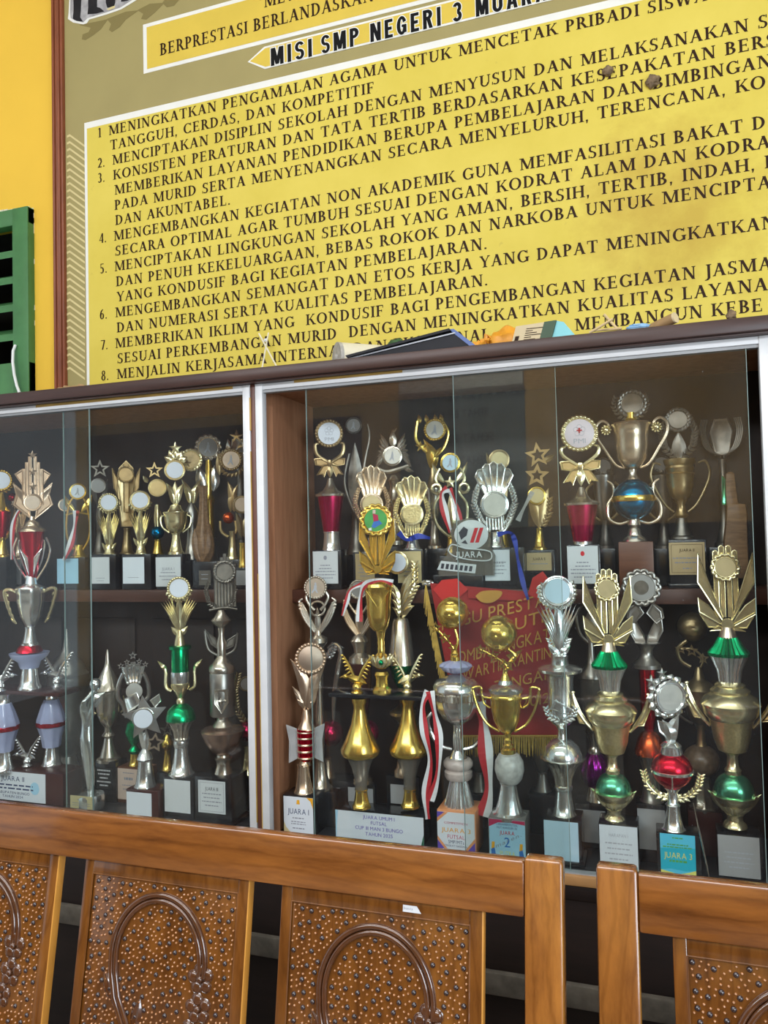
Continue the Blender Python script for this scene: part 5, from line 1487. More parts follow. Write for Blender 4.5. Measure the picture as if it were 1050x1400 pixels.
# floor, left
def tin_cup():
    t = T('lidded_cup', 'large dull grey lidded cup half behind the lilac columns', 92, 960, .262, ZF, GLF)
    t.base(66, 120, 1060, 'black_base')
    t.lathe('foot', 'pewter', bell(1030, 1060, 10, 22)); t.lathe('cup', 'pewter', cupp(925, 1034, 27, 9))
    t.lathe('lid', 'pewter', [(27, 925), (28, 921), (24, 917), (23, 910), (12, 898), (6, 888), (3, 872), (1, 860)])
tin_cup()
def lathe_twist():
    t = T('trophy', 'smooth silver twisted figure with round head on a round base', 124, 1010, .06, ZF, GLF)
    t.lathe('base', 'silver', [(17, 1104), (18, 1102), (18, 1088), (17, 1085), (0.5, 1084)], -12 + 12)
    t.bd = .062
    t.plaque(96, 126, 1087, 1104, 'card_gold', (), [(.35, .3, .10), (.6, .8, .05), (.78, .8, .05)], front=.038)
    m = MB()
    L = [(1085, -1, 4, 4), (1070, -1, 6, 5), (1045, -3, 10, 6), (1015, -6, 10.5, 6), (1000, -5, 8, 6), (985, -4, 7.5, 5), (970, -5, 9.5, 5), (958, -2, 13, 5), (950, 3, 9, 4), (944, 5, 4, 3)]
    L = [tuple(p) for p in smooth(L, 4)]
    vs = []; n = 20
    for i, (y, cx, rx, ry) in enumerate(L):
        tw = .9 * sin(i * .16)
        for j in range(n):
            a = 2 * pi * j / n; x, d = rx * cos(a), ry * sin(a)
            vs.append(t.P(cx + x * cos(tw) - d * sin(tw), y, (x * sin(tw) + d * cos(tw)) * t.s))
    fs = [(i * n + j, i * n + (j + 1) % n, (i + 1) * n + (j + 1) % n, (i + 1) * n + j) for i in range(len(L) - 1) for j in range(n)] + [list(range(n)), [(len(L) - 1) * n + j for j in range(n)]]
    m.add(vs, fs)
    t.leaf(m, 2, 968, 19, 948, 7, .004, -3, .006); t.leaf(m, -8, 1000, 3, 952, 4, .012, 4, .006)
    m.build('figure', 'bright_silver', t.root); t.ball('head', 'bright_silver', 7, 936, 8, 0, 1.05)
lathe_twist()
def spire_cup():
    t = T('lidded_cup', 'aged silver cup with pointed spire lid on a black block', 148, 980, .155, ZF, GLF)
    t.base(130, 158, 1040, 'black_base', .06)
    t.plaque(131, 153, 1049, 1078, 'card_dark', (), [(.15, .8, .07), (.32, .7, .07), (.5, .5, .07), (.68, .85, .07), (.85, .5, .07)], dk='ink_white')
    t.lathe('foot', 'warm_silver', bell(1000, 1040, 5, 16))
    t.lathe('stem', 'warm_silver', [(6, 1008), (9, 1005), (5, 1000), (5, 994), (7, 990)])
    t.lathe('cup', 'warm_silver', cupp(945, 993, 18, 6))
    t.handles('pale_gold', [(16, 975), (22, 968), (20, 952)], 1.5)
    t.lathe('lid', 'warm_silver', [(18, 945), (19, 942), (16, 938), (13, 930), (9, 920), (5, 912), (3.4, 905), (2.6, 896), (1, 888)])
    m = MB(); t.star(m, -4, 976, 9, d=.034, hollow=.5); m.build('star', 'pale_gold', t.root)
spire_cup()
def crown_back():
    t = T('trophy', 'starry crown trophy behind the star one, green ball, peach card', 183, 980, .165, ZF, GLF)
    t.base(160, 200, 1048, 'brown_base', .06)
    t.plaque(161, 191, 1050, 1092, 'card_peach', (), [(.36, .4, .08), (.15, .5, .03), (.55, .6, .03), (.68, .5, .03)])
    t.lathe('foot', 'gold', bell(1030, 1048, 5, 9)); t.lathe('green_ball', 'green_foil', [(4, 1032), (8, 1026), (4, 1020), (4, 1018), (8, 1012), (12, 1000), (9, 988), (3, 984)])
    m = MB()
    for i in range(5):
        a0 = (i - 2.5) * 6.2; t.blade(m, [(a0 * .55, 935), ((a0 + 6.2) * .55, 935), (a0 + 6.2, 905 + abs(i - 2) * 3), (a0, 905 + abs(i - 2) * 3)], .002, .005, .25, .003)
    for i in range(5): t.star(m, (i - 2) * 8, 900 + abs(i - 2) * 4.5 - (4 if i == 2 else 0), 4.6 if i != 2 else 6, d=.006, hollow=.5)
    t.curve(m, [(9, 980), (14, 962), (20, 952), (19, 935), (13, 920)], 3, 0, True)
    m.build('crown', 'silver', t.root); t.disc('insert', 'face_silver', 1, 945, 11, .006)
crown_back()
def star_front():
    t = T('trophy', 'five-pointed star trophy with white centre on a maroon block', 198, 1020, .055, ZF, GLF)
    t.base(172, 216, 1078, 'maroon_base', .075)
    t.plaque(173, 207, 1082, 1114, 'card_white')
    t.lathe('bell', 'silver', bell(1036, 1077, 9, 15), 0, fl=8, fa=.03); t.lathe('collar', 'bright_silver', [(9, 1040), (11, 1037), (8, 1030), (6, 1027), (4, 1024)])
    m = MB(); t.leaf(m, 0, 1030, -10, 990, 5, 0, 3, .008); t.leaf(m, 1, 1030, 2, 995, 5, .004, 0, .008); m.build('stem', 'silver', t.root)
    m = MB(); t.star(m, 1, 980, 31, 15, .012, .008, 0, 6); t.blade(m, [(-22, 972), (-4, 962), (-10, 946), (-26, 954)], .002, .006); t.blade(m, [(8, 958), (14, 968), (22, 960), (20, 950)], .002, .006); m.build('star', 'silver', t.root)
    m = MB(); t.star(m, 13, 1016, 14, 7, .006, .006, .6, -8); m.build('small_star', 'champagne', t.root)
    t.disc('rim', 'silver', -1, 981, 14.5, .019, .008); t.disc('insert', 'face_white', -1, 981, 12.5, .0205, .004)
star_front()
def gold_bell_back():
    t = T('trophy', 'little gold bell trophy glimpsed between the star and the green one', 229, 1020, .20, ZF, GLF)
    t.base(214, 244, 1056, 'black_base'); t.lathe('bell', 'gold', bell(1025, 1056, 4, 10)); t.lathe('knob', 'gold', [(4, 1025), (8, 1020), (8, 1014), (5, 1010), (3, 1004)], sharp=60)
    m = MB(); t.star(m, 0, 998, 10, hollow=.6); m.build('star', 'tarnish', t.root)
gold_bell_back()
def green_tall():
    t = T('trophy', 'tall winged trophy with green cylinder and green dome, white disc', 247, 960, .075, ZF, GLF)
    t.base(222, 264, 1062, 'black_base', .08, .002); t.plaque(225, 260, 1065, 1109, 'card_pale')
    t.lathe('bell', 'silver', bell(1018, 1061, 9, 18)); t.lathe('collar', 'silver', [(10, 1019), (11, 1016), (10, 1012), (12, 1010)])
    t.lathe('fluted_cone', 'warm_silver', [(8, 1014), (10, 1000), (15, 988), (20, 984), (15, 985)], 0, fl=14, fa=.06)
    t.lathe('green_dome', 'green_foil', [(16, 986), (20, 984), (20, 980), (17, 970), (10, 963), (4, 961)])
    t.lathe('stem', 'pale_gold', [(5, 964), (6, 958), (4, 954), (8, 946), (13, 938), (13, 934)])
    t.lathe('green_cylinder', 'green_foil', [(11, 938), (12, 900), (12, 890), (11, 885)])
    t.lathe('cylinder_band', 'bright_silver', [(11.5, 934), (12.5, 932), (12.6, 920), (12.4, 918)]); t.lathe('collar', 'green_foil', [(15, 887), (15, 883), (10, 882)])
    for sg in (1, -1):
        m = MB(); t.curve(m, [(sg * 12, 944), (sg * 19, 938), (sg * 19, 918), (sg * 22, 908)], [2.2, 2.4, 2.2, 2]); 
        for q in range(3): t.leaf(m, sg * (17 + q), 916 - q * 2, sg * (30 - q * 2), 902 - q * 1 + q * 5, 2.6, .002 * q)
        m.build('handle', 'pale_gold', t.root)
    t.lathe('neck', 'pale_gold', [(8, 884), (7, 876), (5, 868), (4, 862)])
    head_wings(t, 866, 818, 25, 'pale_gold', 'face_white', 0, 804, 14)
green_tall()
def dark_tall():
    t = T('trophy', 'tall dark silver trophy with shield cylinder and JUARA III card', 304, 950, .085, ZF, GLF)
    t.base(266, 316, 1061, 'black_base', .10, .005); t.plaque(271, 308, 1066, 1110, 'card_pale', [('JUARA III', .25, .11, 'ink', .48)], DASH[1:], border='ink_grey')
    t.lathe('foot', 'warm_silver', [(13, 1061), (12, 1055), (9, 1046), (10, 1040), (12, 1036), (9, 1034), (8, 1030)])
    t.lathe('dish', 'copper', [(9, 1031), (16, 1026), (24, 1014), (29, 1002), (30, 998), (26, 995), (14, 992)])
    t.lathe('neck', 'warm_silver', [(15, 994), (12, 988), (8, 984), (7, 978), (12, 974)])
    t.lathe('cylinder', 'pewter', [(16, 978), (17, 976), (17, 920), (16, 918)])
    m = MB(); t.blade(m, [(-9, 940), (9, 940), (9, 958), (0, 972), (-9, 958)], .038, .006, .3); t.star(m, 0, 955, 6, 2.5, .040, .004, 0, 0, 4); m.build('shield', 'warm_silver', t.root)
    t.lathe('dome', 'warm_silver', [(17, 919), (18, 915), (17, 910), (12, 905), (7, 898), (5, 894)])
    m = MB(); t.blade(m, [(-2, 890), (-14, 880), (-22, 860), (-8, 872)], 0, .005, .4, .004); t.blade(m, [(2, 890), (16, 884), (20, 868), (8, 876)], 0, .005, .4, .004); t.curve(m, [(-5, 896), (-18, 886), (-22, 862)], 1.8); t.curve(m, [(5, 896), (18, 888), (22, 866)], 1.8); m.build('wing_ring', 'tarnish', t.root)
    t.lathe('spindle', 'warm_silver', [(6, 896), (7, 880), (4, 868), (5, 858), (12, 852), (14, 848), (9, 843), (6, 838), (4, 834)])
    m = MB()
    for i in range(-3, 4): t.blade(m, [(i * 4.2 - 1.6 + 6, 830), (i * 4.2 + 1.6 + 6, 830), (i * 4.2 + 1.6 + 6, 757 + abs(i) * 5), (i * 4.2 - 1.6 + 6, 757 + abs(i) * 5)], 0, .004)
    t.laurel(m, [(3, 832), (16, 824), (20, 806), (16, 795)], 6); t.curve(m, [(-16, 834), (4, 831), (22, 834)], 1.6)
    m.build('openwork_figure', 'tarnish', t.root); t.medal(6, 782, 12, 'tarnish', 'tarnish', .006, 'cog')
dark_tall()
def red_back(cx, label, Y=.21, ys=(985, 1000, 1020), grp=GLF, ballm='crimson_foil'):
    t = T('trophy', label, cx, 1000, Y, ZF, grp)
    t.base(cx - 16, cx + 16, 1062, 'black_base'); t.lathe('foot', 'pale_gold', bell(1020, 1062, 4, 10)); t.ball('ball', ballm, 0, 1000, 13)
    m = MB(); t.laurel(m, [(3, 988), (13, 970), (15, 945), (10, 920)], 8); m.build('laurel', 'dark_bronze', t.root); t.medal(0, 935, 9, 'dark_bronze', 'face_grey')
    return t
red_back(338, 'laurel trophy with red ball tucked against the middle post, left side')

# ================================================================== TROPHIES, RIGHT SIDE
def pmi(cx, yr, label, x0, x1, plq, yd, rd, ybow, wb, cup, bel, Y, ink):
    t = T('trophy', label, cx, yr, Y, ZS, GRU)
    t.base(x0, x1, plq[2] - 2, 'black_base'); pl = t.plaque(*plq, 'card_pale', (), [(.45, .4, .03), (.55, .5, .03), (.64, .8, .03), (.74, .8, .03), (.84, .6, .03)])
    t.art(pl, 'printed_emblem', ink, [(.5 + .07 * cos(a), .2 + .07 * sin(a)) for a in [i * pi / 4 for i in range(8)]])
    t.lathe('bell', 'silver', bell(*bel)); t.lathe('cup', 'crimson_foil', [(cup[2] * .55, cup[1]), (cup[2] * .62, cup[1] - 3), (cup[2] * .98, cup[0] + 3), (cup[2], cup[0]), (cup[2] * .7, cup[0])])
    t.lathe('lid', 'warm_silver', [(cup[2] * 1.12, cup[0] + 1), (cup[2] * 1.16, cup[0] - 2), (cup[2] * .6, cup[0] - 7), (cup[2] * .35, cup[0] - 14), (cup[2] * .18, cup[0] - 24)])
    bow(t, ybow, wb, 'pale_gold' if ink == 'ink_red' else 'bronze')
    m = MB(); t.curve(m, [(3, ybow - 2), (wb * .8, ybow - wb * .55), (wb * .92, yd + rd * .9), (wb * .7, yd + rd * .75)], [2, 3, 2.5, 1.5], 0, True); m.build('yoke', 'pale_gold' if ink == 'ink_red' else 'bronze', t.root)
    bk = t.medal(0, yd, rd, 'pale_gold' if ink == 'ink_red' else 'bronze', 'face_pink' if ink == 'ink_red' else 'face_white', .008, 'bead')
    q = MB(); fn = lambda a, b: t.Q(a, t.z(yd) + b, .0112)
    sans_text(q, 'PMI', fn, -rd * .36 * t.s, rd * .36 * t.s, -rd * .62 * t.s, rd * .30 * t.s); q.build('lettering', 'ink_soft', bk)
    q = MB()
    for i in range(5):
        a = radians(90 + 72 * i); c = t.P(rd * .22 * cos(a), yd - rd * .18 - rd * .22 * sin(a), .0112)
        q.tube([tuple(Vector(c) + Vector((rd * .15 * t.s * cos(b * pi / 4) * t.ca, rd * .15 * t.s * cos(b * pi / 4) * t.sa, rd * .15 * t.s * sin(b * pi / 4)))) for b in range(8)], .0004, 4, closed=True)
    q.build('printed_flower', 'ink_soft', bk)
    if ink == 'ink_red':
        q = MB()
        for w, h in ((.05, .16), (.16, .05)): q.add([t.P(a * rd, yd - rd * .18 + b * rd, .0114) for a, b in ((-w, -h), (w, -h), (w, h), (-w, h))], [(0, 1, 2, 3)])
        q.build('red_cross', 'ink_red', bk)
pmi(452, 680, 'red cup trophy with PMI disc and bow beside the brown partition', 427, 466, (428, 462, 754, 798), 593, 17, 633, 21, (678, 728, 18), (727, 753, 10, 13), .185, 'ink_grey')
pmi(795, 680, 'red cup trophy with PMI disc bearing a red cross, next to the blue ball', 774, 820, (776, 818, 747, 798), 593, 22, 638, 27, (690, 742, 21), (740, 747, 12, 13), .185, 'ink_red')
def r_dark():
    t = T('trophy', 'very dark trophy with small disc and curved horn, behind the first red cup', 486, 650, 0.285, ZS, GRU)
    t.base(468, 506, 758, 'black_base'); t.lathe('foot', 'tarnish', bell(700, 758, 6, 14)); m = MB()
    t.curve(m, [(3, 700), (18, 670), (12, 640), (20, 600), (18, 580)], [2, 2.5, 2.5, 1.8, 1]); t.curve(m, [(-3, 700), (-15, 660), (-8, 620)], 2.2); t.leaf(m, 0, 700, 0, 605, 10); m.build('figure', 'tarnish', t.root)
    t.medal(-1, 582, 10, 'tarnish', 'face_grey', .006, 'bead', 'figure')
r_dark()
def r_garuda():
    t = T('trophy', 'dark silver spread-winged bird trophy with round insert on its breast', 538, 640, 0.285, ZS, GRU)
    t.base(520, 558, 745, 'black_base'); t.lathe('foot', 'warm_silver', bell(690, 745, 6, 15)); t.lathe('stem', 'warm_silver', [(7, 692), (12, 684), (8, 676), (6, 664), (9, 656), (4, 650)])
    m = MB()
    for q in range(7): t.leaf(m, 6 + q, 615 + q, 17 + q * 1.3, 592 + q * 8, 3, .001 * q, 0, .004, 6, True)
    t.leaf(m, 0, 612, 0, 588, 5); t.ball; t.leaf(m, -2, 592, 6, 585, 2.5)
    t.curve(m, [(-22, 640), (-10, 645), (6, 642), (24, 636)], [3, 3.6, 3.6, 2.6]); t.leaf(m, 14, 640, 28, 646, 3)
    m.build('bird', 'warm_silver', t.root); t.medal(-1, 624, 12, 'warm_silver', 'face_silver', .010, 'plain', 'figure')
r_garuda()
def r_gold590():
    t = T('trophy', 'ornate gold trophy with grey insert standing highest left of the overlapping panes', 592, 640, 0.29, ZS, GRU)
    t.base(574, 612, 750, 'black_base'); t.lathe('foot', 'warm_silver', bell(712, 750, 5, 12)); t.lathe('cup', 'warm_silver', cupp(668, 712, 13, 5)); t.lathe('lid', 'bronze', [(13, 668), (8, 660), (5, 650), (4, 640)])
    m = MB(); t.leaf(m, 0, 645, -12, 600, 8, 0, 5, .007); t.leaf(m, 1, 645, 12, 612, 6, 0, -6, .006); t.curve(m, [(4, 625), (16, 612), (22, 592), (14, 575)], 2.2); t.curve(m, [(-8, 618), (-22, 600), (-20, 575)], 2.6)
    for x in (-16, -6, 6, 14): t.leaf(m, x, 578, x - 2, 566, 3)
    t.star(m, -16, 610, 8, d=.006)
    m.build('figure', 'gold', t.root); t.medal(4, 588, 13.5, 'gold', 'face_silver', .008, 'bead', 'figure')
r_gold590()
def fan_trophy(label, cx, y0, y1, w, my, mr, mat, face, base, plq, bl, Y, pmat='card_tan', lines=()):
    t = T('trophy', label, cx, (y0 + y1) / 2, Y, ZS, GRU)
    t.base(*base); pl = t.plaque(*plq, pmat, lines, DASH[1:]); t.lathe('foot', 'silver', bell(*bl))
    head_fan(t, y0, y1, w, mat, face, my, mr)
    return t, pl
fan_trophy('tan topped fan trophy behind the printed footballer disc, laurels', 508, 722, 639, 21, 690, 14, 'champagne', 'face_gold', (482, 535, 755, 'black_base'), (486, 512, 757, 797), (735, 755, 6, 14), .215)
t_, pl_ = fan_trophy('pale gold fan trophy with olive disc between laurels, card with black print', 563, 735, 653, 22, 703, 14, 'pale_gold', 'hammered_gold', (542, 578, 751, 'black_base'), (544, 576, 754, 797), (737, 751, 7, 12), .19, 'card_gold')
fan_trophy('silver fan trophy over blue ribbon with white JUARA III card', 676, 728, 634, 26, 690, 17, 'silver', 'face_silver', (656, 716, 749, 'black_base'), (663, 697, 752, 794), (727, 748, 9, 13), .202, 'card_white', [('JUARA III', .42, .09, 'ink_grey', .5)])
ribbon('dark blue ribbon lying around the pale gold fan trophy foot', [(545, 728, .02), (556, 738, .035), (572, 733, .035), (588, 736, .02)], 8, ('ribbon_blue',), .19, 'blue ribbons')
ribbon('long blue ribbon dropping from the silver fan trophy beside its card', [(680, 731, .03), (697, 728, .035), (704, 740, .03), (708, 765, .03), (716, 800, .035), (722, 820, .04)], 7, ('ribbon_blue',), .17, 'blue ribbons')
def r_lyre():
    t = T('trophy', 'gold lyre trophy with white medallion, star and hanging ribbon', 616, 680, 0.235, ZS, GRU)
    t.base(600, 634, 760, 'black_base'); t.lathe('foot', 'gold', bell(735, 760, 5, 11))
    m = MB(); t.curve(m, [(2, 735), (20, 715), (22, 690), (12, 672), (20, 655), (14, 640)], [2, 2.4, 2.2, 2, 2.6, 1.6], 0, True); t.leaf(m, 8, 660, 24, 632, 4, 0, 2, .004, 8, True); t.star(m, 0, 660, 9, d=.006); t.leaf(m, 0, 735, 0, 672, 6)
    m.build('lyre', 'pale_gold', t.root)
    for sg in (1, -1): t.ring('scroll', 'pale_gold', sg * 19, 668, 6, 2.4, .002)
    t.medal(1, 633, 12, 'gold', 'face_sky', .008, 'plain', 'figure')
r_lyre()
ribbon('red and white ribbon, left strand looped over the gold lyre trophy', [(612, 668, .03), (604, 676, .035), (608, 700, .03), (616, 728, .03)], 11, ('ribbon_white', 'ribbon_red'), .20)
ribbon('red and white ribbon, right strand falling beside the overlapping pane edge', [(614, 668, .03), (620, 682, .035), (627, 705, .03), (632, 724, .03)], 9, ('ribbon_red', 'ribbon_white'), .205)
def r_disc683():
    t = T('trophy', 'gold disc trophy peeking out above the silver fan', 684, 650, 0.28, ZS, GRU)
    t.base(668, 700, 755, 'black_base'); t.lathe('foot', 'gold', bell(700, 755, 5, 12)); m = MB(); t.leaf(m, 2, 700, 12, 650, 6, 0, -4, .005, 8, True); t.leaf(m, -10, 640, -18, 618, 4); m.build('wings', 'bronze', t.root)
    t.medal(-1, 629, 12.5, 'bronze', 'face_gold', .008, 'plain')
r_disc683()
def r_stars():
    t = T('trophy', 'gold trophy of two stacked stars behind the overlapping panes', 736, 680, 0.245, ZS, GRU)
    t.base(716, 758, 752, 'black_base'); t.plaque(720, 754, 756, 780, 'card_tan', [('JUARA II', .35, .16, 'ink_brown', .5)], [(.65, .7, .05)])
    t.lathe('foot', 'gold', bell(722, 752, 4, 10)); m = MB()
    t.star(m, 1, 622, 18, 8, .004, .006, .55, 6); t.star(m, -1, 650, 17, 8, .006, .006, .5, -4); t.leaf(m, 8, 632, 24, 622, 4)
    t.leaf(m, 0, 722, -14, 672, 8, 0, 3, .005); t.leaf(m, 0, 722, 14, 668, 8, 0, -3, .005); t.laurel(m, [(4, 720), (14, 700), (15, 680)], 9, False); m.build('figure', 'bronze', t.root)
    t.medal(-2, 678, 11, 'gold', 'face_gold', .008, 'plain')
r_stars()
ribbon('greyish ribbon tied low on the two-star gold trophy', [(728, 672, .03), (716, 695, .035), (708, 712, .03)], 7, ('ribbon_grey',), .20, 'grey ribbons')
def r_acrylic():
    t = T('acrylic_plaque', 'dark clear acrylic award with white and red emblem below the ribbons', 637, 745, .168, ZS, GRU, 'award', .5)
    t.base(592, 660, 786, 'black_base', .014)
    m = MB(); pts = [(-38, 787), (38, 787), (40, 760), (34, 748), (34, 735), (26, 716), (8, 708), (-12, 712), (-20, 725), (-18, 740), (-26, 748), (-26, 760), (-38, 768)]
    m.prism(pts, lambda a, b, d: t.P(a, b, d), 0, .008); m.build('panel', 'smoke', t.root)
    t.disc('emblem_disc', 'card_pale', 8, 731, 20, .0092, .001, rx=1.15)
    e = MB()
    for x in (6, 13): e.prism([(x, 742), (x + 5, 742), (x + 12, 722), (x + 7, 722)], lambda a, b, d: t.P(a, b, d), .0094, .0098)
    e.build('red_stripes', 'ink_red', t.root)
    e = MB(); e.prism([(-9, 728), (-2, 720), (4, 724), (2, 732), (-6, 738)], lambda a, b, d: t.P(a, b, d), .0094, .0098); e.prism([(-6, 742), (0, 738), (3, 744)], lambda a, b, d: t.P(a, b, d), .0094, .0098); e.build('emblem_mark', 'ink', t.root)
    m = MB(); pts = smooth([(-24, 752), (-18, 744), (0, 750), (22, 752), (34, 756), (32, 766), (10, 766), (-16, 760), (-24, 752)], 4); t.curve(m, pts, .9, .010, False, 6, 1); m.build('scroll_line', 'card_pale', t.root)
    e = MB(); fn = lambda a, b: t.Q(a, b, .0094)
    sans_text(e, 'JUARA', fn, -14 * t.s, 22 * t.s, t.z(762), 8 * t.s, .012); e.build('lettering', 'card_pale', t.root)
    e = MB(); e.prism([(-40, 778), (12, 784), (14, 772), (-34, 766)], lambda a, b, d: t.P(a, b, d), .009, .0094); e.build('white_strip', 'card_pale', t.root)
    e = MB()
    for q in range(7): e.prism([(-35 + q * 6.4, 776.5 + q * .7), (-31 + q * 6.4, 777 + q * .7), (-29.5 + q * 6.4, 770 + q * .7), (-33.5 + q * 6.4, 769.5 + q * .7)], lambda a, b, d: t.P(a, b, d), .0096, .0098)
    e.build('fine_print', 'ink', t.root)
r_acrylic()
def r_bluecup():
    t = T('trophy', 'big gold two-handled cup above a shiny blue ball, brown block', 866, 680, 0.205, ZS, GRU)
    t.base(845, 893, 741, 'brown_base', .085)
    t.lathe('foot', 'warm_silver', [(16, 741), (15, 737), (9, 732), (8, 724), (6, 722), (9, 718), (7, 712), (7, 706)])
    t.ball('blue_ball', 'blue_foil', 0, 683, 28)
    t.lathe('band', 'gold', [(28, 686), (28.6, 685), (28.6, 679), (28, 678)])
    t.handles('champagne', [(6, 712), (20, 716), (33, 708), (34, 690), (26, 676), (27, 662), (34, 656)], [1.8, 2.2, 2.4, 2.4, 2, 1.8, 1.4])
    t.lathe('stem', 'warm_silver', [(10, 656), (8, 654), (5, 648), (6, 640), (9, 638)])
    t.lathe('cup', 'champagne', [(6, 642), (12, 638), (19, 628), (22, 610), (22, 598), (22.8, 596), (22.8, 592), (24, 584), (27, 580), (26, 578), (10, 578)])
    t.handles('champagne', [(10, 640), (22, 634), (36, 612), (46, 594), (46, 580), (38, 573), (30, 578), (30, 588), (36, 590)], [1.6, 2, 2.2, 2.2, 2.2, 2.2, 2, 1.8, 1.4])
    m = MB()
    for sg in (1, -1):
        c = t.P(sg * 33, 586, 0); m.ball(c, 5.5 * t.s, 14, 10)
        for i in range(10): a = 2 * pi * i / 10; m.ball((c[0] + 6 * t.s * cos(a), c[1] - .004, c[2] + 6 * t.s * sin(a)), 1.7 * t.s, 8, 6)
    m.build('rosette', 'pale_gold', t.root)
    t.lathe('neck', 'gold', [(10, 579), (8, 574), (6, 572), (6, 564)])
    m = MB(); t.laurel(m, [(4, 570), (16, 566), (22, 552), (18, 540)], 8); m.build('laurel', 'tarnish', t.root); t.medal(2, 552, 15, 'tarnish', 'tarnish', .004, 'cog')
r_bluecup()
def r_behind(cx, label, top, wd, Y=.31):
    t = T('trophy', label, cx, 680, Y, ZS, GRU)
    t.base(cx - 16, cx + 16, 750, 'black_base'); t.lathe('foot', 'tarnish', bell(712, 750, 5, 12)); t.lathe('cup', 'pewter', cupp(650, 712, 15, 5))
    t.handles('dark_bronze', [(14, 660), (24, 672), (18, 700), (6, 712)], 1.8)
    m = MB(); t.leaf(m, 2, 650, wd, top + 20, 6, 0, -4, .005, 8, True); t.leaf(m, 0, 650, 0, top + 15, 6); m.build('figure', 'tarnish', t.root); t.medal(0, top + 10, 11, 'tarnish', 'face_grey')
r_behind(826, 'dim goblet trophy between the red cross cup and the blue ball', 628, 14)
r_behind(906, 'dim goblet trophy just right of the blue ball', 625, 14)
def r_goldcup2():
    t = T('trophy', 'dark gold goblet with tall handles and tan JUARA II card', 931, 690, 0.235, ZS, GRU)
    t.base(914, 966, 738, 'black_base', .085, .004); t.plaque(915, 964, 742, 786, 'card_tan', [('JUARA II', .24, .09, 'ink_brown', .42)], [(.82, .25, .035), (.50, .8, .035), (.64, .7, .035)], border='ink_brown')
    t.lathe('foot', 'tarnish', bell(706, 737, 6, 15)); t.lathe('stem', 'bronze', [(7, 708), (9, 705), (6, 700), (5, 690), (8, 684)])
    t.lathe('cup', 'bronze', [(6, 685), (14, 678), (17, 664), (18, 650), (19, 648), (17, 646), (18, 642), (19, 640), (18, 637), (20, 634), (21, 628), (12, 627)])
    t.handles('dark_bronze', [(9, 700), (20, 690), (32, 668), (38, 648), (33, 632), (24, 634)], [1.4, 1.8, 2, 2, 1.8, 1.3])
    m = MB(); t.laurel(m, [(4, 625), (18, 612), (22, 590), (14, 570)], 9); t.leaf(m, 0, 628, 0, 590, 9); m.build('laurel', 'tarnish', t.root); t.medal(0, 574, 13, 'tarnish', 'tarnish', .004, 'cog')
r_goldcup2()
def r_crest():
    t = T('trophy', 'dark laurel crest trophy near the right end of the upper shelf', 988, 640, 0.31, ZS, GRU)
    t.base(968, 1008, 748, 'black_base'); t.lathe('foot', 'tarnish', bell(690, 748, 5, 14)); t.lathe('stem', 'tarnish', [(5, 692), (7, 670), (4, 650), (5, 628)])
    m = MB()
    for q in range(4): t.curve(m, [(2, 626 - q), (14 + q * 2, 612), (20 + q * 2.2, 590), (17 + q * 2.4, 572)], 1.3, .002 * q, True)
    t.blade(m, [(-9, 622), (9, 622), (14, 590), (8, 572), (-8, 572), (-14, 590)], -.003, .004); m.build('crest', 'tarnish', t.root)
r_crest()
def r_carving():
    t = T('wood_carving', 'upright brown wooden carving in the right corner of the upper shelf', 1003, 690, .23, ZS, GRU, 'carving', .4)
    m = MB()
    L = [(790, 0, 17, 12), (760, 0, 17, 12), (735, 1, 16, 11), (705, 3, 14, 10), (690, 3, 13, 9), (688, -2, 8, 7), (665, -3, 7, 6), (648, -3, 6, 5), (645, -3, 2, 2)]
    n = 12; vs = []
    for y, cx, rx, ry in L:
        for j in range(n):
            a = 2 * pi * j / n + .26; vs.append(t.P(cx + rx * max(-.8, min(.8, cos(a))) * 1.2, y, ry * max(-.8, min(.8, sin(a))) * 1.2 * t.s))
    m.add(vs, [(i * n + j, i * n + (j + 1) % n, (i + 1) * n + (j + 1) % n, (i + 1) * n + j) for i in range(len(L) - 1) for j in range(n)] + [list(range(n)), [(len(L) - 1) * n + j for j in range(n)]])
    m.build('body', 'carved_brown', t.root)
    m = MB(); t.blade(m, [(-14, 690), (-10, 690), (-9, 655), (-13, 650)], .004, .006); m.build('green_strip', 'pale_green_foil', t.root)
r_carving()

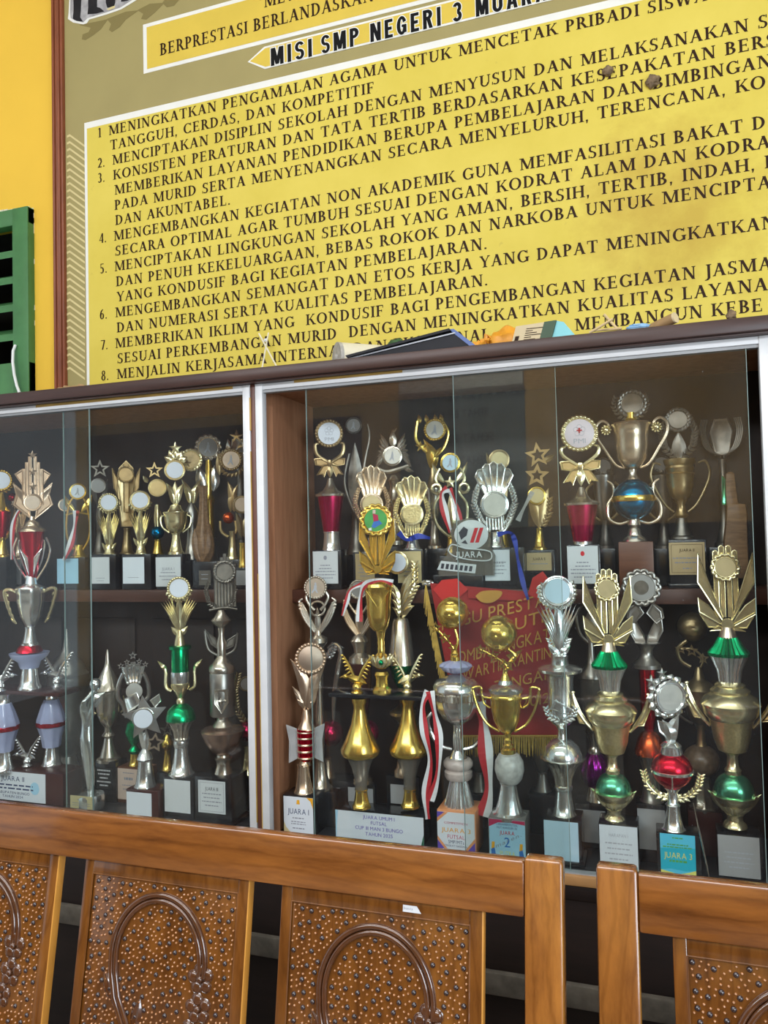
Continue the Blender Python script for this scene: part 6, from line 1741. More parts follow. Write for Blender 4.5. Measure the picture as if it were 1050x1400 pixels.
# floor, right
def juara_one():
    t = T('trophy', 'rose gold leaf trophy with red ribbed cup and JUARA I card by the partition', 416, 1010, .075, ZF, GRF)
    t.base(386, 431, 1086, 'black_base', .075)
    pl = t.plaque(388, 428, 1088, 1138, 'card_white', [('JUARA I', .40, .15, 'ink_navy', .72)], [(.60, .4, .03), (.70, .5, .025), (.76, .5, .025), (.88, .4, .03)])
    t.art(pl, 'printed_corner', 'ink_orange', [(1, 0), (1, .30), (.92, .10), (.78, 0)]); t.art(pl, 'printed_corner', 'card_gold', [(0, 1), (0, .70), (.08, .86), (.24, 1)]); t.art(pl, 'printed_emblem', 'ink_orange', [(.46, .08), (.54, .08), (.56, .20), (.44, .20)])
    t.lathe('bell', 'champagne', bell(1044, 1085, 8, 14), -2, fl=8, fa=.03)
    t.lathe('neck', 'champagne', [(9, 1046), (6, 1040), (6, 1036)], 0)
    t.lathe('cup', 'red_foil', [(7, 1040), (11, 1034), (12, 1000), (12, 996)], 2)
    m = MB()
    for y in (1035, 1026, 1017, 1008, 1000): m.lathe([(11.6 * t.s, t.z(y + 1.5)), (12.8 * t.s, t.z(y)), (11.6 * t.s, t.z(y - 1.5))], (t.P(2, y)[0], t.P(2, y)[1], 0), 24)
    m.build('gold_bands', 'champagne', t.root)
    for sg in (1, -1):
        m = MB(); t.blade(m, [(2 + sg * 12, 1036), (2 + sg * 12, 996), (2 + sg * 26, 990), (2 + sg * 22, 1012), (2 + sg * 23, 1042)], .002, .005, .2, .002); m.build('clear_wing', 'clear_acrylic', t.root)
    t.lathe('shoulder', 'rose_gold', [(12, 997), (11, 993), (7, 986), (6, 978), (4, 970)], 3)
    m = MB()
    for q in range(3): t.leaf(m, 4 + (2 + q), 972 - q * 3, 4 + (17 - q * 3), 940 + q * 9, 4.5, .001 * q, -2, .004, 8); t.leaf(m, 4 - (2 + q), 972 - q * 3, 4 - (19 - q * 3), 938 + q * 9, 4.5, .001 * q, 2, .004, 8)
    t.leaf(m, 8, 965, 32, 905, 8, .003, -6, .006, 12); t.leaf(m, 2, 965, -17, 900, 8, .003, 8, .006, 12); t.leaf(m, 6, 970, 12, 925, 9, .002, 0, .006)
    m.build('leaf_figure', 'rose_gold', t.root); t.medal(11, 900, 19, 'rose_gold', 'face_rose', .008, 'bead')
juara_one()
def scroll_back():
    t = T('trophy', 'silver scroll trophy with beaded disc rising behind the JUARA I one', 435, 880, .135, ZF, GRF)
    t.base(418, 458, 1080, 'black_base', .05); t.lathe('foot', 'warm_silver', bell(1030, 1080, 6, 16)); t.lathe('stem', 'warm_silver', [(6, 1032), (7, 1000), (5, 960), (6, 920), (5, 890), (8, 884), (13, 878), (13, 872), (6, 868), (5, 862)])
    m = MB()
    for q in range(3): t.curve(m, [(2 + q, 864), (9 + q * 3, 850), (15 + q * 3, 838), (21 + q, 826 + q * 3), (25, 822 + q * 5), (20, 818 + q * 6)], [2.2, 2.4, 2.4, 2.2, 2, 1.2], .001 * q, True)
    t.curve(m, [(4, 834), (11, 826), (15, 815), (8, 806)], 2.2, 0, True); t.leaf(m, 0, 864, 0, 830, 4)
    m.build('scrollwork', 'warm_silver', t.root); t.ring('peace_ring', 'warm_silver', 0, 832, 10, 1.6); t.medal(-2, 803, 14, 'warm_silver', 'face_rose', .008, 'bead', 'figure')
scroll_back()
def silver_arc():
    t = T('trophy', 'bright silver arched ornament behind the rose gold leaf', 459, 930, 0.22, ZF, GRF)
    t.base(440, 482, 1066, 'black_base'); t.plaque(432, 452, 1088, 1140, 'card_grey', front=.10)
    t.lathe('bell', 'champagne', bell(1035, 1066, 6, 13), -14); t.ball('red_ball', 'crimson_foil', -8, 1002, 17)
    m = MB(); t.curve(m, [(-4, 985), (-2, 950), (4, 915), (8, 890), (0, 880), (-10, 886)], [2, 4, 4.5, 3.5, 2.5, 1.5]); t.laurel(m, [(-10, 900), (0, 882), (10, 890)], 9, False); m.build('arch', 'bright_silver', t.root)
silver_arc()
def juara_umum():
    t = T('trophy', 'large gold futsal trophy on twin cones, JUARA UMUM label', 520, 930, .086, ZF, GRF)
    t.base(462, 578, 1108, 'black_base', .085)
    pl = t.plaque(459, 579, 1107, 1156, 'card_white', [('JUARA UMUM 1', .16, .13, 'ink_violet', .36), ('FUTSAL', .36, .13, 'ink_violet', .18), ('CUP III MAN 3 BUNGO', .57, .13, 'ink_violet', .54), ('TAHUN 2025', .78, .13, 'ink_violet', .31)])
    t.art(pl, 'printed_edge', 'card_sky', [(0, 0), (.03, 0), (.006, 1), (0, 1)]); t.art(pl, 'printed_edge', 'pale_green_foil', [(1, .6), (1, 1), (.97, 1)])
    for dx, dd in ((-29, .012), (37, .012)):
        t.lathe('cone_foot', 'gold', bell(1076, 1101, 8, 13), dx, dd, fl=6, fa=.04)
        t.lathe('cone_stem', 'smoke', [(8, 1080), (9, 1060), (13, 1045), (20, 1030), (22, 1026)], dx, dd)
        t.lathe('cone', 'gold', [(23, 1031), (26, 1028), (27, 1022), (20, 1008), (12, 988), (8, 968), (8, 962), (10, 958), (10, 953)], dx, dd)
    m = MB(); a = at(459, 948, .092).x - t.X; b = at(588, 948, .092).x - t.X
    m.box(a, b, -.048, .045, t.z(951), t.z(946), bev=.001); m.build('platform', 'black_base', t.root)
    t.eagle('gold', -32, 946, 44); t.eagle('pale_gold', 37, 946, 44, -1)
    t.lathe('column', 'gold', [(13, 946), (13, 942), (9, 938), (8, 928), (10, 922), (8, 918)], 2, fl=8, fa=.04)
    t.ball('knot', 'gold', 2, 905, 13, 0, .8); m = MB()
    for i in range(6):
        aa = pi * (i + .5) / 6; t.leaf(m, 2 + 6 * cos(aa), 912, 2 + 18 * cos(aa), 894, 4, .026 * sin(aa), 0, .004)
    m.build('knot_leaf', 'pale_gold', t.root); t.ball('green_stone', 'green_foil', 2, 904, 4, .024)
    t.lathe('stem', 'gold', [(9, 896), (5, 892), (5.4, 886), (4.6, 884), (5.4, 878), (4.6, 876), (5.4, 870), (7, 862), (10, 858)], 2)
    t.lathe('cup', 'gold', [(8, 862), (13, 856), (16, 842), (17, 820), (19, 806), (21, 802), (20, 798), (14, 798)], 0)
    t.lathe('lid', 'gold', [(19, 798), (14, 794), (8, 790)], 0)
    m = MB(); t.blade(m, [(-16, 806), (16, 806), (0, 830)], .033, .004, .3); m.build('chevron', 'gold', t.root)
    head_sunburst(t, 783, 704, 25, 'gold', None, None, False)
    bk = t.medal(-1, 711, 17.5, 'gold', 'face_pitch', .008, 'scallop')
    for nm, mt, q in (('printed_shirt', 'ink_crimson', [(-4, 702), (3, 704), (4, 712), (-3, 713)]), ('printed_shorts', 'ink_blue', [(-3, 713), (4, 711), (9, 716), (3, 719), (-2, 722), (-6, 720)]), ('printed_head', 'card_peach', [(-4, 697), (0, 697), (0, 702), (-4, 702)]), ('printed_ball', 'ink_white', [(-10, 722), (-6, 721), (-6, 725), (-10, 725)])):
        m = MB(); m.add([t.P(a_ - 1, b_, .0114) for a_, b_ in q], [(0, 1, 2, 3) if len(q) == 4 else list(range(len(q)))]); m.build(nm, mt, bk)
juara_umum()
ribbon('red and white ribbon laid round the rim of the gold futsal cup', [(537, 797, .055), (520, 793, .07), (500, 799, .065), (493, 815, .06), (491, 850, .06)], 9, ('ribbon_red', 'ribbon_white'), .112)
ribbon('short faded ribbon end hanging left of the gold futsal cup', [(500, 797, .055), (480, 806, .055), (474, 822, .055), (468, 842, .055)], 7, ('ribbon_white', 'ribbon_red'), .112)
def scroll_maroon():
    t = T('trophy', 'silver leaf trophy with maroon cup behind the gold futsal cup', 492, 880, .145, ZF, GRF, 'trophy', .1)
    t.base(474, 512, 1070, 'black_base', .018); t.plaque(476, 510, 1076, 1100, 'card_grey'); t.lathe('foot', 'champagne', bell(1020, 1070, 5, 13)); t.ball('ball', 'crimson_foil', 8, 1000, 16)
    t.lathe('cup', 'maroon_base', [(5, 985), (10, 975), (15, 930), (16, 905), (10, 902)]); t.lathe('lid', 'warm_silver', [(16, 906), (15, 898), (8, 892), (9, 884), (13, 876), (9, 870), (4, 866)])
    m = MB()
    for q in range(3): t.curve(m, [(2 + q, 868), (10 + q * 3, 852), (18 + q * 2, 836), (22, 820 + q * 4)], [2, 2.6, 2.4, 1.2], .001 * q, True)
    t.curve(m, [(4, 840), (14, 825), (16, 810), (8, 800)], 2, 0, True); t.leaf(m, 0, 868, 0, 815, 6); m.build('leafwork', 'champagne', t.root); t.medal(0, 806, 12, 'warm_silver', 'face_grey')
scroll_maroon()
def wings_cone():
    t = T('trophy', 'gold feathered trophy with white ring on a steel cone, right of the gold futsal cup', 548, 860, .145, ZF, GRF, 'trophy', .1)
    t.base(528, 572, 1060, 'black_base', .018); t.plaque(534, 560, 1072, 1098, 'card_grey'); t.lathe('foot', 'champagne', bell(985, 1060, 5, 14))
    t.lathe('saucer', 'bronze', [(4, 990), (18, 976), (18, 972), (8, 966), (4, 960), (6, 935)]); t.lathe('cone', 'warm_silver', [(19, 908), (18, 903), (12, 850), (10, 846), (4, 844)]); t.lathe('cup', 'green_foil', [(6, 940), (12, 930), (17, 912), (19, 908)])
    m = MB()
    for q in range(4): t.leaf(m, 2, 845 - q * 6, 20 + q * 1.5, 828 - q * 18, 5, .001 * q, -4, .005, 8); t.leaf(m, -2, 845 - q * 6, -12 - q, 830 - q * 12, 4, .001 * q, 4, .005, 8)
    t.laurel(m, [(6, 830), (22, 800), (22, 768)], 10, False); m.build('feathers', 'pale_gold', t.root); t.medal(-2, 769, 14, 'pale_gold', 'face_white', .006, 'plain')
wings_cone()

def pennant():
    root = tag(empty('pennant', tuple(at(680, 900, .145))), 'maroon cloth pennant with gold letters and fringe behind the football cups', 'pennant')
    o = Vector(root.location)
    Y = .149
    def pt(u, v, dy=0.0):                                     # u,v in 0..1 over the cloth
        tl, tr, bl, br = (588, 797), (758, 812), (628, 1008), (770, 1008)
        x = (tl[0] * (1 - u) + tr[0] * u) * (1 - v) + (bl[0] * (1 - u) + br[0] * u) * v
        y = (tl[1] * (1 - u) + tr[1] * u) * (1 - v) + (bl[1] * (1 - u) + br[1] * u) * v
        return at(x, y, Y - .006 * sin(9 * u + 3 * v) - dy - .01 * (1 - v)) - o
    n, k = 26, 22
    m = MB()
    for lay_, dy in ((0, 0), (1, -.0016)):
        base_i = len(m.v)
        m.add([tuple(pt(i / n, j / k, dy)) for j in range(k + 1) for i in range(n + 1)], [])
        for j in range(k):
            for i in range(n):
                f = [base_i + j * (n + 1) + i, base_i + j * (n + 1) + i + 1, base_i + (j + 1) * (n + 1) + i + 1, base_i + (j + 1) * (n + 1) + i]
                m.f.append(f); m.m.append(0)
    m.build('cloth', 'flag_red', root)
    # folded peaks of the upper hem
    for q, mt in (([(592, 806), (604, 793), (625, 791), (640, 806), (612, 830)], 'flag_bright'), ([(722, 812), (728, 790), (742, 781), (756, 800), (752, 830)], 'flag_bright'), ([(640, 806), (650, 808), (722, 812), (722, 822), (640, 818)], 'flag_red')):
        m = MB(); m.prism(q, lambda a, b, d: tuple(at(a, b, Y - .013 - d) - o), 0, .004); m.build('hem_fold', mt, root)
    m = MB(); m.prism(smooth([(650, 815), (660, 808), (685, 808), (684, 816), (672, 824), (658, 823), (650, 815)], 3)[:-1], lambda a, b, d: tuple(at(a, b, Y - .0175 - d) - o), 0, .002); m.build('gold_emblem', 'flag_gold', root)
    def fringe(a, b, L, cnt, ddx, name='fringe'):
        mm = MB(); random.seed(int(a[0]))
        for i in range(cnt):
            t = i / (cnt - 1); x, y = a[0] + (b[0] - a[0]) * t, a[1] + (b[1] - a[1]) * t; w = random.uniform(-1.2, 1.2)
            p = [at(x, y, Y - .016) - o, at(x + ddx + w * .5, y + L * .5, Y - .018) - o, at(x + ddx * 1.6 + w, y + L * random.uniform(.85, 1.05), Y - .016) - o]
            mm.tube([tuple(v) for v in p], [.0016, .0015, .0009], 5)
        mm.tube([tuple(at(a[0] + (b[0] - a[0]) * t, a[1] + (b[1] - a[1]) * t, Y - .018) - o) for t in (0, .5, 1)], .0022, 6)
        mm.build(name, 'fringe_gold', root)
    fringe((582, 800), (608, 925), 30, 40, -1.0); fringe((632, 1006), (772, 1006), 28, 60, .2)
    def word(text, x0, y0, x1, y1, h):
        q = MB()
        L = lambda a, b: tuple(at(x0 + (x1 - x0) * a, y0 + (y1 - y0) * a - b * h * 1.0, Y - .0185) - o)
        sans_text(q, text, L, 0, 1, 0, 1.0, 0.0, .16); q.build('lettering', 'flag_gold', root)
    word('REGU PRESTASI', 604, 862, 762, 824, 17)
    word('PUTRI', 690, 866, 760, 846, 17)
    word('LOMBA TINGKAT', 616, 911, 752, 875, 17)
    word('KWARTIR RANTING', 622, 933, 764, 896, 16)
    word('TENGAH', 676, 946, 756, 927, 15)
    word('2012', 712, 969, 752, 960, 14)
pennant()
def silver_lump():
    lump('foil_ball', 585, 797, .147, .012, 'silver', 'crumpled silver foil beside the pennant hem on the shelf edge', 'foil', (1.5, .8, .8))
silver_lump()

def ball_stars(t, pts, r, mat):
    m = MB()
    for i, (x, y, R) in enumerate(pts): t.star(m, x, y, R, R * .45, .004 + .002 * i, .005, .55, 10 * i)
    t.curve(m, [(p[0], p[1]) for p in pts] + [(0, pts[-1][1] + 14)], 1.6, 0); m.build('star_trail', mat, t.root)
def juara_three():
    t = T('trophy', 'football topped ornate silver cup with orange JUARA 3 futsal label', 625, 990, 0.072, ZF, GRF)
    t.base(597, 650, 1106, 'card_orange', .095)
    pl = t.plaque(598, 649, 1109, 1162, 'card_white', [('COMPETITION', .27, .055, 'ink_crimson', .62), ('JUARA 3', .45, .11, 'ink_orange', .78), ('FUTSAL', .62, .10, 'ink_crimson', .46), ('SMP/MTs', .75, .085, 'ink_navy', .42), ('TINGKAT NASIONAL', .85, .05, 'ink_navy', .62)])
    for q, mt in (([(0, 0), (.2, 0), (0, .16)], 'ink_violet'), ([(.2, 0), (.3, 0), (0, .26), (0, .16)], 'card_orange'), ([(0, .72), (.24, 1), (0, 1)], 'ink_violet'), ([(1, .72), (.76, 1), (1, 1)], 'ink_violet'), ([(1, .62), (1, .72), (.76, 1), (.68, 1)], 'card_orange'), ([(0, .62), (.32, 1), (.24, 1), (0, .72)], 'card_orange')):
        t.art(pl, 'printed_corner', mt, q)
    t.lathe('fluted_bell', 'bright_silver', [(20, 1103), (20, 1100), (16, 1085), (12, 1068), (11, 1064)], 0, fl=20, fa=.05)
    t.lathe('marble_ring', 'pink_marble', [(17, 1064), (19, 1060), (19, 1054), (16, 1051), (17, 1050), (20, 1046), (20, 1041), (17, 1037), (10, 1036)], 0)
    t.lathe('column', 'silver', [(12, 1036), (10, 1030), (6, 1024), (5, 1005), (6, 992), (8, 986)], 0)
    m = MB()
    for i in range(3): t.leaf(m, -3 + i * 3, 1030, -4 + i * 4, 992, 2.5, .012, 0, .004)
    m.build('column_leaf', 'silver', t.root)
    t.handles('silver', [(8, 1024), (22, 1020), (34, 1006), (40, 985), (34, 974)], [2, 3, 3.4, 3, 2])
    t.lathe('cup', 'silver', [(8, 990), (20, 982), (27, 970), (30, 958), (30, 946), (31, 942), (28, 940)], 0, fl=10, fa=.03)
    t.lathe('band', 'warm_silver', [(30.5, 956), (31.5, 955), (31.5, 947), (30.5, 946)], 0, fl=36, fa=.02)
    t.lathe('lid', 'silver', [(32, 943), (32, 937), (27, 930), (16, 926), (9, 922)], 0)
    t.lathe('glass_flower', 'lilac', [(6, 921), (16, 917), (22, 910), (17, 906), (7, 903)], 0, fl=12, fa=.07)
    t.lathe('neck', 'gold', [(7, 903), (7, 898), (5, 896), (6, 893), (3, 888)], 0)
    ball_stars(t, [(-26, 858, 9), (-13, 872, 9), (-3, 885, 7)], 22, 'gold'); m = MB(); t.curve(m, [(0, 890), (4, 876), (0, 858)], 2); m.build('stem', 'gold', t.root)
    t.ball('football', 'gold', -2, 838, 22.5, 0, 1, None, football, 64, 40)
juara_three()
def juara_two_cup():
    t = T('trophy', 'gold two-handled cup with football on a marble egg, JUARA 2 label', 693, 1000, 0.05, ZF, GRF)
    t.base(667, 718, 1117, 'grey_base', .08)
    pl = t.plaque(669, 718, 1119, 1172, 'card_sky', [('TURNAMEN FUTSAL', .12, .055, 'ink_navy', .62), ('HUT BANGSRI 35', .20, .055, 'ink_navy', .56), ('JUARA', .33, .10, 'ink_red', .42), ('2', .57, .25, 'ink_blue', .16), ('PUTRA', .86, .12, 'ink_yellow', .42)])
    t.art(pl, 'printed_top', 'ink_crimson', [(0, 0), (1, 0), (1, .10), (.6, .06), (.25, .08), (0, .20)], .00025)
    for x in (.1, .88): t.art(pl, 'printed_player', 'ink_blue', [(x - .06, .78), (x + .04, .72), (x + .09, .98), (x - .04, .98)]); t.art(pl, 'printed_player', 'ink_orange', [(x - .03, .58), (x + .05, .58), (x + .04, .74), (x - .05, .76)])
    q = MB(); fx = t.pl; fn = lambda a, b: ((fx[0] + (fx[1] - fx[0]) * (.18 + .78 * a * .92 - .0 * b)), fx[4] - .0008, fx[3] - (fx[3] - fx[2]) * (.74 - .36 * a - b * .10))
    sans_text(q, 'maren.', fn, 0, 1, 0, 1, 0, .3); q.build('lettering', 'ink_grey', pl)
    t.lathe('bell', 'bright_silver', bell(1068, 1116, 11, 23), 0, fl=8, fa=.025)
    t.lathe('marble_egg', 'marble', [(12, 1070), (17, 1064), (20, 1052), (19, 1040), (14, 1031), (8, 1029)], 2)
    t.lathe('stem', 'gold', [(10, 1031), (10, 1024), (7, 1022), (7, 1018), (5, 1016), (6, 1011), (4, 1008), (5, 1002)], 1)
    t.lathe('cup', 'gold', [(5, 1003), (12, 997), (18, 984), (21, 966), (21, 958), (22, 956), (22, 951), (21, 949), (23, 945), (12, 944)], 0)
    t.lathe('lid', 'silver', [(23, 946), (24, 942), (20, 938), (11, 935), (9, 930)], 0)
    for sg in (1, -1):
        m = MB(); t.curve(m, [(sg * 10, 1000), (sg * 26, 990), (sg * 38, 970), (sg * 44, 948), (sg * 44, 941), (sg * 34, 940), (sg * 32, 952), (sg * 21, 955)], 2.0, 0, False, 8, 8); t.curve(m, [(sg * 32, 953), (sg * 30, 962), (sg * 22, 968)], 1.6); m.build('handle', 'gold', t.root)
    t.lathe('neck', 'gold', [(10, 937), (8, 932), (6, 926), (4, 922), (3, 914)], 0)
    ball_stars(t, [(-33, 888, 8), (-15, 897, 9), (2, 910, 11)], 24, 'gold'); m = MB(); t.curve(m, [(0, 922), (6, 906), (14, 896), (0, 884)], 2.4); t.blade(m, [(2, 896), (24, 888), (12, 906)], 0, .005); m.build('stem', 'gold', t.root)
    t.ball('football', 'gold', -7, 866, 25, 0, 1, None, football, 64, 40)
juara_two_cup()
ribbon('red and white ribbon at the left handle of the orange labelled cup', [(586, 945, .06), (578, 965, .07), (580, 1000, .07), (588, 1040, .065), (582, 1085, .06), (585, 1120, .06)], 12, ('ribbon_red', 'ribbon_white'), .085)
ribbon('second strand of that ribbon, white side outward, hanging further right', [(588, 945, .06), (594, 975, .07), (600, 1010, .07), (598, 1060, .065), (588, 1095, .06)], 12, ('ribbon_white', 'ribbon_red'), .08)
ribbon('broad red and white ribbon falling between the two football cups', [(654, 960, .02), (660, 985, .03), (664, 1030, .035), (668, 1080, .035), (660, 1116, .035)], 21, ('ribbon_white', 'ribbon_red'), .10)
def silver_column():
    t = T('trophy', 'tall all-silver trophy with sky blue disc and blank pale blue card', 768, 1000, .07, ZF, GRF)
    t.base(744, 794, 1119, 'black_base', .09, .008); t.plaque(744, 791, 1121, 1176, 'card_blue')
    t.lathe('bell', 'silver', bell(1078, 1117, 10, 17)); t.lathe('collar', 'silver', [(11, 1080), (12, 1078), (12, 1074), (10, 1072)])
    t.lathe('fluted_cone', 'warm_silver', [(10, 1076), (12, 1062), (18, 1048), (27, 1038), (30, 1036), (20, 1036)], 0, fl=16, fa=.05)
    t.lathe('half_ball', 'bright_silver', [(26, 1038), (26, 1032), (22, 1020), (14, 1012), (5, 1009)], 0)
    t.lathe('neck', 'silver', [(7, 1012), (6, 1004), (5, 998), (8, 992), (14, 988), (18, 982), (19, 976)], 0)
    t.lathe('cylinder', 'bright_silver', [(19, 978), (18, 970), (17, 940), (18, 926), (19, 922)], 0)
    m = MB(); t.laurel(m, [(2, 982), (16, 976), (20, 962)], 8, True, True, .034); t.blade(m, [(-14, 966), (10, 974), (16, 966), (-8, 954)], .034, .004, .3); m.build('cylinder_relief', 'bright_silver', t.root)
    t.lathe('flange', 'silver', [(19, 923), (29, 918), (30, 914), (24, 911), (12, 908), (11, 900), (12, 896), (7, 894)], 0)
    m = MB(); t.laurel(m, [(1, 896), (7, 888), (14, 872)], 8); m.build('leaf_collar', 'bright_silver', t.root)
    head_wings(t, 892, 822, 30, 'bright_silver', 'face_sky', 0, 808, 19, 4, 'plain')
    m = MB()
    for i in range(17):
        a = radians(-200 + 220 * i / 16); t.leaf(m, -1 + 19 * cos(a), 808 - 19 * sin(a), -1 + 28 * cos(a + .22), 808 - 27 * sin(a + .22), 3.6, .004, 0, .004, 5); t.leaf(m, -1 + 18 * cos(a), 808 - 18 * sin(a), -1 + 25 * cos(a - .2), 808 - 24 * sin(a - .2), 3, .006, 0, .004, 5)
    m.build('laurel_wreath', 'bright_silver', t.root)
silver_column()
def green_ruff(cx, label, Y, x0, x1, yb, plq, pm, lines, dy, k=1.0):
    t = T('trophy', label, cx, 1000 + dy, Y, ZF, GRF)
    f = lambda y: 1000 + dy + (y - 1000) * k
    L = lambda pr: [(r * k, f(y)) for r, y in pr]
    t.base(x0, x1, yb, 'black_base', .08); t.plaque(*plq, pm, lines, DASH[1:], dk='ink_soft')
    t.lathe('foot', 'pale_gold', L([(14, 1121), (13, 1117), (9, 1113), (9, 1108), (11, 1105), (8, 1102), (9, 1096)]), 0)
    m = MB()
    for i in range(10):
        a = 2 * pi * i / 10; c, s_ = cos(a), sin(a); vs = []
        t.leaf(m, c * 6 * k, f(1104), c * 30 * k, f(1079), 5 * k, s_ * 24 * k * t.s * .6, 0, .006, 6)
    m.lathe([(6 * k * t.s, t.z(f(1102))), (20 * k * t.s, t.z(f(1092))), (26 * k * t.s, t.z(f(1082))), (22 * k * t.s, t.z(f(1082)))], (0, 0, 0), 28)
    m.build('leaf_dish', 'pale_gold', t.root)
    t.ball('green_ball', 'pale_green_foil', 0, f(1078), 23 * k)
    t.lathe('stem', 'pale_gold', L([(10, 1060), (9, 1054), (10, 1052), (7, 1048), (6, 1036), (9, 1030)]), 0)
    t.lathe('lower_bowl', 'hammered_gold', L([(8, 1032), (16, 1028), (21, 1014), (23, 1000), (26, 990), (27, 988)]), 0)
    t.lathe('cup', 'pale_gold', L([(26, 990), (31, 984), (33, 976), (33, 972)]), 0)
    t.lathe('lid', 'pale_gold', L([(34, 974), (35, 971), (31, 964), (22, 958), (23, 955), (17, 950), (18, 948), (12, 944)]), 0)
    t.handles('pale_gold', [(24 * k, f(1000)), (36 * k, f(986)), (46 * k, f(968)), (50 * k, f(950)), (47 * k, f(948))], [1.8 * k, 2.6 * k, 3 * k, 2.6 * k, 1.4 * k]); 
    for sg in (1, -1):
        m = MB(); t.blade(m, [(sg * 28 * k, f(992)), (sg * 40 * k, f(974)), (sg * 50 * k, f(948)), (sg * 52 * k, f(966)), (sg * 42 * k, f(990))], .002, .005, .25, .002); m.build('handle_fin', 'pale_gold', t.root)
    t.lathe('fluted_cone', 'silver', L([(12, 946), (14, 930), (19, 918), (21, 913)]), 0, fl=22, fa=.05)
    t.lathe('green_ruff', 'green_foil', L([(22, 913), (23, 909), (16, 900), (11, 890)]), 0, fl=22, fa=.06)
    t.lathe('neck', 'champagne', L([(11, 891), (9, 884), (7, 878)]), 0)
    head_sunburst(t, f(880), f(780), 33 * k, 'pale_gold', 'face_gold')
    return t
green_ruff(836, 'gold cup with green ruff and sunburst top, HARAPAN I card', .054, 818, 873, 1125, (820, 872, 1127, 1186), 'card_white', [('HARAPAN I', .22, .08, 'ink_soft', .5)], 0)
green_ruff(1000, 'gold cup with green ruff nearest the right edge, grey card', .098, 981, 1044, 1140, (982, 1039, 1141, 1199), 'card_grey', (), -6, 1.12)
def star_red():
    t = T('trophy', 'dark grey flower disc trophy with red cylinder behind the sunburst cups', 886, 950, .128, ZF, GRF)
    t.base(870, 918, 1098, 'black_base', .06); t.plaque(872, 910, 1105, 1160, 'card_grey')
    t.lathe('bell', 'pewter', bell(1052, 1098, 8, 16)); t.lathe('fluted_cone', 'tarnish', [(9, 1054), (14, 1036), (20, 1030)], 0, fl=14, fa=.05)
    t.lathe('red_dome', 'orange_foil', [(20, 1031), (20, 1025), (15, 1008), (9, 1000), (4, 998)]); t.lathe('red_cylinder', 'red_foil', [(6, 1000), (8, 985), (10, 980), (11, 915), (12, 912)], 0, fl=10, fa=.03)
    t.lathe('collar', 'pewter', [(18, 913), (18, 908), (12, 902), (8, 896), (8, 888), (12, 882), (20, 878)])
    m = MB(); t.blade(m, [(1, 878), (14, 878), (22, 862), (20, 836), (10, 826), (5, 838), (12, 850), (2, 870)], .002, .006, .28, .003, True); t.blade(m, [(2, 838), (10, 824), (22, 832), (24, 844), (14, 852)], .004, .005, .3, .003, True); m.build('figure', 'pewter', t.root)
    t.medal(-4, 803, 20, 'pewter', 'face_grey', .008, 'scallop'); t.disc('dark_centre', 'tarnish', -4, 803, 10, .0105, .003)
star_red()
def purple_back():
    t = T('trophy', 'dim trophy with purple fluted ball between the silver and green ruffed ones', 812, 1010, .19, ZF, GRF)
    t.base(786, 834, 1098, 'black_base'); t.plaque(788, 828, 1106, 1150, 'card_grey')
    t.lathe('bell', 'warm_silver', bell(1074, 1098, 10, 16)); t.lathe('purple_ball', 'purple_foil', [(11, 1074), (17, 1066), (19, 1052), (16, 1038), (9, 1030)], 0, fl=12, fa=.05)
    t.lathe('neck', 'warm_silver', [(8, 1031), (9, 1026), (6, 1020), (9, 1010), (14, 1000)]); t.lathe('cup', 'smoke', [(8, 1002), (14, 990), (17, 950), (17, 925), (10, 922)]); t.lathe('lid', 'pewter', [(18, 926), (17, 920), (8, 910), (5, 895), (4, 875)])
    m = MB(); t.curve(m, [(2, 880), (14, 866), (18, 840), (8, 826)], 2.4, 0, True); t.leaf(m, 0, 880, 0, 830, 8); m.build('figure', 'tarnish', t.root)
purple_back()
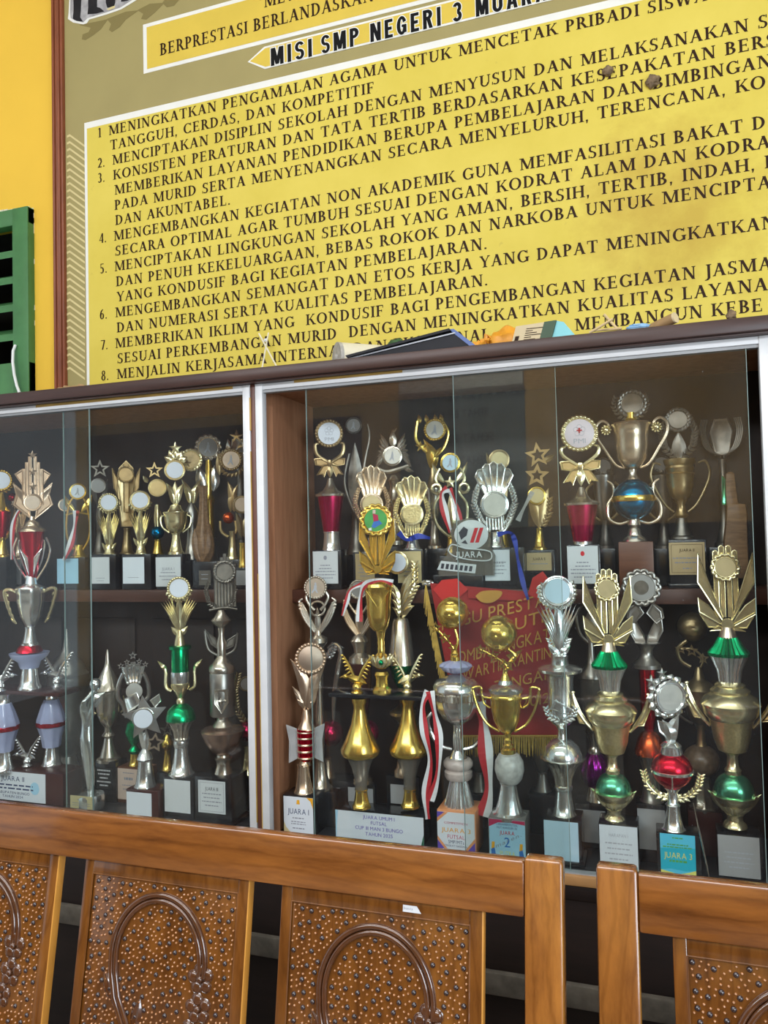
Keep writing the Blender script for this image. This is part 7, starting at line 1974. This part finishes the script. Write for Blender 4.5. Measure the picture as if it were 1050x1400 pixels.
def juara_three_blue():
    t = T('trophy', 'red ball trophy with turned silver disc, laurel arms and turquoise JUARA 3 label', 918, 1040, 0.056, ZF, GRF)
    t.base(897, 958, 1138, 'black_base', .07)
    pl = t.plaque(903, 951, 1139, 1196, 'card_cyan', [('JUARA 3', .50, .14, 'ink_yellow', .80)], [(.10, .3, .03), (.66, .5, .05), (.26, .6, .03), (.32, .85, .03)], dk='ink_green')
    t.art(pl, 'printed_panel', 'card_turquoise', [(0, .35), (1, .30), (1, .82), (.7, .86), (.3, .82), (0, .86)], .0001); t.art(pl, 'printed_wave', 'ink_yellow', [(0, .86), (.2, .89), (.5, .94), (.8, .88), (1, .82), (1, .92), (.6, .97), (0, .93)], .0002)
    t.lathe('bell', 'silver', bell(1098, 1137, 8, 16), 0, fl=6, fa=.04); t.lathe('stem', 'bright_silver', [(10, 1100), (7, 1096), (7, 1082), (12, 1076), (8, 1074)])
    t.ball('red_ball', 'red_foil', 0, 1052, 27, 0, .92); t.lathe('ring', 'silver', [(27, 1056), (28.5, 1055), (28.5, 1052), (27, 1051)])
    m = MB(); t.curve(m, [(0, 1055), (0, 1066), (0, 1075)], 1, .052); m.build('cradle', 'silver', t.root)
    for sg in (1, -1):
        m = MB(); t.laurel(m, [(sg * 6, 1092), (sg * 20, 1088), (sg * 33, 1074), (sg * 37, 1056)], 10, False); t.curve(m, [(sg * 4, 1090), (sg * 20, 1087), (sg * 33, 1073), (sg * 36, 1060)], 1.2); m.build('laurel_arm', 'pale_gold', t.root)
    t.lathe('cap', 'bright_silver', [(14, 1031), (15, 1028), (13, 1022), (14, 1019), (10, 1015), (5, 1012)])
    m = MB(); t.leaf(m, -2, 1018, -10, 984, 8, .004, 6, .007); t.leaf(m, 2, 1018, 12, 976, 8, .0, -5, .007); t.blade(m, [(-2, 1012), (-14, 1000), (-16, 985), (-4, 988)], .006, .005, .25); m.build('leaf_stem', 'silver', t.root)
    sv = (t.a, t.ca, t.sa); t.a = t.a + .55; t.ca, t.sa = cos(t.a), sin(t.a)       # the disc is turned on its stem
    m = MB()
    for i in range(14):
        a = 2 * pi * i / 14; t.leaf(m, 18 * cos(a), 953 - 22 * sin(a), 33 * cos(a), 953 - 31 * sin(a), 7, -.004, 0, .004, 5)
    t.star(m, -26, 930, 9, d=.002); t.star(m, -10, 920, 8, d=.002); m.build('rosette', 'silver', t.root); t.medal(0, 953, 20, 'bright_silver', 'face_silver', .006, 'plain')
    t.a, t.ca, t.sa = sv
juara_three_blue()
def ball_brown():
    t = T('trophy', 'dark football topped trophy with brown marble ball between the blue label and right sunburst', 958, 990, .212, ZF, GRF)
    t.base(940, 988, 1108, 'maroon_base', .07); t.lathe('bell', 'warm_silver', bell(1060, 1106, 9, 18), 0, fl=8, fa=.05)
    t.ball('marble_ball', 'brown_marble', -1, 1040, 24, 0, .92); t.lathe('stem', 'bronze', [(8, 1020), (6, 1014), (5, 998), (8, 990)])
    t.lathe('cup', 'dark_bronze', cupp(942, 992, 22, 6)); t.handles('tarnish', [(20, 950), (30, 960), (26, 980), (10, 990)], 1.8); t.lathe('lid', 'dark_bronze', [(22, 942), (16, 934), (10, 930), (7, 926), (5, 916), (3, 912)])
    m = MB()
    for x, y, R in ((-22, 888, 8), (-8, 890, 9), (6, 900, 8)): t.star(m, x, y, R, R * .45, .004, .004, .5)
    t.curve(m, [(-22, 888), (-6, 888), (6, 900), (2, 914)], 1.6); t.curve(m, [(-10, 912), (-22, 904), (-26, 888), (-14, 876)], 2.6); m.build('star_trail', 'dark_bronze', t.root)
    t.ball('football', 'dark_bronze', -6, 857, 20, 0, 1, None, football, 56, 36)
ball_brown()
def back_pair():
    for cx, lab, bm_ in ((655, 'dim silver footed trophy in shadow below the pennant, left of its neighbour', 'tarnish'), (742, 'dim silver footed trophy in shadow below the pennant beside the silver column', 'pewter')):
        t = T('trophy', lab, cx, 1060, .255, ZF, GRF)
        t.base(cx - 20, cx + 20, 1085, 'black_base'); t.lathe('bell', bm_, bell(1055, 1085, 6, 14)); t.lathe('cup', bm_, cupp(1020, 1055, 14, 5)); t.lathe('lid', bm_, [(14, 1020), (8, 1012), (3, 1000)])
back_pair()
def stick_broken():
    m = MB(); a, b = at(948, 1098, .008), at(971, 1199, .010); b.z = ZF + .003
    m.tube([tuple(a), tuple(a + (b - a) * .5), tuple(b)], [.0012, .0022, .0014], 6)
    tag(m.build('thin_rod', 'warm_silver'), 'thin grey rod leaning on the cabinet floor beside the turquoise label', 'rod')
stick_broken()
